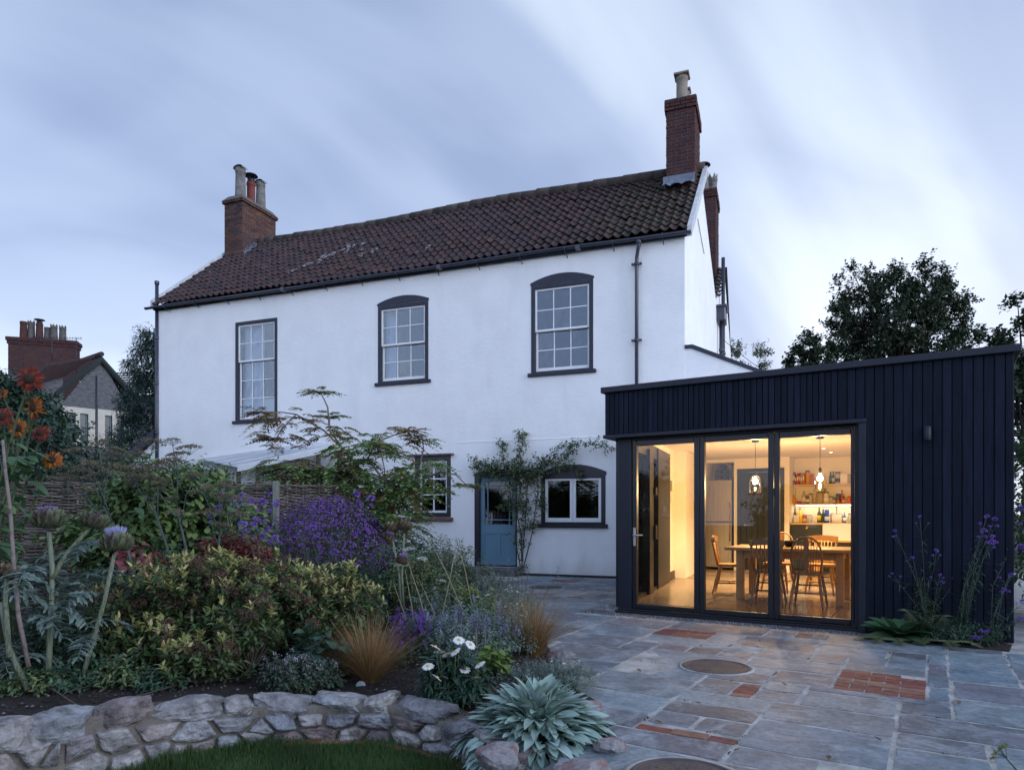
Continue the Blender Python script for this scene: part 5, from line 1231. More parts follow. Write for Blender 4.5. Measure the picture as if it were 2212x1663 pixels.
# lawn with blades
m = MB(); m.add([(-9, 1.5, LZ), (1.0, 1.5, LZ), (1.0, 5.2, LZ), (-9, 5.2, LZ)], [(0, 1, 2, 3)]); m.build('lawn', mat('lawn_base', [(.025, .055, .015), (.035, .075, .02)], rough=.95, scale=12), None, kind='structure')
rg = R_(9); n = 90000; xs = rg.uniform(-3.2, .2, n); ys_ = rg.uniform(3.55, 4.75, n); fy = np.interp(xs, base[:, 0], base[:, 1]); k = ys_ < fy-.015; xs, ys_ = xs[k], ys_[k]; n = len(xs)
a = rg.uniform(0, 6.28, n); tilt = rg.uniform(.1, .7, n); D = np.stack([np.cos(a)*tilt, np.sin(a)*tilt, np.ones(n)], 1); U = np.stack([-np.sin(a), np.cos(a), np.zeros(n)], 1)
m = MB(); m.leaves(np.stack([xs, ys_, np.full(n, LZ)], 1), D, np.stack([np.cos(a), np.sin(a), -tilt], 1), rg.uniform(.018, .06, n)*(1+.5*np.sin(xs*7)*np.sin(ys_*9)), .0032, ((0, 1), (.55, .8), (1, .05)), .3, .1)
m.build('grass', mat('grass_blade', [(.030, .085, .022), (.045, .115, .028), (.09, .14, .045), (.04, .10, .03), (.12, .12, .05)], rough=.5, island=True, scale=2, transl=.25), None, kind='stuff', label='short green grass of the lawn below the stone wall', cat='grass')
# brick edging between wall and lawn
m = MB(); s = 1.8; rg = R_(2)
while s < ss[-1]-.05:
    p, _ = wpt(s); d = wdir(s); nrm = np.array([d[1], -d[0]]); c = p+nrm*.06; M = Matrix(((d[0], nrm[0], 0, c[0]), (d[1], nrm[1], 0, c[1]), (0, 0, 1, LZ), (0, 0, 0, 1))); m.bbox(-.105, .105, -.05, .05, -.03, .018+rg.uniform(0, .004), .008, M=M); s += .222
e = m.build('brick_edging', PB); tag(e, 'curved line of red bricks set flush between the lawn and the wall', 'edging')
# ------------------------------------------------------------------ plants
PROF_O = ((0, .1), (.2, .75), (.45, 1), (.75, .75), (.93, .35), (1, .05))
PROF_L = ((0, .15), (.35, 1), (.7, .7), (1, .04))
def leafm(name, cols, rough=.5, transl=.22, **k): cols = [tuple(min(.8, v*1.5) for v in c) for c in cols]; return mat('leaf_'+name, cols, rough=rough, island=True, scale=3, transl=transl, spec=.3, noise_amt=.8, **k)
STEMG = mat('green_stem', [(.05, .07, .035), (.08, .10, .05)], rough=.6, scale=10)
STEMB = mat('brown_stem', [(.06, .045, .035), (.11, .085, .07)], rough=.8, scale=10)
BARK = mat('bark', [(.02, .018, .017), (.04, .036, .034)], rough=.95, scale=6, bump=.8, bscale=20)
def unit(a): return a/(np.linalg.norm(a, axis=-1, keepdims=True)+1e-9)
def twig_leaves(mb, P, D, tl, k, L, W, rg, mat=0, spread=.9, prof=None, bend=.3, lj=.25, stem=None, tipbias=0.):
    """k leaves in pairs along each twig"""
    P = np.asarray(P, float); D = unit(np.asarray(D, float)); n = len(P); tl = np.broadcast_to(tl, (n,))
    a = unit(np.cross(D, rg.normal(0, 1, (n, 3)))); b = np.cross(D, a)
    t = (np.arange(k)+.6)/k; t = t**(1-tipbias); th = np.arange(k)*2.4
    pos = P[:, None]+D[:, None]*(tl[:, None]*t[None])[..., None]
    rad = a[:, None]*np.cos(th)[None, :, None]+b[:, None]*np.sin(th)[None, :, None]
    dr = unit(D[:, None]*(1-spread*.6)+rad*spread+rg.normal(0, lj, (n, k, 3))); 
    U = unit(np.array([0, 0, 1.])+D[:, None]*.35+rg.normal(0, .3, (n, k, 3)))
    Ls = L*rg.uniform(.65, 1.2, (n, k)); Wd = W*rg.uniform(.75, 1.2, (n, k))
    f = dict(bend=bend) if prof is None else dict(bend=bend, prof=prof)
    (mb.quads if prof is None else mb.leaves)(pos.reshape(-1, 3), dr.reshape(-1, 3), U.reshape(-1, 3), Ls.ravel(), Wd.ravel(), mat=mat, **f)
def dome(c, rad, n, rg, shell=.45, lump=.22, low=-.35, freq=2.2):
    d = unit(rg.normal(0, 1, (n*3, 3))); d = d[d[:, 2] > low][:n]; n = len(d)
    off = rg.uniform(0, 50, 3); lm = np.array([mnoise.noise(Vector(q*freq+off)) for q in d]); r = rg.uniform(shell**3, 1, n)**(1/3)*(1+lump*2*lm)
    return np.asarray(c)+d*r[:, None]*np.asarray(rad), d
def branches(mb, base, tips, r0, rg, mat=0, n=5, wob=.06):
    base = np.asarray(base, float)
    for q in tips:
        m1 = base*.5+q*.5+rg.normal(0, wob, 3)*np.linalg.norm(q-base); m1[2] = base[2]*.4+q[2]*.6
        mb.tube([base, base*.75+m1*.25+[0, 0, .05*np.linalg.norm(q-base)], m1, q], [r0, r0*.8, r0*.55, r0*.2], n, mat)
def shrub(name, label, cat, base, c, rad, nt, tl, k, L, W, lm, sm, seed, r0=.012, nb=26, shell=.5, lump=.22, up=.35, prof=None, group=None, spread=.9, low=-.35, bend=.3, fname='foliage', tipbias=0.):
    rg = R_(seed); e = empty(name, base, 0, label=label, cat=cat, group=group); c = np.asarray(c)-np.asarray(base)
    P, d = dome(c, rad, nt, rg, shell, lump, low); m = MB(); D = d*.8+[0, 0, up]+rg.normal(0, .3, d.shape)
    twig_leaves(m, P-unit(D)*tl*.5, D, tl*rg.uniform(.7, 1.2, len(P)), k, L, W, rg, prof=prof, spread=spread, bend=bend, tipbias=tipbias); m.build(fname, lm, e)
    m = MB(); ids = rg.choice(len(P), min(nb, len(P)), replace=False); branches(m, (0, 0, 0), P[ids], r0, rg)
    m.build('stems', sm, e); return e, P
def soilz(x, y): return float(soil_z(x, y))
def base_at(u, Yw, dz=0): x = (u-CX)/FL*Yw; return np.array([x, Yw, soilz(x, Yw)+dz])

# --- wattle fence in panels
WAT = mat('hazel_rod', [(.07, .055, .045), (.12, .10, .085), (.17, .145, .13), (.09, .07, .06)], rough=.85, island=True, scale=6, bump=.4)
POSTM = mat('grey_post', [(.13, .14, .12), (.20, .21, .18)], rough=.85, scale=5, stretch=(6, 6, 1))
fpts = [(-130, 8.0), (160, 8.3), (375, 8.55), (592, 8.8), (735, 9.15), (850, 9.6)]
labs = ['leftmost woven hazel fence panel behind the cardoons', 'woven hazel fence panel behind the fennel stems', 'woven hazel fence panel behind the leafy dogwood', 'woven hazel fence panel just right of the pale square post', 'rightmost woven hazel fence panel under the compound leaved shrub']
for i in range(5):
    rg = R_(100+i); a = np.array([(fpts[i][0]-CX)/FL*fpts[i][1], fpts[i][1]]); b = np.array([(fpts[i+1][0]-CX)/FL*fpts[i+1][1], fpts[i+1][1]]); L_ = np.linalg.norm(b-a)
    zt = EYE+(HZ-[1040, 1044, 1046, 1046, 1060][i])/FL*a[1]; e = empty('wattle_panel', (*a, .05), math.atan2(b[1]-a[1], b[0]-a[0]), label=labs[i], cat='fence', group='woven hazel fence panels')
    H_ = zt-.05; m = MB(); ns = 8
    for k in range(ns):
        x = .05+(L_-.1)*k/(ns-1); m.tube([(x, 0, 0), (x+rg.normal(0, .01), 0, H_+rg.uniform(.0, .05))], .014, 6)
    m.build('stakes', WAT, e); m = MB(); nr = int(H_/.0195); xs = np.linspace(-.03, L_+.03, 22)
    for r in range(nr):
        z = .02+H_*r/nr; ph = math.pi*(r % 2); sag = rg.normal(0, .006); amp = .024
        ys = amp*np.cos((xs-.05)/(L_-.1)*(ns-1)*math.pi+ph); zz_ = z+sag*np.sin(xs*2+rg.uniform(0, 6))+rg.normal(0, .0035, len(xs)); x0_, x1_ = xs[0]+rg.uniform(-.05, .06), xs[-1]+rg.uniform(-.06, .05)
        m.tube(np.stack([np.linspace(x0_, x1_, len(xs)), ys, zz_], 1), rg.uniform(.0085, .0135), 5)
    m.build('woven_rods', WAT, e)
for u, Yw, vt, lb in ((596, 8.7, 1039, 'pale square timber post in front of the hazel fence'),):
    p = base_at(u, Yw); zt = EYE+(HZ-vt)/FL*Yw; m = MB(); m.bbox(-.035, .035, -.035, .035, -.1, zt-p[2], .008); o = m.build('fence_post', POSTM); o.location = p; tag(o, lb, 'post')

# --- trees and neighbours in the distance
def tree(name, label, base, H_, crown, rad, nt, tl, L, W, lm, seed, lump=.3, trunk=.25, shell=.35, nb=70, group=None, low=-.7, k=7):
    rg = R_(seed); e = empty(name, base, 0, label=label, cat='tree', group=group); crown = np.asarray(crown)-np.asarray(base)
    P, d = dome(crown, rad, nt, rg, shell, lump, low, 2.6)
    # gather twigs into clumps so that gaps open between them
    cl = P[rg.choice(len(P), max(8, nt//26), replace=False)]; j = np.argmin(((P[:, None]-cl[None])**2).sum(-1), 1); P = P*.40+cl[j]*.60+rg.normal(0, min(rad)*.05, P.shape)
    m = MB(); twig_leaves(m, P, d+[0, 0, .3]+rg.normal(0, .5, d.shape), tl*rg.uniform(.6, 1.3, len(P)), k, L, W, rg, bend=.2); m.build('crown', lm, e)
    m = MB(); f = crown*[.9, .9, .55]; m.tube([(0, 0, 0), f*.5, f, crown*[1, 1, 1.02]], [trunk, trunk*.8, trunk*.6, trunk*.2], 9)
    for q in cl[:nb]:
        s0 = np.array([0, 0, 1.])*crown[2]*rg.uniform(.45, .95); s0[:2] = crown[:2]*(s0[2]/crown[2]); mid = s0*.5+q*.5+[0, 0, -.06*np.linalg.norm(q-s0)]
        m.tube([s0, mid, q], [trunk*.32, trunk*.18, trunk*.05], 5)
    m.build('trunk', BARK, e); return e
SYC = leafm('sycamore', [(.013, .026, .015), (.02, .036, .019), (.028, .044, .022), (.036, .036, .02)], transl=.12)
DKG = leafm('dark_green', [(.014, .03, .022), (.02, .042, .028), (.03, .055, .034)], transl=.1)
Yt = 34.; c = lambda u, v, Y_: P3(u, v, Y_)
def bt(u, Y_): return ((u-CX)/FL*Y_, Y_, -.3)
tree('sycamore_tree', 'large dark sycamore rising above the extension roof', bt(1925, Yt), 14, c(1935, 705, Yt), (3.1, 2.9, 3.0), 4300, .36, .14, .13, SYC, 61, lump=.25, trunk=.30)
tree('sycamore_tree', 'smaller rounded tree at the left foot of the large sycamore', bt(1745, 32), 10, c(1755, 790, 32), (1.15, 1.1, 1.5), 900, .35, .14, .13, SYC, 62, lump=.3, trunk=.14)
tree('birch_tree', 'thin pale leaved small tree beside the rear of the white house', bt(1610, 30), 9, c(1612, 800, 30), (.95, .9, 1.5), 260, .4, .12, .08, leafm('pale_far', [(.06, .08, .05), (.09, .11, .07), (.12, .12, .08)]), 63, trunk=.06, lump=.5)
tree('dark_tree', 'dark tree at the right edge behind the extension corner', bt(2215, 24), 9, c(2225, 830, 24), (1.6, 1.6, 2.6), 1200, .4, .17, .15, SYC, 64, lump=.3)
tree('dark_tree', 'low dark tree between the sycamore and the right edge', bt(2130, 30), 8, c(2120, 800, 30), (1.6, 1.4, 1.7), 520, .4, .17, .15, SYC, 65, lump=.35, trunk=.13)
HEDG = leafm('hedge', [(.04, .08, .04), (.06, .11, .055), (.08, .13, .07)])
shrub('hedge', 'leafy green hedge seen past the right corner of the extension', 'hedge', (6.6, 8.0, 0), (6.85, 8.3, 1.4), (.5, 1.4, 1.3), 900, .2, 6, .08, .045, HEDG, STEMB, 66, low=-1, lump=.15)
# dark conifer beside the house
rg = R_(70); cb = np.array([(338-CX)/FL*23, 23, -.3]); e = empty('conifer', cb, 0, label='dark drooping conifer against the left end of the white house', cat='tree'); m = MB(); topz = EYE+(HZ-690)/FL*23+.3
def conifer(m, topz, R0, n, rg):
    t = rg.uniform(0.02, 1, n)**.8; z = topz*(1-t); r = R0*(t**.75)*(1+.25*np.sin(z*5)); a = rg.uniform(0, 6.28, n); P = np.stack([np.cos(a)*r*rg.uniform(.55, 1, n), np.sin(a)*r*rg.uniform(.55, 1, n), z], 1)
    D = np.stack([np.cos(a), np.sin(a), rg.uniform(-.5, .35, n)], 1); twig_leaves(m, P, D, .5, 9, .17, .035, rg, spread=.6, bend=.5)
conifer(m, topz, 1.75, 4200, rg); m.build('crown', leafm('conifer', [(.016, .035, .03), (.022, .046, .036), (.032, .06, .045)], transl=.08), e)
m = MB(); m.tube([(0, 0, 0), (0, 0, topz*.97)], [.2, .03], 8); m.build('trunk', BARK, e)
# dark leafy trees at the left, in front of the stone house
tree('leafy_tree', 'dark leafy tree at the left edge behind the sunflowers', bt(20, 13), 5, c(0, 905, 13), (.72, .8, .85), 1300, .3, .10, .06, DKG, 71, lump=.3, trunk=.08, shell=.3)
tree('leafy_tree', 'low dark tree beneath the gable of the stone house', bt(110, 15), 5, c(95, 950, 15), (.5, .6, .8), 600, .3, .10, .06, DKG, 72, lump=.3, trunk=.08, shell=.3)
BUSH = leafm('bush', [(.035, .06, .04), (.05, .085, .055), (.07, .10, .06), (.06, .06, .035)])
shrub('bush', 'dark bush behind the fence below the stone house windows', 'bush', base_at(235, 11.5), P3(235, 1050, 11.5), (.95, .7, .55), 700, .3, 7, .09, .045, BUSH, STEMB, 73, low=-.9)
shrub('bush', 'green bush behind the fence left of the glazed lean-to', 'bush', base_at(425, 10.3), P3(425, 1055, 10.3), (.52, .5, .33), 520, .25, 7, .085, .045, leafm('bush2', [(.05, .09, .04), (.07, .12, .05), (.10, .14, .06)]), STEMB, 74, low=-.9)
shrub('bush', 'sprawling dark bush behind the fence at the far left', 'bush', base_at(90, 10.2), P3(70, 1020, 10.2), (1.0, .6, .7), 700, .3, 7, .08, .05, DKG, STEMB, 75, low=-.9)
# stone house of the neighbour
RUB = mat('grey_stone_wall', [(.07, .07, .08), (.12, .12, .13), (.16, .155, .165)], rough=.95, scale=5, bump=1., bscale=7, bdist=.05, stretch=(1, 1, 2.2))
YN = 32.; na = np.array([(135-CX)/FL*YN, YN]); NF = Frame(na[0], na[1], math.atan2(.79, .61)); nb_ = empty('stone_house', (*na, 0), NF.a, label='distant grey stone house with a gable, cream window surrounds and a brick chimney', cat='house')
ax, az = NF.hit(216, 768); rx, rz = NF.hit(276, 846); lx_, lz_ = NF.hit(135, 829)
m = MB(); rz2 = az-(az-rz)*.97; lz2 = az-(az-lz_)*1.0
wins = []
def nw(zx, zy): return NF.hit((zx*.3608)/1.736, (1180+zy*.3608)/1.736)
for x0z, x1z, y0z, y1z in ((690, 785, 1010, 1240), (830, 915, 1010, 1290), (1088, 1165, 1045, 1300), (1212, 1285, 1055, 1300)):
    a0, t0 = nw(x0z, y0z); a1, t1 = nw(x1z, y0z+12); _, b0 = nw(x0z, y1z+60); wins.append((a0, a1, b0, t0))
x0w, x1w = lx_-.0, rx+.0
zb_ = min(w[2] for w in wins)-.05; zt_ = nw(700, 925)[1]
wallgrid(m, x0w, x1w+1.2, -.3, zt_, [(a, b, zb_, t) for a, b, _, t in wins], depth=.25)
m.add([(x0w, 0, zt_), (x1w+.1, 0, zt_), (ax, 0, az-.12), ], [(0, 1, 2)]); m.add([(x0w, 0, -.3), (x0w, 3, -.3), (x0w, 3, zt_+.5), (x0w, 0, zt_)], [(3, 2, 1, 0)])
m.add([(x0w-4.5, -.05, -.3), (x0w, -.05, -.3), (x0w, -.05, az-1.1), (x0w-4.5, -.05, az-2.0)], [(0, 1, 2, 3)]); m.build('wall', RUB, nb_)
m = MB(); CRM = mat('cream_stone', [(.46, .43, .36), (.54, .51, .44)], rough=.85, scale=3)
for grp in ((wins[0], wins[1]), (wins[2], wins[3])):
    a0, a1 = grp[0][0]-.32, grp[1][1]+.30; t = grp[0][3]
    m.box(a0, a1, -.04, .05, t+.0, t+.27); m.box(a0, grp[0][0], -.04, .05, zb_, t); m.box(grp[0][1], grp[1][0], -.03, .05, zb_, t); m.box(grp[1][1], a1, -.04, .05, zb_, t)
m.build('window_surround', CRM, nb_)
for a, b, _, t in wins:
    f = MB(); frame_rect(f, a, b, zb_, t, .05, .1, .15, .005); w_ = f.build('window', mat('pale_blue_frame', [(.18, .30, .34)], rough=.5), nb_); f = MB(); f.box(a+.04, b-.04, .13, .14, zb_, t-.05); f.build('pane', mat('far_pane', [(.012, .014, .02)], rough=.15), w_)
PANT = mat('clay_tile_far', [(.04, .022, .024), (.058, .028, .028), (.036, .025, .028)], rough=.85, scale=8, island=True)
def plane_tiles(m, A_, B_, C_, D_, nu, nv):     # A-B eave, D-C ridge
    A_, B_, C_, D_ = map(np.array, (A_, B_, C_, D_)); nrm = np.cross(B_-A_, D_-A_); nrm = nrm/np.linalg.norm(nrm)
    for i in range(nu):
        for j in range(nv):
            a0, a1, b0, b1 = i/nu, (i+.97)/nu, j/nv, (j+1.1)/nv; f = lambda a, b: (A_*(1-a)+B_*a)*(1-b)+(D_*(1-a)+C_*a)*b
            m.add([f(a0, b0)+nrm*.06, f((a0+a1)/2, b0)+nrm*.09, f(a1, b0)+nrm*.06, f(a1, b1)+nrm*.01, f((a0+a1)/2, b1)+nrm*.04, f(a0, b1)+nrm*.01], [(0, 1, 4, 5), (1, 2, 3, 4)])
def w3(u, v, Y_): p = P3(u, v, Y_); l = NF.l(p[0], p[1]); return (l[0], l[1], p[2])
m = MB(); plane_tiles(m, (x0w-.25, -.15, lz_-.3), (x0w-.25, 4.0, lz_-.3), (ax, 4.0, az), (ax, -.15, az), 20, 12)
plane_tiles(m, (rx+.35, 4, rz-.15), (rx+.35, -.15, rz-.15), (ax, -.15, az), (ax, 4, az), 20, 12)
plane_tiles(m, w3(30, 842, 27.5), w3(138, 812, 31.9), w3(205, 768, 33.), w3(100, 786, 29.5), 26, 12)
m.tube([(ax, -.2, az+.05), (ax, 4, az+.05)], .12, 8); m.build('roof', PANT, nb_)
m = MB(); BGR = mat('dark_green_barge', [(.006, .016, .015)], rough=.7)
for (p, q) in (((x0w-.35, lz_-.42), (ax, az-.06)), ((ax, az-.06), (rx+.42, rz-.25))): m.prism([(p[0], -.22, p[1]-.22), (q[0], -.22, q[1]-.22), (q[0], -.22, q[1]), (p[0], -.22, p[1])], (0, .05, 0)); m.prism([(p[0], -.17, p[1]-.30), (q[0], -.17, q[1]-.34), (q[0], -.17, q[1]-.05), (p[0], -.17, p[1]-.05)], (0, .16, 0))
m.build('bargeboard', BGR, nb_)
m = MB(); cxw = [w3(84/1, 0, 0)] and None
# drain pipe and quoin between the windows
qx = (wins[1][1]+.30+wins[2][0]-.32)/2; q_ = MB(); q_.tube([(qx, -.05, zb_-3), (qx, -.05, az-1.0)], .03, 6); q_.build('rain_pipe', PIPE, nb_)
POTE = mat('sooty_pot', [(.06, .058, .055), (.12, .11, .10)], rough=.9, scale=8); POTD = mat('dark_red_pot', [(.05, .02, .018), (.07, .025, .022)], rough=.85); CF_Y = 37.; ca_ = P3(17, 760, CF_Y); 
ch = MB(); rgc = R_(19); cw = (158-30)/FL*CF_Y*.98; l0 = NF.l(ca_[0], ca_[1]); zt1 = EYE+(HZ-742)/FL*CF_Y; Mx = Matrix.Translation((l0[0], l0[1], 0)) @ Matrix.Rotation(-NF.a+.30, 4, 'Z')
t1 = MB(); bricks(t1, 0, cw*1.02, 0, .8, 7.6, zt1, rgc, h=.09, L=.26); bricks(t1, -.05, cw*1.02+.05, -.05, .85, zt1, zt1+.18, rgc, h=.09, L=.26); bricks(t1, -.1, cw*1.02+.1, -.1, .9, zt1+.18, zt1+.38, rgc, h=.09, L=.26)
for i in range(len(t1.v)): t1.v[i] = xf(Mx, t1.v[i])
cho = t1.build('chimney', mat('sooty_brick', [(.05, .024, .024), (.075, .03, .028), (.045, .028, .03)], rough=.95, island=True, scale=20), nb_, label='wide red brick chimney of the distant stone house'); t2 = MB(); t2.box(.02, cw, .02, .78, 7., zt1+.35, M=Mx); t2.build('mortar', MORTAR, cho)
for i, (fx, top, mtl) in enumerate(((.20, 'none', POTD), (.30, 'crown', POTE), (.44, 'cowl', POTD), (.55, 'none', POTE), (.66, 'crown', POTE), (.78, 'crown', POTE))):
    p = Mx @ Vector((cw*fx, .45 if i % 2 else .3, zt1+.36)); pot(cho, p.x, p.y, p.z, (.95, .95, .9, .75, .8, .8)[i], .19, .16, mtl, top)
for u, v, Y_, s_ in ((165, 790, 33, 1.), (112, 760, 31, .5)):
    p = P3(u, v, Y_); an = MB(); h = 1.35*s_; an.tube([(0, 0, -.5), (0, 0, h)], .015, 5); an.tube([(-.75, 0, h-.12), (.25, 0, h-.0)], .012, 4)
    for k in range(9): an.tube([(-.7+.11*k, -.12, h-.12+.013*k), (-.7+.11*k, .12, h-.10+.013*k)], .006, 4); an.tube([(-.7+.11*k, 0, h-.2+.013*k), (-.7+.11*k, 0, h-.02+.013*k)], .006, 4)
    o = an.build('aerial', IRON); o.location = p; o.rotation_euler = (0, 0, .5); tag(o, 'thin roof aerial %s' % ('standing on the ridge of the distant stone house' if s_ == 1. else 'fixed beside the pots of the distant chimney'), 'aerial')
m = MB(); plane_tiles(m, (-2.2, 0, 0), (2.4, 0, 0), (2.4, 1.6, 1.5), (-2.2, 1.6, 1.5), 20, 9); o = m.build('roof', mat('mossy_tile', [(.05, .05, .035), (.08, .07, .05), (.06, .045, .04)], rough=.9, island=True)); m = MB(); m.box(-2., 2.2, .1, 3.2, -6.2, 0); eo = empty('outhouse', P3(290, 852, 36), -.1, label='mossy tiled roof of a far building between the gable and the conifer', cat='building'); o.parent = eo; m.build('wall', RUB, eo)
# garden boundary behind the photographer, mirrored in the glass
HB = leafm('boundary', [(.02, .04, .02), (.035, .06, .03), (.05, .08, .04)])
shrub('hedge', 'low dark shrub on the ground past the right corner of the extension', 'hedge', (6.3, 7.3, 0), (6.45, 7.6, .5), (.45, .6, .7), 260, .2, 6, .08, .045, HEDG, STEMB, 67, low=-1, lump=.15)
for i, (x, y, h) in enumerate(((-9, -7, 2.6), (-4.5, -8, 3.0), (0, -8.2, 2.7), (4.5, -7.6, 3.1), (9, -6, 2.8), (13, -2, 3.0), (15, 4, 3.0), (-13.5, -3, 3.0), (-15, 4, 2.8))):
    shrub('boundary_shrub', 'broad green shrub on the garden boundary behind the viewpoint', 'shrub', (x, y, -.3), (x, y, h*.42), (2.6, 1.0, h*.6), 500, .5, 7, .26, .17, HB, STEMB, 200+i, low=-1, group='shrubs on the garden boundary', nb=8)
# ------------------------------------------------------------------ the flower bed, front to back
UP = np.array([0, 0, 1.])
def child(proto, parent, loc, rz=0., sc=1., rx=0., ry=0.):
    o = proto.copy(); COL.objects.link(o); o.parent = parent; o.location = loc; o.rotation_euler = (rx, ry, rz); o.scale = (sc,)*3
    for ch in proto.children: child(ch, o, ch.location)
    return o
def protomesh(mb, name, mats):        # a mesh used only through its copies
    o = mb.build(name, mats); me = o.data; bpy.data.objects.remove(o); return me
def inst(me, name, parent, loc, rz=0., sc=1., rx=0., ry=0.):
    o = bpy.data.objects.new(name, me); COL.objects.link(o); o.parent = parent; o.location = loc; o.rotation_euler = (rx, ry, rz); o.scale = (sc,)*3; return o
# --- lambs ear at the front corner
LE = leafm('lambs_ear', [(.15, .22, .185), (.20, .28, .25), (.27, .35, .33), (.18, .26, .21)], rough=.9, transl=.1, bump=.4, bscale=120)
rg = R_(300); lb = np.array([.15, 4.02, .0]); e = empty('lambs_ear', lb, 0, label='large silver green lambs ear with long velvety leaves spilling onto the patio', cat='plant')
n = 980; a = rg.uniform(0, 2*PI, n); rr = rg.uniform(0, 1, n)**.55; cen = np.stack([np.cos(a)*rr*.33, np.sin(a)*rr*.33-.04, .20*(1-rr**2)-.04+rg.uniform(-.03, .04, n)-.12*rr*(np.sin(a) < -.1)], 1)
out = np.stack([np.cos(a), np.sin(a), np.zeros(n)], 1); el = np.radians(82-88*rr+rg.normal(0, 15, n)-22*rr*(np.sin(a) < -.2)); D = out*np.cos(el)[:, None]+UP*np.sin(el)[:, None]+rg.normal(0, .16, (n, 3)); U = UP*np.cos(el)[:, None]-out*np.sin(el)[:, None]
Ls = rg.uniform(.11, .20, n); m = MB()
k_ = 150; a_ = rg.uniform(PI*1.02, PI*1.9, k_); o_ = np.stack([np.cos(a_), np.sin(a_), np.zeros(k_)], 1)      # the skirt that hangs over the edge
m.leaves(o_*np.array([.36, .30, 0])+UP*rg.uniform(-.06, .05, k_)[:, None], o_*.8-UP*rg.uniform(.1, 1.1, k_)[:, None]+rg.normal(0, .2, (k_, 3)), UP+o_, rg.uniform(.12, .17, k_), rg.uniform(.036, .05, k_), ((0, .14), (.12, .34), (.28, .72), (.45, .97), (.62, 1.), (.78, .82), (.92, .42), (1, .06)), .2, .4)
m.leaves(cen, D, U+rg.normal(0, .2, U.shape), Ls, Ls*rg.uniform(.26, .36, n), ((0, .14), (.12, .34), (.28, .72), (.45, .97), (.62, 1.), (.78, .82), (.92, .42), (1, .06)), .35+rg.uniform(-.15, .25, n), .42)
m.build('foliage', LE, e)
# --- small mat of silver foliage beyond it, and other low things
def low_mat(label, u, v, w, dep, h, n, L, W, lm, seed, cat='plant', name='low_plant', Yw=None, sprig=8, tl=.12, dome_low=.0, flowers=None):
    g = G(u, v, .08) if Yw is None else base_at(u, Yw); x, y = g[0], g[1]; z = soilz(x, y)
    e, P = shrub(name, label, cat, (x, y, z), (x, y, z+h*.1), (w, dep, h), n, tl, sprig, L, W, lm, STEMG, seed, .003, 14, shell=.25, low=dome_low, up=.8)
    if flowers is not None:
        me, nm, k, top = flowers; rg = R_(seed+1); Q = P[P[:, 2] > h*top]; ids = rg.choice(len(Q), min(k, len(Q)), replace=False)
        for q in Q[ids]: inst(me, nm, e, q+[0, 0, tl*.5], rg.uniform(0, 6), rg.uniform(.7, 1.2), rg.normal(0, .3), rg.normal(0, .3))
    return e, P
SILV = leafm('silver', [(.10, .15, .125), (.14, .20, .17), (.19, .25, .21)]); 
GREY = leafm('greygreen', [(.07, .105, .085), (.10, .14, .115), (.15, .19, .16), (.12, .15, .15)])
WHT = mat('white_petal', [(.78, .79, .80)], rough=.6, transl=.2); YEL = mat('yellow_eye', [(.55, .33, .03), (.7, .5, .05)], rough=.8, scale=60)
m = MB(); r_ = R_(1); k = 6; a = np.arange(k)*2*PI/k; m.leaves(np.zeros((k, 3)), np.stack([np.cos(a), np.sin(a), np.full(k, .25)], 1), np.tile(UP, (k, 1)), .013, .009, mat=0); m.lathe([(.0045, 0), (.003, .004)], n=6, mat=1); SMALLW = protomesh(m, 'white_flower', [WHT, YEL])
low_mat('low grey green mat of fine leaves along the patio edge behind the lambs ear', 1190, 1468, .36, .30, .14, 900, .022, .007, GREY, 301, name='silver_mat', flowers=(SMALLW, 'flower', 7, .7), sprig=10, tl=.09)
ORE = leafm('oregano', [(.035, .06, .035), (.05, .08, .045), (.08, .07, .075)])
m = MB(); r_ = R_(2); p = r_.normal(0, .010, (16, 3)); m.leaves(p, r_.normal(0, 1, (16, 3))+UP, r_.normal(0, 1, (16, 3)), .008, .006); OREF = protomesh(m, 'flower_cluster', [mat('pale_mauve', [(.38, .33, .42)], rough=.7)])
low_mat('low dark leafed oregano with tiny pale mauve flowers behind the stone wall', 640, 1487, .25, .22, .19, 620, .028, .017, ORE, 302, name='oregano', flowers=(OREF, 'flower_cluster', 46, .35), sprig=8)
# --- shasta daisies
DSY = leafm('daisy_leaf', [(.018, .04, .028), (.026, .055, .036), (.035, .07, .045)], rough=.4)
heads = [(1057, 508), (1131, 537), (907, 551), (933, 580), (983, 598), (1034, 582), (860, 675), (1094, 693), (918, 747), (966, 745), (1163, 750), (1190, 663)]
dp = np.array([-.385, 4.52, soilz(-.385, 4.52)]); e = empty('shasta_daisy', dp, 0, label='clump of white shasta daisies with dark glossy leaves behind the wall', cat='plant')
rg = R_(303); P, d = dome((0, 0, .06), (.20, .17, .26), 300, rg, .3, .1, -.1); m = MB(); twig_leaves(m, P, d+UP*.5, .06, 6, .085, .022, rg, prof=PROF_L); m.build('foliage', DSY, e)
m = MB(); k = 24; a = np.arange(k)*2*PI/k+r_.normal(0, .05, k); m.leaves(np.stack([np.cos(a)*.008, np.sin(a)*.008, np.zeros(k)], 1), np.stack([np.cos(a), np.sin(a), np.full(k, .12)], 1), np.tile(UP, (k, 1)), r_.uniform(.028, .034, k), .0105, ((0, .5), (.5, 1), (.92, .8), (1, .3)), .25, .1); DF = protomesh(m, 'flower_head', [WHT])
m = MB(); m.lathe([(.0115, -.003), (.011, .003), (.006, .006), (.001, .007)], n=12); DE = protomesh(m, 'eye', [YEL]); ms = MB()
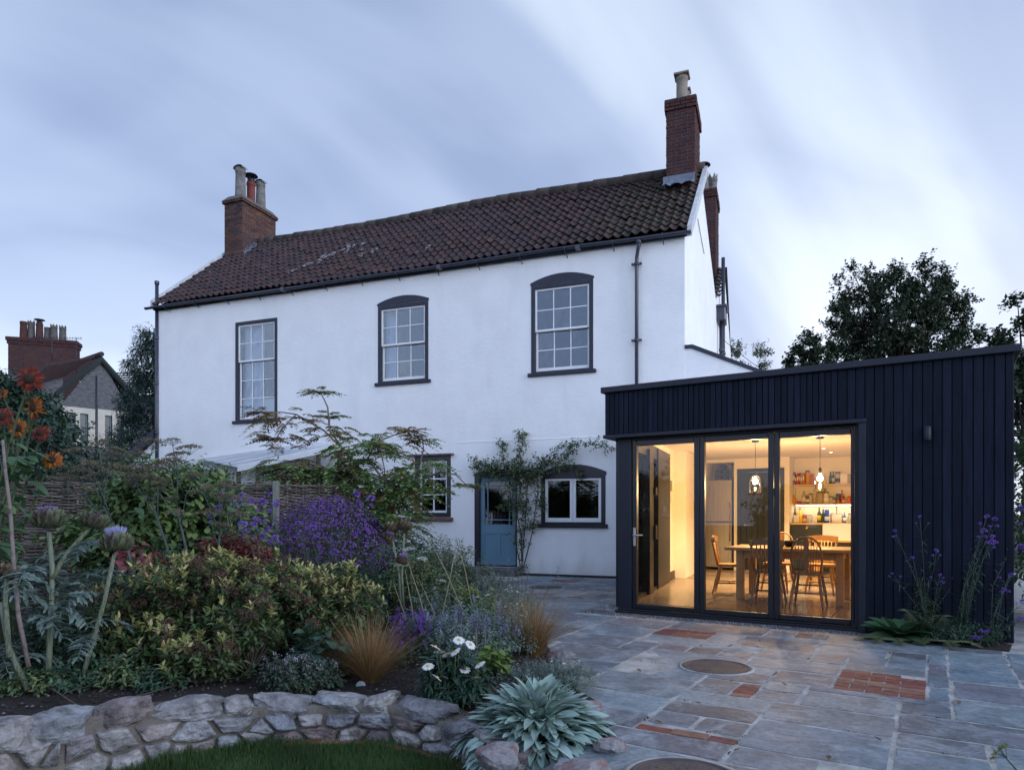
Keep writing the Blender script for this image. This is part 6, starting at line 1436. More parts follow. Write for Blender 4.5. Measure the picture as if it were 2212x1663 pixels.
for i, (zx, zy) in enumerate(heads):
    u, v = (1100+zx*.5877)/1.736, (2100+zy*.5877)/1.736; Yd = 4.34+.06*math.sin(i*2.1); q = P3(u, v, Yd)-dp; wilt = i == 9
    o = inst(DF, 'flower_head', e, q, i, .95 if not wilt else .6, .55+.16*math.sin(i*1.7), .2*math.cos(i*2.3)); o2 = inst(DE, 'eye', o, (0, 0, .002))
    ms.tube([(q[0]*.4, q[1]*.4, .1), (q[0]*.8, q[1]*.8, q[2]*.6), q-[0, 0, .004]], .0028, 5)
ms.build('flower_stems', STEMG, e)
# --- copper sedges
SED = mat('leaf_sedge', [(.20, .12, .045), (.30, .15, .045), (.36, .22, .09), (.15, .14, .055), (.27, .11, .04), (.42, .32, .18)], rough=.6, island=True, transl=.2, noise_amt=.6, scale=3)
def sedge(label, u, Yw, r, h, n, seed):
    b = base_at(u, Yw); rg = R_(seed); e = empty('copper_sedge', b, 0, label=label, cat='ornamental grass', group='copper sedges')
    a = rg.uniform(0, 2*PI, n); o = np.stack([np.cos(a), np.sin(a), np.zeros(n)], 1); s = rg.uniform(.05, 1, n); P = o*rg.uniform(0, .06, n)[:, None]; D = o*(s*.95)[:, None]+UP+rg.normal(0, .17, (n, 3)); m = MB()
    m.leaves(P, D, UP*s[:, None]*.5-o, h*rg.uniform(.7, 1.18, n), rg.uniform(.0024, .0042, n), ((0, 1), (.25, 1), (.5, .85), (.75, .6), (1, .1)), rg.uniform(.05, .5, n), .3); m.build('blades', SED, e)
def grassU(): pass
sedge('fountain of copper orange sedge behind the daisies and the stone wall', 800, 4.95, .3, .47, 820, 310)
sedge('copper sedge clump beside the patio path, its tips over the flagstones', 1150, 6.0, .3, .55, 760, 311)
# round plant label
g = G(779, 1487, .06); m = MB(); m.lathe([(.0, -.004), (.034, -.004), (.036, 0), (.034, .004), (.0, .004)], n=22, M=Matrix.Rotation(math.radians(68), 4, 'X')); e = empty('plant_label', g+[0, 0, .02], 0, label='small round pale plant label with a green band lying below the copper sedge', cat='label'); m.build('disc', mat('label_grey', [(.35, .34, .36)], rough=.5), e)
m = MB(); m.box(-.031, .031, -.009, .006, .0042, .0055, M=Matrix.Rotation(math.radians(68), 4, 'X')); m.build('green_band', mat('label_green', [(.10, .42, .36)], rough=.5), e)
# --- spiraea: the big mound
SPI = leafm('spiraea', [(.035, .065, .028), (.045, .08, .032), (.06, .10, .034), (.08, .115, .04), (.06, .065, .035), (.085, .05, .04)]); SPT = leafm('spiraea_tip', [(.13, .17, .05), (.22, .24, .07), (.34, .32, .14), (.26, .17, .09)])
SPR = leafm('spiraea_red', [(.13, .03, .035), (.18, .05, .05), (.12, .04, .045), (.22, .09, .06)])
SEEDH = mat('leaf_seedhead', [(.09, .045, .036), (.12, .065, .05), (.075, .042, .036)], rough=.95, island=True)
def flathead(seed, r, n, mt, nm, s=.006, dm=.35, ex=None):
    rg = R_(seed); a = rg.uniform(0, 2*PI, n); q = np.sqrt(rg.uniform(0, 1, n)); P = np.stack([np.cos(a)*q*r, np.sin(a)*q*r, -q*q*r*dm+rg.normal(0, .003, n)], 1); m = MB(); m.leaves(P, rg.normal(0, 1, (n, 3))+UP, rg.normal(0, 1, (n, 3)), s*2, s*1.8, ((0, .4), (.5, 1), (1, .3)), .1, .3)
    for k in range(7): m.tube([(0, 0, -r*1.3), (math.cos(k*.9)*r*.6, math.sin(k*.9)*r*.6, -r*.25)], .0016, 4, 0)
    return protomesh(m, nm, [mt])
SH = flathead(5, .062, 130, SEEDH, 'seed_head', .0058)
def spiraea(label, u, Yw, zc, rad, nt, seed, nsh, lm=SPI, L=.060, W=.024):
    b = base_at(u, Yw); c = b+[0, 0, zc]; e, P = shrub('spiraea', label, 'shrub', b, c, rad, nt, .15, 9, L, W, lm, STEMB, seed, .007, 60, shell=.3, lump=.30, up=1.1, low=-.55, spread=.85, prof=PROF_L, tipbias=.3, bend=.12)
    rt = R_(seed+9); Q = P[rt.uniform(0, 1, len(P)) < .05+.30*(P[:, 2] > zc*1.3)]; D = (Q-[0, 0, zc*.5]); D = unit(D)*.6+UP; m = MB(); twig_leaves(m, Q+unit(D)*.05, D, .075, 9, L*.95, W*.9, rt, prof=PROF_L, spread=.62, bend=.15, tipbias=.4)
    if lm is SPI: m.build('shoot_tips', SPT, e, kind='stuff')
    rg = R_(seed+5); Q = P[(P[:, 2] > zc*.7)]; ids = rg.choice(len(Q), min(nsh, len(Q)), replace=False)
    for q in Q[ids]: inst(SH, 'seed_head', e, q+[0, 0, .135], rg.uniform(0, 6), rg.uniform(.8, 1.35), rg.normal(0, .25), rg.normal(0, .25))
    return e
spiraea('large yellow green spiraea mound with brown seed heads behind the stone wall', 470, 5.75, .34, (1.0, .62, .35), 1650, 320, 96)
spiraea('right hand spiraea mound in yellow and orange leaf above the copper sedge', 690, 5.85, .28, (.50, .50, .29), 850, 321, 34)
spiraea('low sprawling branch of spiraea reaching to the wall top, lowest at the front', 430, 4.82, .12, (.26, .16, .13), 150, 322, 6)
spiraea('small spiraea shoots above the soil in front of the large mound', 540, 5.05, .28, (.22, .15, .20), 120, 323, 3)
spiraea('low trailing spiraea at the left foot of the large mound', 300, 5.1, .16, (.34, .2, .14), 190, 324, 4)
spiraea('red leaved spiraea tuft standing above the green mound', 508, 6.35, .72, (.26, .2, .14), 260, 325, 6, SPR)
# hydrangea-like broad leaves at the right foot of the mound
BRD = leafm('broad', [(.02, .05, .035), (.03, .065, .045), (.04, .08, .05)])
low_mat('broad dark green leaves low down between the spiraea and the sedge', 690, 1440, .24, .2, .28, 90, .10, .075, BRD, 327, name='broad_leaved_plant', Yw=5.0, sprig=4, tl=.14)
# --- dogwood with red stems
DOG = leafm('dogwood', [(.06, .11, .045), (.08, .14, .05), (.11, .17, .055), (.15, .19, .06), (.06, .11, .06)])
REDS = mat('red_stem', [(.22, .02, .03), (.30, .04, .04)], rough=.5, scale=8)
b = base_at(350, 7.1); e, P = shrub('dogwood', 'tall leafy dogwood with rounded green leaves and red stems in front of the fence', 'shrub', b, b+[0, 0, .92], (.92, .5, .66), 1400, .22, 6, .085, .058, DOG, REDS, 330, .009, 60, shell=.25, lump=.22, up=.5, prof=PROF_O, low=-.8)
for i, (u, Yw, h, w, lb) in enumerate(((345, 6.75, .55, .35, 'red stemmed dogwood shoots with dark lower leaves behind the spiraea'), (520, 7.3, .75, .35, 'green leafed dogwood branch at the right end of the tall dogwood'))):
    b = base_at(u, Yw); shrub('dogwood', lb, 'shrub', b, b+[0, 0, h], (w, .3, h*.6), 260, .2, 6, .085, .055, DOG, REDS, 331+i, .007, 30, shell=.2, lump=.2, up=.5, prof=PROF_O, low=-.8)
PNK = leafm('pink_leaf', [(.25, .07, .09), (.32, .11, .12), (.16, .05, .07)])
b = base_at(300, 6.4); shrub('smoke_plant', 'small plant with round dusky pink leaves among the dogwood stems', 'plant', b, b+[0, 0, .68], (.2, .15, .14), 22, .12, 4, .085, .075, PNK, REDS, 335, .004, 10, prof=PROF_O)
# --- cardoons
CARL = leafm('cardoon', [(.075, .11, .095), (.10, .14, .125), (.14, .18, .165)]); CARS = mat('cardoon_stem', [(.07, .085, .05), (.15, .18, .12), (.22, .25, .18)], rough=.8, scale=9, stretch=(9, 9, .7), bump=.8, bscale=16)
BRC = mat('leaf_bract', [(.17, .22, .11), (.22, .28, .15), (.14, .09, .10), (.25, .30, .19)], rough=.6, island=True, scale=8)
BRCD = mat('leaf_bract_dry', [(.16, .12, .075), (.22, .17, .11), (.10, .075, .05)], rough=.9, island=True, scale=8)
TUFT = mat('purple_tuft', [(.25, .17, .38), (.36, .27, .50)], rough=.9, island=True); TUFT2 = mat('pale_tuft', [(.36, .36, .62), (.50, .50, .75)], rough=.9, island=True)
def thistle(r, bm, tm, tuft, seed):
    rg = R_(seed); m = MB(); P = []; D = []; U = []; L_ = []
    for row in range(7):
        t = row/6; k = int(17-row*1.2); el = -1.0+2.0*t; rr = r*(.95*math.cos(el*.85)+.06); z = r*.72*(math.sin(el)*.9)
        for j in range(k):
            a = 2*PI*(j+.5*(row % 2))/k; o = np.array([math.cos(a), math.sin(a), 0]); P.append(o*rr*.85+UP*z*.8); D.append(o*(1.0-.35*t)+UP*(.10+.72*t)); U.append(-o*.2+UP); L_.append(r*.55)
    m.leaves(P, D, np.array(U), np.array(L_), r*.46, ((0, .9), (.4, 1), (.8, .55), (1, .06)), -.15, -.5); m.lathe([(.01, -r*.55), (r*.6, -r*.4), (r*.86, 0), (r*.66, r*.36), (.01, r*.4)], n=14); a = protomesh(m, 'bracts', [bm])
    if not tuft: return a, None
    m = MB(); k = 420; an = rg.uniform(0, 2*PI, k); q = np.sqrt(rg.uniform(0, 1, k))*r*.55; P = np.stack([np.cos(an)*q*.7, np.sin(an)*q*.7, np.full(k, r*.35)], 1); D = np.stack([np.cos(an)*q/r*.9, np.sin(an)*q/r*.9, np.full(k, 1.)], 1)
    m.leaves(P, D, rg.normal(0, 1, (k, 3)), r*tuft*rg.uniform(.8, 1.1, k), .003, ((0, 1), (1, .5)), .05, .1); return a, protomesh(m, 'flower_tuft', [tm])
TA = thistle(.088, BRC, TUFT, .75, 1); TB = thistle(.082, BRC, None, 0, 2); TC = thistle(.088, BRC, TUFT2, 1.0, 3); TD = thistle(.062, BRCD, None, 0, 4); TE = thistle(.05, BRCD, TUFT, .9, 5)
def cardoon(label, b, hs, stems, seed, nl=26, rl=.5, hl=.7, sm=CARS):
    rg = R_(seed); e = empty('cardoon', b, 0, label=label, cat='plant')
    for (T, u, v, Yw, rx) in hs:
        q = P3(u, v, Yw)-b; h = empty('flower_head', q, rg.uniform(0, 3)); h.parent = e; h.rotation_euler = (rx, .1, rg.uniform(0, 3)); inst(T[0], 'bracts', h, (0, 0, 0)); 
        if T[1]: inst(T[1], 'flower_tuft', h, (0, 0, 0))
    for pts, r in stems:
        m = MB(); m.tube([P3(*p)-b for p in pts], r, 9); m.build('stem', sm, e)
    m = MB(); 
    for i in range(nl):          # long jagged arching leaves
        a = rg.uniform(0, 2*PI); o = np.array([math.cos(a), math.sin(a), 0]); z0 = rg.uniform(.15, hl); L_ = rl*rg.uniform(.6, 1.1); s0 = np.array([0, 0, z0])+rg.normal(0, .05, 3); pts = [s0+o*L_*t+UP*L_*(.55*t-.95*t*t) for t in np.linspace(0, 1, 9)]; m.tube(pts, [.007]*4+[.005]*3+[.003]*2, 4)
        Pn = []; Dn = []; Ln = []
        for k in (1, 1.5, 2, 2.5, 3, 3.5, 4, 4.5, 5, 5.5, 6, 6.5, 7, 7.5, 8):
            for sd in (-1, 1):
                s_ = np.cross(o, UP)*sd; Pn.append((pts[int(k)]+pts[min(8, int(k+.5))])/2); Dn.append(s_*1.0+o*.5+rg.normal(0, .2, 3)); Ln.append(L_*.26*math.sin(PI*(k+.6)/9.8)+.02)
        Pn.append(pts[-1]); Dn.append(o); Ln.append(.08)
        m.leaves(Pn, Dn, np.tile(UP, (len(Pn), 1))+rg.normal(0, .35, (len(Pn), 3)), np.array(Ln)*1.2, np.array(Ln)*.36, ((0, .3), (.2, .9), (.35, .45), (.5, 1), (.65, .4), (.8, .7), (1, .05)), .35, .35)
    m.build('foliage', CARL, e); return e
b1 = base_at(75, 4.75)
cardoon('tall cardoon with two thistle heads on a forked pale stem at the left', b1, [(TA, 105, 1123, 4.72, -.1), (TB, 203, 1097+30, 4.9, .25)],
        [([(102, 1500, 4.7), (108, 1380, 4.7), (113, 1230, 4.72), (106, 1148, 4.72)], [.021, .020, .017, .014]), ([(113, 1250, 4.71), (140, 1200, 4.78), (185, 1150, 4.88), (196, 1136, 4.9)], [.018, .016, .014, .013])], 340, nl=9, hl=.95, rl=.34)
b2 = base_at(200, 4.9)
cardoon('cardoon with one wide flower head and a pale violet tuft, right of the forked one', b2, [(TC, 252, 1175, 4.75, -.15)],
        [([(168, 1500, 4.8), (190, 1420, 4.8), (225, 1300, 4.78), (247, 1198, 4.75)], [.018, .017, .015, .013])], 341, nl=11, hl=1.0, rl=.32)
b3 = base_at(12, 4.6)
cardoon('cardoon at the left edge with a dull head and woody stems', b3, [(TD, 14, 1235, 4.5, .2)], [([(60, 1490, 4.5), (20, 1400, 4.5), (2, 1300, 4.5)], [.02, .018, .016]), ([(20, 1420, 4.4), (12, 1300, 4.5), (15, 1250, 4.5)], [.018, .016, .014])], 342, nl=7, hl=.8, rl=.34)
# --- sunflowers at the left edge
PETR = mat('leaf_rust_petal', [(.10, .010, .007), (.16, .019, .008), (.22, .035, .010)], rough=.6, island=True, transl=.2, scale=20); PETO = mat('leaf_orange_petal', [(.26, .055, .007), (.42, .15, .012), (.15, .022, .007)], rough=.6, island=True, transl=.2, scale=20)
DISC = mat('sunflower_disc', [(.02, .012, .01), (.045, .025, .018)], rough=.95, scale=60, bump=1., bscale=120)
def sunhead(mt, seed, r=.075):
    rg = R_(seed); m = MB()
    for lay in range(2):
        k = 17; a = np.arange(k)*2*PI/k+lay*.18; m.leaves(np.stack([np.cos(a)*r*.36, np.sin(a)*r*.36, np.full(k, -.002*lay)], 1), np.stack([np.cos(a), np.sin(a), rg.normal(.05-.2*lay, .25, k)], 1), np.tile(UP, (k, 1)), r*rg.uniform(.5, .85, k), r*.24, ((0, .4), (.35, 1), (.7, .8), (1, .1)), rg.uniform(-.3, .8, k), .5)
    p = protomesh(m, 'petals', [mt]); m = MB(); m.lathe([(r*.4, -.012), (r*.42, 0), (r*.36, .012), (r*.15, .018), (.001, .016)], n=18); return p, protomesh(m, 'disc', [DISC])
SR, SO = sunhead(PETR, 7), sunhead(PETO, 8)
SUNL = leafm('sunflower_leaf', [(.045, .09, .045), (.06, .12, .055), (.09, .15, .06)])
sf = [(105, 817, SR, 1.25, 'sunflower with a large deep rust red head, highest at the left edge', 4.7), (128, 882+3, SO, 1.15, 'sunflower with a yellow and rust head hanging forward', 4.75), (8, 940, SR, 1., 'sunflower with a rust head cut by the left edge', 4.6), (35, 945, SO, .95, 'sunflower with a soft orange head beside the left edge', 4.9), (114, 985-50, SR, .6, 'sunflower with a small rust red bud above the lower pair', 4.85), (158, 940, SR, .85, 'sunflower with a tilted rust head, rightmost of the upper group', 4.8), (190, 1002, SO, 1.05, 'sunflower with a flat orange head, lowest and farthest right', 4.9), (5, 850, SO, .7, 'sunflower with an orange bud at the top of the left edge', 4.7)]
sf = [(105, 817), (127, 884), (8, 938), (45, 965), (114, 953), (158, 945), (195, 995), (4, 870)]
sfl = [(SR, 1.3, 'sunflower with a large deep rust red head, highest of all'), (SO, 1.15, 'sunflower with a yellow and rust head hanging forward below the highest one'), (SR, 1., 'sunflower with a rust head cut off by the left edge of the photo'), (SO, .95, 'sunflower with a soft orange head half hidden near the left edge'), (SR, .6, 'sunflower with the smallest rust red bud'), (SR, .9, 'sunflower with a tilted rust head at the right of the upper group'), (SO, 1.05, 'sunflower with a flat orange head, lowest and farthest right'), (SO, .6, 'sunflower with a half closed orange bud at the left edge')]
pos = [(65/.4340/1.0, 0)]
for i, ((u, v), (T, sc, lb)) in enumerate(zip([(65, 818), (74, 880), (2, 940), (42, 958), (113, 1000-50), (155, 938), (192, 1003-10), (8, 855)], sfl)):
    rg = R_(350+i); u = [63, 72, 4, 38, 70, 88, 112, 6][i]; v = [818, 880, 900, 925, 903, 935, 993, 850][i]; Yw = 4.55+.09*i; b = base_at(-20+i*9, Yw+.1); q = P3(u, v, Yw)-b; e = empty('sunflower', b, 0, label=lb, cat='sunflower', group='rust and orange sunflowers'); sc *= .88
    h = empty('flower_head', q, 0); h.parent = e; h.rotation_euler = (1.55+rg.normal(0, .35), rg.normal(0, .55), rg.uniform(-.6, .6)); h.scale = (sc,)*3; inst(T[0], 'petals', h, (0, 0, 0)); inst(T[1], 'disc', h, (0, 0, 0))
    m = MB(); k1 = np.array([q[0]*.15-.05, q[1]*.2, q[2]*.55]); k2 = np.array([q[0]*.6, q[1]*.6+.05, q[2]*.9]); m.tube([(0, 0, 0), k1, k2, q+[-.02, .03, -.02], q], [.012, .010, .008, .006, .005], 7); m.build('stem', STEMG, e)
    m = MB(); k = 16; t = rg.uniform(.35, 1, k)[:, None]; P = np.where(t < .7, k1*t/.7, k1+(k2-k1)*(t-.7)/.3); a = rg.uniform(0, 2*PI, k); m.leaves(P, np.stack([np.cos(a), np.sin(a), rg.uniform(-.3, .5, k)], 1), np.tile(UP, (k, 1))+rg.normal(0, .2, (k, 3)), rg.uniform(.10, .19, k), rg.uniform(.06, .11, k), PROF_O, .5, .3); m.build('foliage', SUNL, e)
m = MB(); rg = R_(360)
m.tube([P3(62, 1440, 4.5), P3(40, 1330, 4.5), P3(30, 1220, 4.5), P3(22, 1100, 4.5), P3(12, 1020, 4.5), P3(6, 950, 4.5)], [.015, .014, .013, .011, .010, .008], 8)
o = m.build('dead_stem', mat('mottled_stem', [(.10, .07, .06), (.22, .18, .17), (.14, .11, .09)], rough=.9, scale=14, bump=.5)); tag(o, 'mottled woody dead stem at the far left edge', 'stem')
# --- fennel with brown umbels
FEN = mat('fennel_stem', [(.05, .075, .065), (.08, .105, .09)], rough=.6, scale=8); UMB = mat('leaf_umbel', [(.13, .11, .075), (.18, .155, .09), (.10, .075, .065)], rough=.9, island=True)
def umbel(seed, r, n, mt, k=16, sz=.0045, nm='umbel'):
    rg = R_(seed); m = MB()
    for i in range(k):
        a = i*2.4; q = r*math.sqrt((i+.5)/k); t = np.array([math.cos(a)*q, math.sin(a)*q, .35*r-q*q/r*.25]); m.tube([(0, 0, -r*.5), t*[.6, .6, .4]-[0, 0, r*.15], t], .0009, 3, 1)
        P = t+rg.normal(0, r*.085, (n, 3))*[1, 1, .35]; m.leaves(P, rg.normal(0, 1, (n, 3)), rg.normal(0, 1, (n, 3)), sz*2, sz*1.7, ((0, .4), (.5, 1), (1, .3)), .1, .2)
    return protomesh(m, nm, [mt, FEN])
UB = umbel(9, .10, 14, UMB, 20, .0055); 
fens = [(330, 6.1, 1500, [(118, 1010), (160, 975), (215, 960), (240, 985), (190, 1000), (140, 1040)], 'fennel with brown flat umbels leaning left over the fence'), (395, 6.3, 1500, [(255, 975), (300, 985), (330, 960), (262, 1012), (345, 1005)], 'branching fennel with blue green stems above the dogwood'), (425, 6.2, 1500, [(373, 955), (365, 1000), (420, 1030), (300, 1035)], 'fennel whose highest umbel stands against the white wall'), (470, 6.1, 1500, [(490, 1045), (440, 1060), (455, 1110), (520, 1080)], 'fennel stem leaning right across the dogwood')]
for i, (u, Yw, _, tips, lb) in enumerate(fens):
    rg = R_(370+i); b = base_at(u, Yw); e = empty('fennel', b, 0, label=lb, cat='plant', group='fennel stems'); m = MB(); T = [P3(a_, v_, Yw+rg.normal(0, .12))-b for a_, v_ in tips]; cm = np.mean(T, 0); k0 = cm*[.35, .35, .5]; k1 = cm*[.7, .7, .75]; m.tube([(0, 0, 0), k0, k1], [.014, .012, .009], 7)
    ub = []
    for t in T:
        j = k0*.4+k1*.6 if t[2] < cm[2] else k1; m.tube([j, j*.4+t*.6+rg.normal(0, .02, 3), t-[0, 0, .03]], [.007, .005, .003], 5); ub.append(t)
        for _ in range(2): t2 = j*.35+t*.65+rg.normal(0, .10, 3); m.tube([j*.5+t*.5, t2], [.004, .002], 4); ub.append(t2+[0, 0, .03])
    m.build('stem', FEN, e)
    for t in ub: inst(UB, 'umbel', e, t, rg.uniform(0, 6), rg.uniform(.6, 1.15), rg.normal(0, .2), rg.normal(0, .2))
    m = MB(); P = np.array([k0*rg.uniform(.3, 1)+rg.normal(0, .05, 3) for _ in range(40)]); twig_leaves(m, P, rg.normal(0, 1, P.shape)+UP, .16, 16, .05, .0035, rg, spread=1.); m.build('foliage', leafm('fennel', [(.05, .08, .06), (.08, .11, .08)]), e)
# --- purple aster mound
AST = leafm('aster', [(.025, .045, .03), (.035, .06, .045), (.05, .075, .05)]); PUR = mat('leaf_purple', [(.10, .025, .24), (.16, .04, .34), (.20, .075, .38), (.08, .022, .20)], rough=.7, island=True, transl=.2)
b = base_at(700, 7.6); e, P = shrub('aster', 'broad mound of deep purple asters in front of the fence', 'plant', b, b+[0, 0, .62], (.70, .5, .64), 1500, .12, 9, .04, .009, AST, STEMG, 380, .004, 50, shell=.3, lump=.1, up=.8, low=-.7)
rg = R_(381); d = unit(rg.normal(0, 1, (7000, 3))); d = d[(d[:, 2] > -.1)]; d = d[rg.uniform(0, 1, len(d)) < .25+.8*d[:, 2]]; P = np.array([0, 0, .62])+d*[.76, .58, .72]*rg.uniform(.86, 1.04, len(d))[:, None]; m = MB()
for s_ in range(3):
    a = rg.uniform(0, 6, len(P)); m.leaves(P, np.cross(d, rg.normal(0, 1, P.shape)), d, .015, .011, ((0, .9), (.6, 1), (1, .3)), .05, .1)
m.leaves(P, np.cross(d, rg.normal(0, 1, P.shape)), d, .015, .011, ((0, .9), (.6, 1), (1, .3)), .05, .1); m.build('blossom', PUR, e, kind='stuff')
# --- verbena: airy stems with purple clusters
VER = mat('leaf_verbena_petal', [(.19, .09, .42), (.27, .14, .55), (.33, .19, .60)], rough=.7, island=True, transl=.2); VST = mat('verbena_stem', [(.05, .085, .055), (.08, .12, .075)], rough=.6, scale=8)
rg = R_(390); m = MB(); n = 70; d = unit(rg.normal(0, 1, (n, 3))+[0, 0, .6]); m.leaves(d*[.022, .022, .012], d, rg.normal(0, 1, (n, 3)), .012, .012, ((0, .5), (.5, 1), (1, .4)), .1, .3); VC = protomesh(m, 'flower_cluster', [VER])
def z2p(x, y): return (x*.5411/1.736, (1400+y*.5411)/1.736)
def z2bp(x, y): return ((900+x*.6329)/1.736, (1400+y*.6329)/1.736)
def verbena(label, u, Yw, tips, seed, sc=1., leaf=0, lw=.0035, group='tall verbena with purple flower clusters', lg=.05):
    rg = R_(seed); b = base_at(u, Yw) if Yw > 3.4 else np.array([(u-CX)/FL*Yw, Yw, 0.]); e = empty('verbena', b, 0, label=label, cat='plant', group=group); m = MB(); lf = []
    for t in tips:
        q = P3(*t, Yw+rg.normal(0, .15))-b; mid = q*[.35, .35, .5]+rg.normal(0, .03, 3); m.tube([rg.normal(0, .03, 3)*[1, 1, 0], mid, q*[.75, .75, .82], q], [lw, lw*.8, lw*.6, lw*.4], 4); inst(VC, 'flower_cluster', e, q, rg.uniform(0, 6), sc*rg.uniform(.7, 1.25), rg.normal(0, .3), rg.normal(0, .3))
        for s_ in (-1, 1):
            if rg.uniform() < .75: q2 = q*.93+np.array([s_*.05, rg.normal(0, .03), .02]); m.tube([q*[.82, .82, .85], q2], lw*.35, 4); inst(VC, 'flower_cluster', e, q2, 0, sc*rg.uniform(.4, .75))
        for k in range(leaf): f = rg.uniform(.15, .9); p = mid*f/.5 if f < .5 else mid+(q-mid)*(f-.5)/.5; lf.append(p)
    m.build('stems', VST, e)
    if lf: m = MB(); lf = np.array(lf); m.leaves(lf, rg.normal(0, 1, lf.shape)*[1, 1, .5]+UP*.3, np.tile(UP, (len(lf), 1)), lg, lg*.13, PROF_L, .3, .3); m.build('foliage', leafm('verbena', [(.04, .07, .045), (.06, .10, .06)]), e)
    return e
verbena('verbena standing left of the asters against the hazel fence', 600, 6.6, [z2p(*t) for t in [(1675, 850), (1650, 885), (1740, 885), (1820, 890), (1870, 835), (1910, 910), (1515, 935), (1525, 830)]], 391, 1.2, 4)
verbena('lower verbena with scattered clusters in front of the asters', 590, 6.3, [z2p(*t) for t in [(1460, 990), (1680, 1045), (1775, 1010), (1755, 1045), (1820, 1028), (1710, 1085), (1850, 1095), (1820, 1130), (1905, 1140)]], 392, 1.1, 4)
verbena('verbena rising through the top of the aster mound', 690, 6.9, [z2bp(*t) for t in [(470, 745), (575, 735), (690, 715), (775, 738), (430, 915), (345, 885), (365, 1020), (560, 1057), (350, 940)]], 393, 1.15, 4)
# --- tall shrub with compound leaves
CPD = leafm('compound', [(.055, .105, .045), (.08, .145, .055), (.11, .18, .06), (.16, .21, .06), (.07, .12, .06)]); CPR = leafm('compound_bronze', [(.11, .12, .045), (.15, .12, .05), (.18, .07, .05), (.10, .13, .05)])
def pinnate(acc, p, d, L_, pairs, ll, lw_, rg, droop=.35, mat_=0):
    d = d/np.linalg.norm(d); s_ = np.cross(d, UP); s_ = s_/(np.linalg.norm(s_)+1e-6); pts = [p+d*L_*t-UP*L_*droop*t*t for t in np.linspace(0, 1, pairs+2)]; acc[3].append(pts)
    for k in range(1, pairs+1):
        f = math.sin(PI*(k+1)/(pairs+2.5))*.6+.45
        for sd in (-1, 1): acc[0].append(pts[k]); acc[1].append(s_*sd+d*.45-UP*.18+rg.normal(0, .1, 3)); acc[2].append(ll*f)
    acc[0].append(pts[-1]); acc[1].append(d-UP*.3); acc[2].append(ll*.8)
def pin_build(acc, name, lm, e, wr, rach=.002):
    m = MB(); n = len(acc[0]); L_ = np.array(acc[2]); m.leaves(acc[0], acc[1], np.tile(UP, (n, 1))+R_(1).normal(0, .25, (n, 3)), L_, L_*wr, PROF_L, .25, .25)
    for p in acc[3]: m.tube(p[::2] if len(p) > 6 else p, rach, 3)
    m.build(name, lm, e)
rg = R_(400); YB_ = 9.6; b = base_at(830, YB_); e = empty('compound_leaved_shrub', b, 0, label='tall spreading shrub with feathery compound leaves and bare arching stems before the white wall', cat='shrub')
limbs = [[(835, 1130), (800, 1040), (755, 985), (700, 930), (640, 895), (607, 890), (560, 890)], [(820, 1120), (790, 1040), (745, 975), (712, 930), (708, 880), (700, 862), (690, 846)], [(840, 1120), (830, 1040), (795, 990), (812, 955), (850, 940), (888, 930)], [(845, 1110), (870, 1050), (905, 1010), (915, 970), (912, 950)], [(850, 1100), (900, 1040), (950, 1020), (985, 1025), (1010, 1050)], [(830, 1110), (770, 1050), (700, 1010), (640, 1005), (600, 1015)], [(835, 1080), (830, 1010), (820, 965)], [(712, 930), (712, 905), (716, 900)], [(640, 895), (610, 925), (595, 950)], [(840, 1120), (740, 1060), (660, 1040), (610, 1035)], [(850, 1120), (880, 1090), (930, 1070), (950, 1060)]]
m = MB(); LP = []
for i, l in enumerate(limbs):
    pts = [P3(u, v, YB_+.25*math.sin(i*1.9+k*.5)*(k > 0)*.8)-b for k, (u, v) in enumerate(l)]; 
    if i < 6 or i > 8: pts = [np.array([rg.normal(0, .05), rg.normal(0, .05), 0])] + pts
    r = np.linspace(.024 if i < 6 else .010, .006, len(pts)); m.tube(pts, r, 6); LP.append(pts)
m.build('limbs', mat('grey_bark', [(.10, .085, .075), (.17, .145, .13)], rough=.85, scale=9), e)
acc = ([], [], [], []); ac2 = ([], [], [], [])
for i, pts in enumerate(LP):
    tip = pts[-1]
    for k in range(9 if i != 6 else 12):      # whorl at the tip
        a = k*2*PI/9+rg.uniform(0, .5); pinnate(ac2 if (k % 2 or i in (0, 8, 2)) else acc, tip, np.array([math.cos(a), math.sin(a)*.8, rg.uniform(.0, .5)]), rg.uniform(.20, .34), 8, .075, 0, rg, .35)
mass = [(800, 1010, .50, .38, 44), (720, 1035, .55, .26, 44), (640, 1030, .42, .22, 34), (850, 1090, .42, .36, 46), (890, 1045, .26, .26, 20), (925, 1005, .2, .06, 5), (770, 965, .30, .20, 20), (790, 1100, .36, .30, 30), (615, 905, .28, .10, 12), (700, 930, .26, .10, 9), (600, 950, .18, .12, 8), (850, 945, .3, .10, 10), (820, 1150, .45, .25, 26)]
for u, v, rx, rz_, k in mass:
    c_ = P3(u, v, YB_)-b
    for _ in range(int(k*(3.2 if v > 1000 else 2.0))):
        a = rg.uniform(0, 2*PI); o = np.array([math.cos(a), math.sin(a), 0]); p = c_+o*rg.uniform(0, 1)*[rx, .4, 0]+UP*rg.uniform(-1, 1)*rz_; pinnate(ac2 if rg.uniform() < .18 or v < 960 else acc, p, o+UP*rg.uniform(-.2, .6)-[0, .35, 0], rg.uniform(.22, .4), 7, .085, 0, rg, .5)
pin_build(acc, 'foliage', CPD, e, .42); pin_build(ac2, 'bronze_foliage', CPR, e, .40)
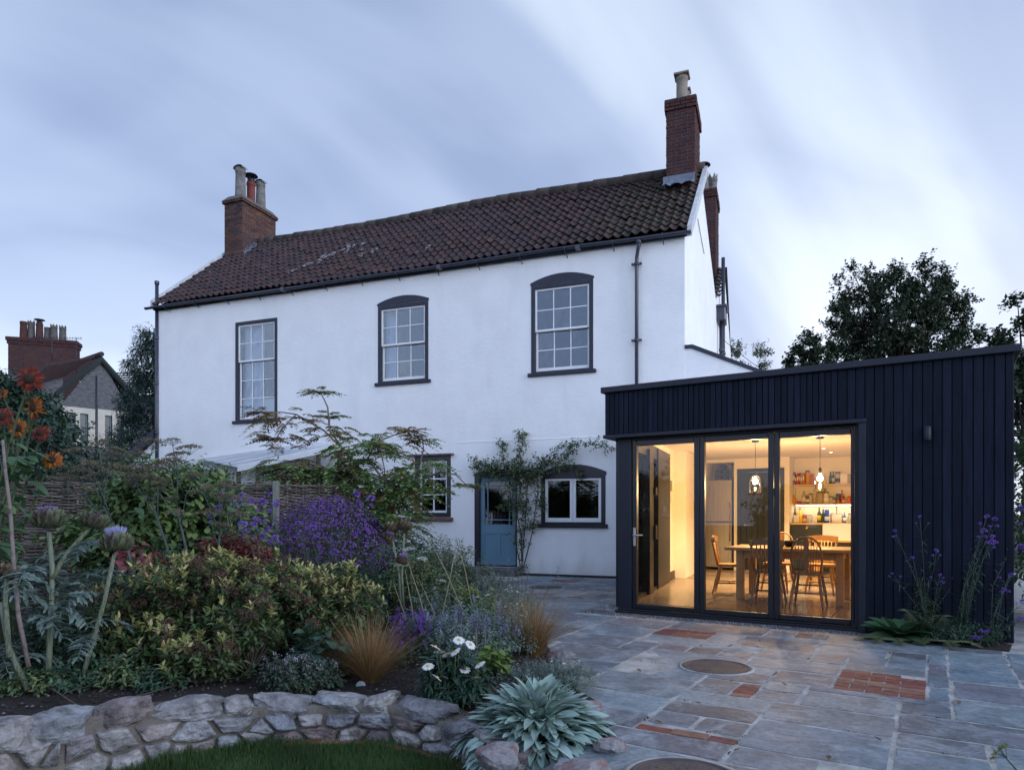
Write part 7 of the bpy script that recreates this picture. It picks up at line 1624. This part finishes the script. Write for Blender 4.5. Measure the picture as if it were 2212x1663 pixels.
# --- climbing rose over the blue door
ROS = leafm('rose', [(.03, .055, .03), (.045, .075, .035), (.06, .095, .045), (.12, .11, .035)], rough=.4); e = empty('climbing_rose', (*HF.w(hx(1130), -.12)[:2], 0), HF.a, label='climbing rose arching over the blue door and along the white wall', cat='climber')
ox = hx(1130); rg = R_(410)
def fw_(u, v, y=-.12): x, z = HF.hit(u, v, y); return np.array([x-ox, y+.12, z])
rl = [[(1125, 1228), (1112, 1160), (1120, 1080), (1128, 1040), (1118, 1000), (1128, 960), (1128, 935)], [(1130, 1228), (1150, 1150), (1162, 1060), (1160, 1020), (1180, 985), (1215, 965), (1260, 955), (1300, 962), (1325, 968)], [(1128, 1228), (1125, 1150), (1110, 1080), (1090, 1040), (1055, 1020), (1030, 1010), (1022, 985)], [(1127, 1228), (1135, 1120), (1140, 1040), (1165, 1000), (1200, 990), (1230, 1000), (1262, 1030)], [(1110, 1060), (1090, 1010), (1085, 970), (1088, 955)], [(1150, 1040), (1135, 1010), (1105, 995), (1075, 1005), (1040, 1030)], [(1160, 1100), (1170, 1070), (1175, 1100)], [(1125, 1000), (1122, 960), (1128, 932)], [(1128, 1150), (1145, 1130), (1160, 1135)], [(1120, 1080), (1095, 1085), (1083, 1095)]]
m = MB(); P = []; D = []
for i, l in enumerate(rl):
    y_ = -.12-.05*math.sin(i*1.3); pts = [fw_(u, v, y_-(.06 if 0 < k < len(l)-1 else 0)) for k, (u, v) in enumerate(l)]; m.tube(pts, np.linspace(.012 if i < 4 else .006, .003, len(pts)), 6)
    for k in range(len(pts)-1):
        if i < 4 and k == 0: nn_ = 5
        else: nn_ = 17
        for _ in range(nn_): t = rg.uniform(); P.append(pts[k]*(1-t)+pts[k+1]*t+rg.normal(0, .04, 3)); D.append(rg.normal(0, 1, 3)*[1, .6, .8]+[0, -.35, .15])
for (u, v, r_, k) in ((1130, 1030, .26, 46), (1110, 1015, .2, 30), (1165, 1010, .22, 34), (1060, 1015, .17, 26), (1235, 970, .16, 20), (1130, 1090, .15, 18), (1040, 1000, .14, 14), (1120, 1170, .12, 10), (1200, 1000, .15, 16)):
    c_ = fw_(u, v, -.2)
    for _ in range(int(k*1.7)): P.append(c_+rg.normal(0, r_*.55, 3)*[1, .45, .8]); D.append(rg.normal(0, 1, 3)+[0, -.3, .1])
m.build('stems', STEMB, e); m = MB(); twig_leaves(m, P, D, .13, 5, .052, .034, rg, prof=PROF_O, spread=.9); m.build('foliage', ROS, e)
m = MB(); d = unit(rg.normal(0, 1, (26, 3))+[0, 0, .5]); m.leaves(d*.008, d, rg.normal(0, 1, (26, 3)), .028, .024, PROF_O, -.4, -.3); RB = protomesh(m, 'rose_bloom', [mat('rose_pink', [(.62, .42, .42)], rough=.6, transl=.2)])
for u, v in ((1127, 1038), (1165, 1128), (1322, 966), (1318, 972)): inst(RB, 'rose_bloom', e, fw_(u, v, -.3), 0, .9)
# --- ferns
def fern(label, b, fr, seed, lm, group=None, nl=16):
    rg = R_(seed); e = empty('fern', b, 0, label=label, cat='fern', group=group); m = MB(); A = ([], [], []); 
    for (a, L_, el, dr) in fr:
        o = np.array([math.cos(a), math.sin(a), 0]); d = o*math.cos(el)+UP*math.sin(el); pts = [d*L_*t-UP*L_*dr*t*t for t in np.linspace(0, 1, nl*2)]; m.tube(pts[::3]+[pts[-1]], [.0035]*(len(pts[::3]))+[.001], 4, 1); s_ = np.cross(d, UP); s_ = s_/np.linalg.norm(s_)
        for k in range(3, nl*2):
            t = k/(nl*2); w = L_*.24*(math.sin(PI*min(1, t*1.15+.12))**.8 if t < .75 else (1-t)*3.1)+.008
            for sd in (-1, 1): A[0].append(pts[k]); A[1].append(s_*sd+d*.45-UP*.12); A[2].append(w)
    n = len(A[0]); L_ = np.array(A[2]); m.leaves(A[0], A[1], np.tile(UP, (n, 1)), L_, .012+L_*.06, ((0, .8), (.25, 1), (.5, .85), (.75, .55), (1, .1)), .15, .15, mat=0); m.build('fronds', [lm, STEMB], e); return e
FRN = leafm('fern', [(.035, .075, .04), (.05, .10, .05), (.06, .11, .05)]); FRD = leafm('fern_dry', [(.12, .18, .08), (.15, .20, .10), (.17, .16, .09), (.09, .15, .07)]); FRK = leafm('fern_dark', [(.035, .04, .055), (.05, .055, .07)])
fern('dusky dark fern against the white wall right of the tall shrub', base_at(955, 10.8), [(a, .62, .9+.15*math.sin(a*3), .35) for a in np.linspace(0, 6, 9)], 420, FRK)
fern('bright green fern left of the blue door step', base_at(1000, 10.9), [(a, .5, .95+.1*math.sin(a*2), .4) for a in np.linspace(.3, 6, 8)], 421, FRN)
# --- dead artichoke heads and white umbels in the middle of the bed
b = base_at(868, 6.6)
e = cardoon('dry cardoon with straw coloured heads on pale stems in the middle of the bed', b, [(TD, 845, 1140, 6.6, .2), (TD, 873, 1137, 6.62, -.2), (TE, 838, 1160, 6.55, .6), (TE, 868, 1210, 6.3, .3)], [([(868, 1330, 6.6), (862, 1240, 6.6), (846, 1155, 6.6)], [.014, .012, .010]), ([(872, 1330, 6.6), (868, 1240, 6.6), (873, 1152, 6.62)], [.014, .012, .010])], 343, nl=4, rl=.3, hl=.3)
WUM = mat('leaf_white_umbel', [(.42, .46, .42), (.55, .58, .56), (.40, .46, .36)], rough=.8, island=True); UW = umbel(11, .055, 14, WUM, 20, .004); YUM = mat('leaf_green_umbel', [(.15, .17, .06), (.20, .22, .08)], rough=.8, island=True); UG = umbel(12, .045, 10, YUM, 14, .004)
wt_ = [(1003, 1045), (1078, 1103), (948, 1146), (1187, 1232), (1100, 1058)]
for i, t in enumerate(wt_):
    u, v = z2bp(*t); rg = R_(430+i); Yw = 6.4+.15*i; b = base_at(u+rg.uniform(-18, 22), Yw); q = P3(u, v, Yw)-b; lb = ['wild carrot with the highest white umbel beside the dry cardoon', 'wild carrot with a greenish white umbel right of the highest one', 'wild carrot with a white umbel low beside the dry stems', 'wild carrot with a white umbel farthest right over the path edge', 'wild carrot with the smallest pale umbel'][i]
    e = empty('wild_carrot', b, 0, label=lb, cat='plant', group='wild carrots'); m = MB(); m.tube([(0, 0, 0), q*[.4, .4, .5]+rg.normal(0, .02, 3), q], [.005, .004, .002], 5)
    for k in range(3): q2 = q*[.8, .8, .75]+rg.normal(0, .09, 3); m.tube([q*[.4, .4, .5], q2], .002, 4); inst(UG, 'umbel', e, q2, 0, .7)
    m.build('stem', STEMG, e); inst(UW, 'umbel', e, q, rg.uniform(0, 6), 1.0 if i < 4 else .5, .1, .1)
# --- pots
def glazed_pot(label, u, Yw, r, h, col, top, seed):
    b = base_at(u, Yw); e = empty('plant_pot', b, 0, label=label, cat='pot'); m = MB(); pr = [(r*.72, 0)]; 
    for k in range(14): t = k/13; pr.append((r*(.74+.24*t)+.004*(k % 2), h*(.02+.9*t)))
    pr += [(r*1.06, h*.93), (r*1.08, h*.99), (r*.98, h), (r*.95, h*.9), (.01, h*.88)]; m.lathe(pr, n=24); m.build('body', col, e); m = MB(); m.lathe([(r*.93, h*.90), (.001, h*.92)], n=20); m.build('compost', SOIL, e)
    m = MB(); rg = R_(seed); P = rg.normal(0, r*.5, (60, 3))*[1, 1, 0]+[0, 0, h*.95]; twig_leaves(m, P, rg.normal(0, .5, P.shape)+UP, top, 7, .04, .022, rg); m.build('foliage', FRN, e)
glazed_pot('ribbed dark blue glazed pot half hidden among the plants left of the dry stems', 821, 6.9, .10, .30, mat('blue_glaze', [(.02, .04, .14), (.035, .06, .20)], rough=.2, scale=6, spec=.6), .22, 440)
glazed_pot('brown rimmed bowl pot in the middle of the planting beside the catmint', 1010, 6.5, .13, .18, mat('brown_glaze', [(.10, .06, .04), (.15, .09, .06)], rough=.4, scale=6), .2, 441)
# --- catmint, salvia, alchemilla and the mixed planting in between
CAT = leafm('catmint', [(.09, .13, .11), (.12, .165, .14), (.15, .20, .17)]); m = MB(); rg = R_(5); n = 34; t = rg.uniform(0, 1, n); a = rg.uniform(0, 6.28, n); P = np.stack([np.cos(a)*.007*(1-t*.5), np.sin(a)*.007*(1-t*.5), t*.08], 1); m.leaves(P, np.stack([np.cos(a), np.sin(a), np.full(n, .5)], 1), np.tile(UP, (n, 1)), .010, .007); CFL = protomesh(m, 'flower_spike', [mat('leaf_lavender', [(.19, .17, .36), (.26, .24, .44)], rough=.7, island=True)])
m = MB(); m.leaves(P*[1.3, 1.3, 1.2], np.stack([np.cos(a), np.sin(a), np.full(n, .5)], 1), np.tile(UP, (n, 1)), .013, .010); SFL = protomesh(m, 'flower_spike', [mat('leaf_violet', [(.11, .035, .26), (.16, .05, .34)], rough=.7, island=True)])
m = MB(); m.leaves(P*[1.6, 1.6, 1.1], np.stack([np.cos(a), np.sin(a), np.full(n, .5)], 1), np.tile(UP, (n, 1)), .013, .010); GFL = protomesh(m, 'flower_spike', [mat('leaf_greyspike', [(.20, .21, .21), (.28, .28, .29)], rough=.9, island=True)])
low_mat('grey green catmint mound with lavender spikes behind the daisies', 990, 1400, .46, .38, .33, 1000, .026, .014, CAT, 450, name='catmint', Yw=5.75, flowers=(CFL, 'flower_spike', 70, .35))
low_mat('catmint with a blue haze of flowers left of the copper path sedge', 1085, 1400, .26, .26, .30, 420, .026, .014, CAT, 451, name='catmint', Yw=5.9, flowers=(CFL, 'flower_spike', 30, .3))
low_mat('deep violet salvia right of the copper sedge', 885, 1400, .20, .18, .34, 220, .035, .016, AST, 452, name='salvia', Yw=5.5, flowers=(SFL, 'flower_spike', 85, .1))
def filler(label, u, Yw, w, dep, h, n, L, W, lm, seed, name='perennial', **k): return low_mat(label, u, 0, w, dep, h, n, L, W, lm, seed, name=name, Yw=Yw, **k)
MIX1 = leafm('mix1', [(.05, .09, .05), (.07, .12, .06), (.11, .14, .06), (.15, .14, .06)]); MIX2 = leafm('mix2', [(.08, .11, .09), (.11, .15, .12), (.15, .18, .14)]); MIX3 = leafm('mix3', [(.03, .06, .045), (.045, .08, .05), (.06, .10, .06)])
filler('loose green perennials below the dry cardoon heads', 900, 7.0, .48, .38, .66, 760, .05, .024, MIX1, 460)
filler('dark leafed perennials at the foot of the asters', 760, 6.9, .42, .3, .42, 420, .05, .022, MIX3, 461)
filler('yellowish ladys mantle mound between the pots and the path', 1010, 6.9, .32, .3, .36, 300, .05, .045, leafm('mantle', [(.08, .12, .05), (.12, .16, .06), (.18, .19, .06)]), 462, name='ladys_mantle')
filler('pale grey artemisia billowing towards the path', 1085, 7.0, .36, .42, .42, 620, .032, .007, MIX2, 463, name='artemisia', flowers=(SMALLW, 'flower', 60, .3))
filler('feathery green plant at the foot of the white wall', 960, 9.2, .5, .4, .75, 620, .05, .02, MIX1, 464)
filler('green ground planting in front of the blue door step', 1040, 9.4, .45, .5, .46, 560, .04, .018, MIX2, 465)
filler('dark bushy plant beneath the tall compound leaved shrub', 880, 8.6, .6, .4, .72, 720, .055, .028, MIX3, 466)
filler('low leafy plant in the shade left of the blue pot', 640, 6.9, .5, .3, .40, 420, .05, .02, MIX3, 467)
filler('grey leafed plant behind the catmint mound', 950, 6.3, .40, .3, .42, 420, .04, .016, MIX2, 468)
filler('straggling green plant behind the copper path sedge', 1110, 8.4, .36, .5, .30, 480, .035, .012, MIX2, 469, flowers=(SMALLW, 'flower', 24, .3))
filler('dark undergrowth at the foot of the cardoons', 130, 5.0, .62, .3, .30, 420, .05, .03, MIX3, 470)
filler('leafy undergrowth between the cardoons and the dogwood', 230, 6.2, .60, .35, .55, 480, .06, .035, MIX3, 471)
filler('small lime green geranium with scalloped leaves behind the daisies', 1062, 5.15, .11, .1, .20, 40, .075, .07, leafm('lime', [(.09, .15, .04), (.13, .20, .05)]), 472, name='geranium', sprig=3, tl=.1)
filler('leafy plant with small red flowers far left beneath the cardoon leaves', 140, 5.8, .4, .25, .4, 260, .05, .025, MIX3, 473)
# grey spikes of stachys along the path
for i, (zx, zy) in enumerate(((1590, 1150), (1650, 1170), (1670, 1165), (1710, 1175), (1410, 1165), (1745, 1260), (1885, 1195), (1615, 1215))):
    u, v = z2bp(zx, zy); Yw = 7.6+.12*i-(1.2 if i == 6 else 0); b = base_at(min(u, 1125), Yw); q = P3(u, v, Yw)-b; e = empty('stachys_spike', b, 0, label='tall grey seed spike of stachys beside the flagged path', cat='plant', group='grey stachys spikes'); m = MB(); m.tube([(0, 0, 0), q*.5+[0, 0, .01], q], .003, 5); m.build('stem', STEMG, e)
    for k in range(4): inst(GFL, 'flower_whorl', e, q*(1-.16*k)-[0, 0, .02], k, 1.3-.05*k)
# dead lupin-like purple spikes behind the daisies
for i, (zx, zy, zb) in enumerate(((1165, 430, 880), (1222, 440, 600), (1070, 370, 480), (1240, 620, 860))):
    u, v = (1100+zx*.5877)/1.736, (2100+zy*.5877)/1.736; Yw = 5.2 if i != 2 else 5.5; b = base_at(u+4, Yw); q = P3(u, v, Yw)-b; e = empty('faded_spike', b, 0, label=['tallest purple tipped faded spike behind the daisies', 'short purple spike right of the tallest faded spike', 'dark red spike rising out of the catmint', 'low purple spike beside the lambs ear'][i], cat='plant'); m = MB(); m.tube([(0, 0, 0), q*.5, q], .004, 5); m.build('stem', mat('pinkish_stem', [(.16, .10, .10), (.22, .15, .14)], rough=.8, scale=9), e)
    inst(SFL, 'flower_spike', e, q-[0, 0, .03], 0, 1.2)
# dry straw stems
STR = mat('straw', [(.20, .17, .09), (.28, .24, .14)], rough=.8, scale=8)
for i, l in enumerate(([(1440, 5.9, 900), (1250, 0, 985)], [(1300, 0, 940)], [(1380, 0, 1010)])): pass
e = empty('dry_stalks', base_at(940, 6.2), 0, label='bare straw coloured stalks leaning over the middle of the bed', cat='plant'); b = base_at(940, 6.2)
for (u0, v0), (u1, v1) in (((1000, 1320), (925, 1160)), ((930, 1380), (880, 1210)), ((945, 1370), (985, 1180)), ((900, 1400), (875, 1230)), ((1020, 1310), (985, 1160)), ((890, 1390), (850, 1260)), ((960, 1390), (905, 1250))):
    m = MB(); p, q = P3(u0, v0, 6.0)-b, P3(u1, v1, 6.2)-b; m.tube([p, (p+q)/2+[.01, 0, .01], q], [.005, .004, .0025], 5); m.build('stalk', STR, e)
# --- planting against the extension
soilp = [EF.floor(*z6(560, 850)), EF.floor(*z6(800, 945)), EF.floor(*z6(1240, 970)), EF.floor(*z6(1420, 975)), EF.floor(*z6(1400, 900)), (3.3, -.155)]
m = MB(); m.prism([(x, min(y, -.16), .004) for x, y in [(2.98, -.16), (3.02, -.38), (3.9, -.55), (4.15, -.55), (4.2, -.16)]], (0, 0, .016)); o = m.build('planting_pocket', SOIL, None, kind='structure'); o.location = (1.417, 9.045, 0); o.rotation_euler = (0, 0, EF.a)
DOCK = leafm('foxglove', [(.045, .10, .05), (.06, .13, .06), (.08, .15, .07)], rough=.5, bump=.5, bscale=40); fb = EF.w(3.24, -.36, .01); e = empty('foxglove_plant', fb, 0, label='rosette of broad green foxglove leaves at the foot of the black cladding', cat='plant'); rg = R_(480)
n = 26; a = np.arange(n)*2.4; el = np.radians(10+60*np.arange(n)/n); o = np.stack([np.cos(a), np.sin(a), np.zeros(n)], 1); D = o*np.cos(el)[:, None]+UP*np.sin(el)[:, None]; m = MB(); L_ = .34-.10*np.arange(n)/n; m.leaves(o*.02+UP*.03, D, UP-o*.3+rg.normal(0, .15, (n, 3)), L_*1.1, L_*.5, ((0, .16), (.15, .4), (.3, .85), (.5, 1), (.7, .95), (.88, .6), (1, .12)), rg.uniform(.2, .7, n), .25); m.build('foliage', DOCK, e)
fern('upright feathery fern against the black cladding', EF.w(3.50, -.28, .02), [(1.6, .75, 1.35, .1), (.6, .65, 1.1, .2), (.0, .6, .8, .35), (5.9, .5, .5, .4), (3.6, .65, .95, .3), (4.6, .6, 1.0, .35)], 481, FRD)
fern('drooping olive fern spreading over the flagstones below the foxglove', EF.w(3.15, -.42, .02), [(a, .42, .35, .35) for a in (3.3, 3.9, 4.5, 5.1)], 482, FRD)
fern('drooping olive fern right of the foxglove rosette', EF.w(3.62, -.40, .02), [(a, .42, .5, .45) for a in (3.6, 4.4, 5.2, 6.0)], 483, FRD)
rt = [(1395, 15), (1310, 75), (1350, 60), (1385, 70), (1415, 85), (1375, 100), (1305, 145), (1325, 155), (1385, 187), (1360, 215), (1380, 222)]
def z6p(p): return ((2900+p[0]*.5934)/1.736, (1900+p[1]*.5934)/1.736)
vb = EF.l(0, 0)
def vext(label, xl, yl, tips, seed, leaf, sc=.8):
    w = EF.w(xl, yl); return verbena(label, CX+FL*w[0]/w[1], w[1], [z6p(t) for t in tips], seed, sc, leaf, .0035, lg=.085)
vext('airy verbena with the densest purple heads against the black cladding', 3.75, -.33, [(1395, 15), (1310, 75), (1350, 60), (1400, 78), (1305, 145), (1330, 150), (1385, 187), (1380, 222), (1560, 10)], 484, 30, 1.)
vext('thin stemmed verbena left of the dense one, over the fern', 3.5, -.32, [(925, 60), (768, 150), (878, 320), (1030, 275), (1170, 435), (1055, 430), (1070, 475), (750, 420)], 485, 30, .6)
vext('sprawling verbena at the right corner of the extension', 4.0, -.36, [(1560, 110), (1565, 250), (1505, 430), (1580, 600), (1460, 520), (1345, 790), (1283, 828), (1560, 705)], 486, 26, .9)
filler_b = EF.w(3.8, -.36, .02); shrub('weedy_plant', 'tangle of low weedy greenery in the pocket of soil by the cladding', 'plant', filler_b, filler_b+[0, 0, .05], (.38, .16, .16), 260, .12, 8, .035, .01, MIX3, STEMG, 487, .003, 12, low=0)
# seed head of dill close to the camera at the bottom right
b = np.array([2.06, 2.75, 0.]); q = P3(2160, 1618, 2.75)-b; 
b = P3(2230, 1700, 2.7); b[2] = 0; q = P3(2163, 1625, 2.72)-b; e = empty('dill_head', b, 0, label='green seed head of dill leaning in at the bottom right corner', cat='plant'); m = MB(); m.tube([(0, 0, 0), q*[.2, .2, .7], q], [.006, .005, .002], 6); m.build('stem', STEMG, e); inst(umbel(15, .05, 9, YUM, 13, .0038), 'umbel', e, q, 0, 1.0, -.6, -.7)
# stray twigs on the soil
rg = R_(495)
for i, (u0, v0, u1, v1) in enumerate(((5, 1520, 260, 1440), (120, 1570, 440, 1480), (60, 1500, 190, 1560), (300, 1480, 140, 1515))):
    p, q = G(u0, v0, .05), G(u1, v1, .08); m = MB(); m.tube([np.zeros(3)+[0, 0, .03], (q-p)*.4+rg.normal(0, .03, 3)+[0, 0, .05], q-p+[0, 0, .04]], [.007, .006, .003], 5); o = m.build('fallen_twig', STEMB); o.location = p+[0, 0, .02]; tag(o, ['long bare twig lying on the soil behind the left end of the wall', 'longest bare twig lying across the soil towards the wall top', 'short twig on the soil at the far left', 'thin twig lying below the cardoon stems'][i], 'twig')

# moss and seedlings in the joints, a few fallen leaves on the flags
rg = R_(500); P = []
for (a, b, c, d) in cells:
    if rg.uniform() < .45: continue
    w = EF.w(a, c); 
    if not (2.6 < w[1] < 12.5 and bed_edge(w[1])+.05 < w[0] < 6.5) or (c > -.30 and a > -.3): continue
    ex = rg.uniform() < .5; L_ = (b-a) if ex else (d-c); t0 = rg.uniform(0, .6)
    for _ in range(rg.integers(4, 26)): t = (t0+rg.uniform(0, .35))*L_; P.append(((a+t) if ex else a, c if ex else (c+t), .008))
P = np.array(P)+rg.normal(0, .004, (len(P), 3))*[1, 1, .2]; m = MB(); n = len(P); m.leaves(P, rg.normal(0, 1, (n, 3))*[1, 1, .4]+UP*.6, rg.normal(0, 1, (n, 3))+UP, rg.uniform(.006, .018, n), rg.uniform(.004, .009, n), PROF_O, .2, .2)
o = m.build('joint_moss', leafm('moss', [(.035, .055, .02), (.05, .075, .025), (.06, .06, .03)]), None, kind='stuff', label='moss and tiny seedlings growing in the joints of the flagstones', cat='moss'); o.location = (1.417, 9.045, 0); o.rotation_euler = (0, 0, EF.a)
m = MB(); m.leaves([(0, 0, 0)], [(1, 0, .1)], [(0, 0, 1)], .05, .032, PROF_O, -.2, .5); FL_ = protomesh(m, 'fallen_leaf', [mat('leaf_fallen', [(.12, .07, .03), (.20, .12, .045)], rough=.7)])
for i, (u, v) in enumerate(((1430, 1560), (1585, 1620), (1700, 1480), (1512, 1395), (1905, 1600), (1330, 1330), (1255, 1290), (1975, 1470), (1640, 1385), (1385, 1450), (1790, 1640), (2070, 1520), (1290, 1375), (1240, 1330))):
    o = bpy.data.objects.new('fallen_leaf', FL_); COL.objects.link(o); o.location = G(u, v, .019); o.rotation_euler = (rg.normal(0, .2), rg.normal(0, .15), rg.uniform(0, 6)); o.scale = (rg.uniform(.5, 1.0),)*3; tag(o, 'small curled brown leaf fallen on the flagstones', 'leaf', 'fallen leaves on the patio')
# thin overhead cable from the rear pipes towards the trees
p = HF.w(LEN+.4, 5.4); p[2] = EYE+(HZ-735)/FL*p[1]; q = P3(1760, 812, 26); t = np.linspace(0, 1, 9)[:, None]; pts = p+(q-p)*t; pts[:, 2] -= .5*np.sin(t[:, 0]*PI); m = MB(); m.tube(pts, .010, 4); o = m.build('overhead_cable', WIRE); tag(o, 'thin cable running from the back of the white house towards the trees', 'cable')

for i, (u, Yw, w, h, lm, lb) in enumerate(((60, 4.55, .28, .12, MIX1, 'low green seedlings at the far left behind the wall'), (150, 4.65, .22, .10, MIX3, 'small dark weedy plant at the foot of the forked cardoon'), (265, 4.75, .26, .16, MIX1, 'low leafy runner between the cardoons and the spiraea'), (350, 4.7, .2, .11, MIX3, 'low dark leaves tucked under the front of the spiraea'))):
    filler(lb, u, Yw, w, .16, h, 110, .045, .022, lm, 510+i, name='low_plant', sprig=6, tl=.09)
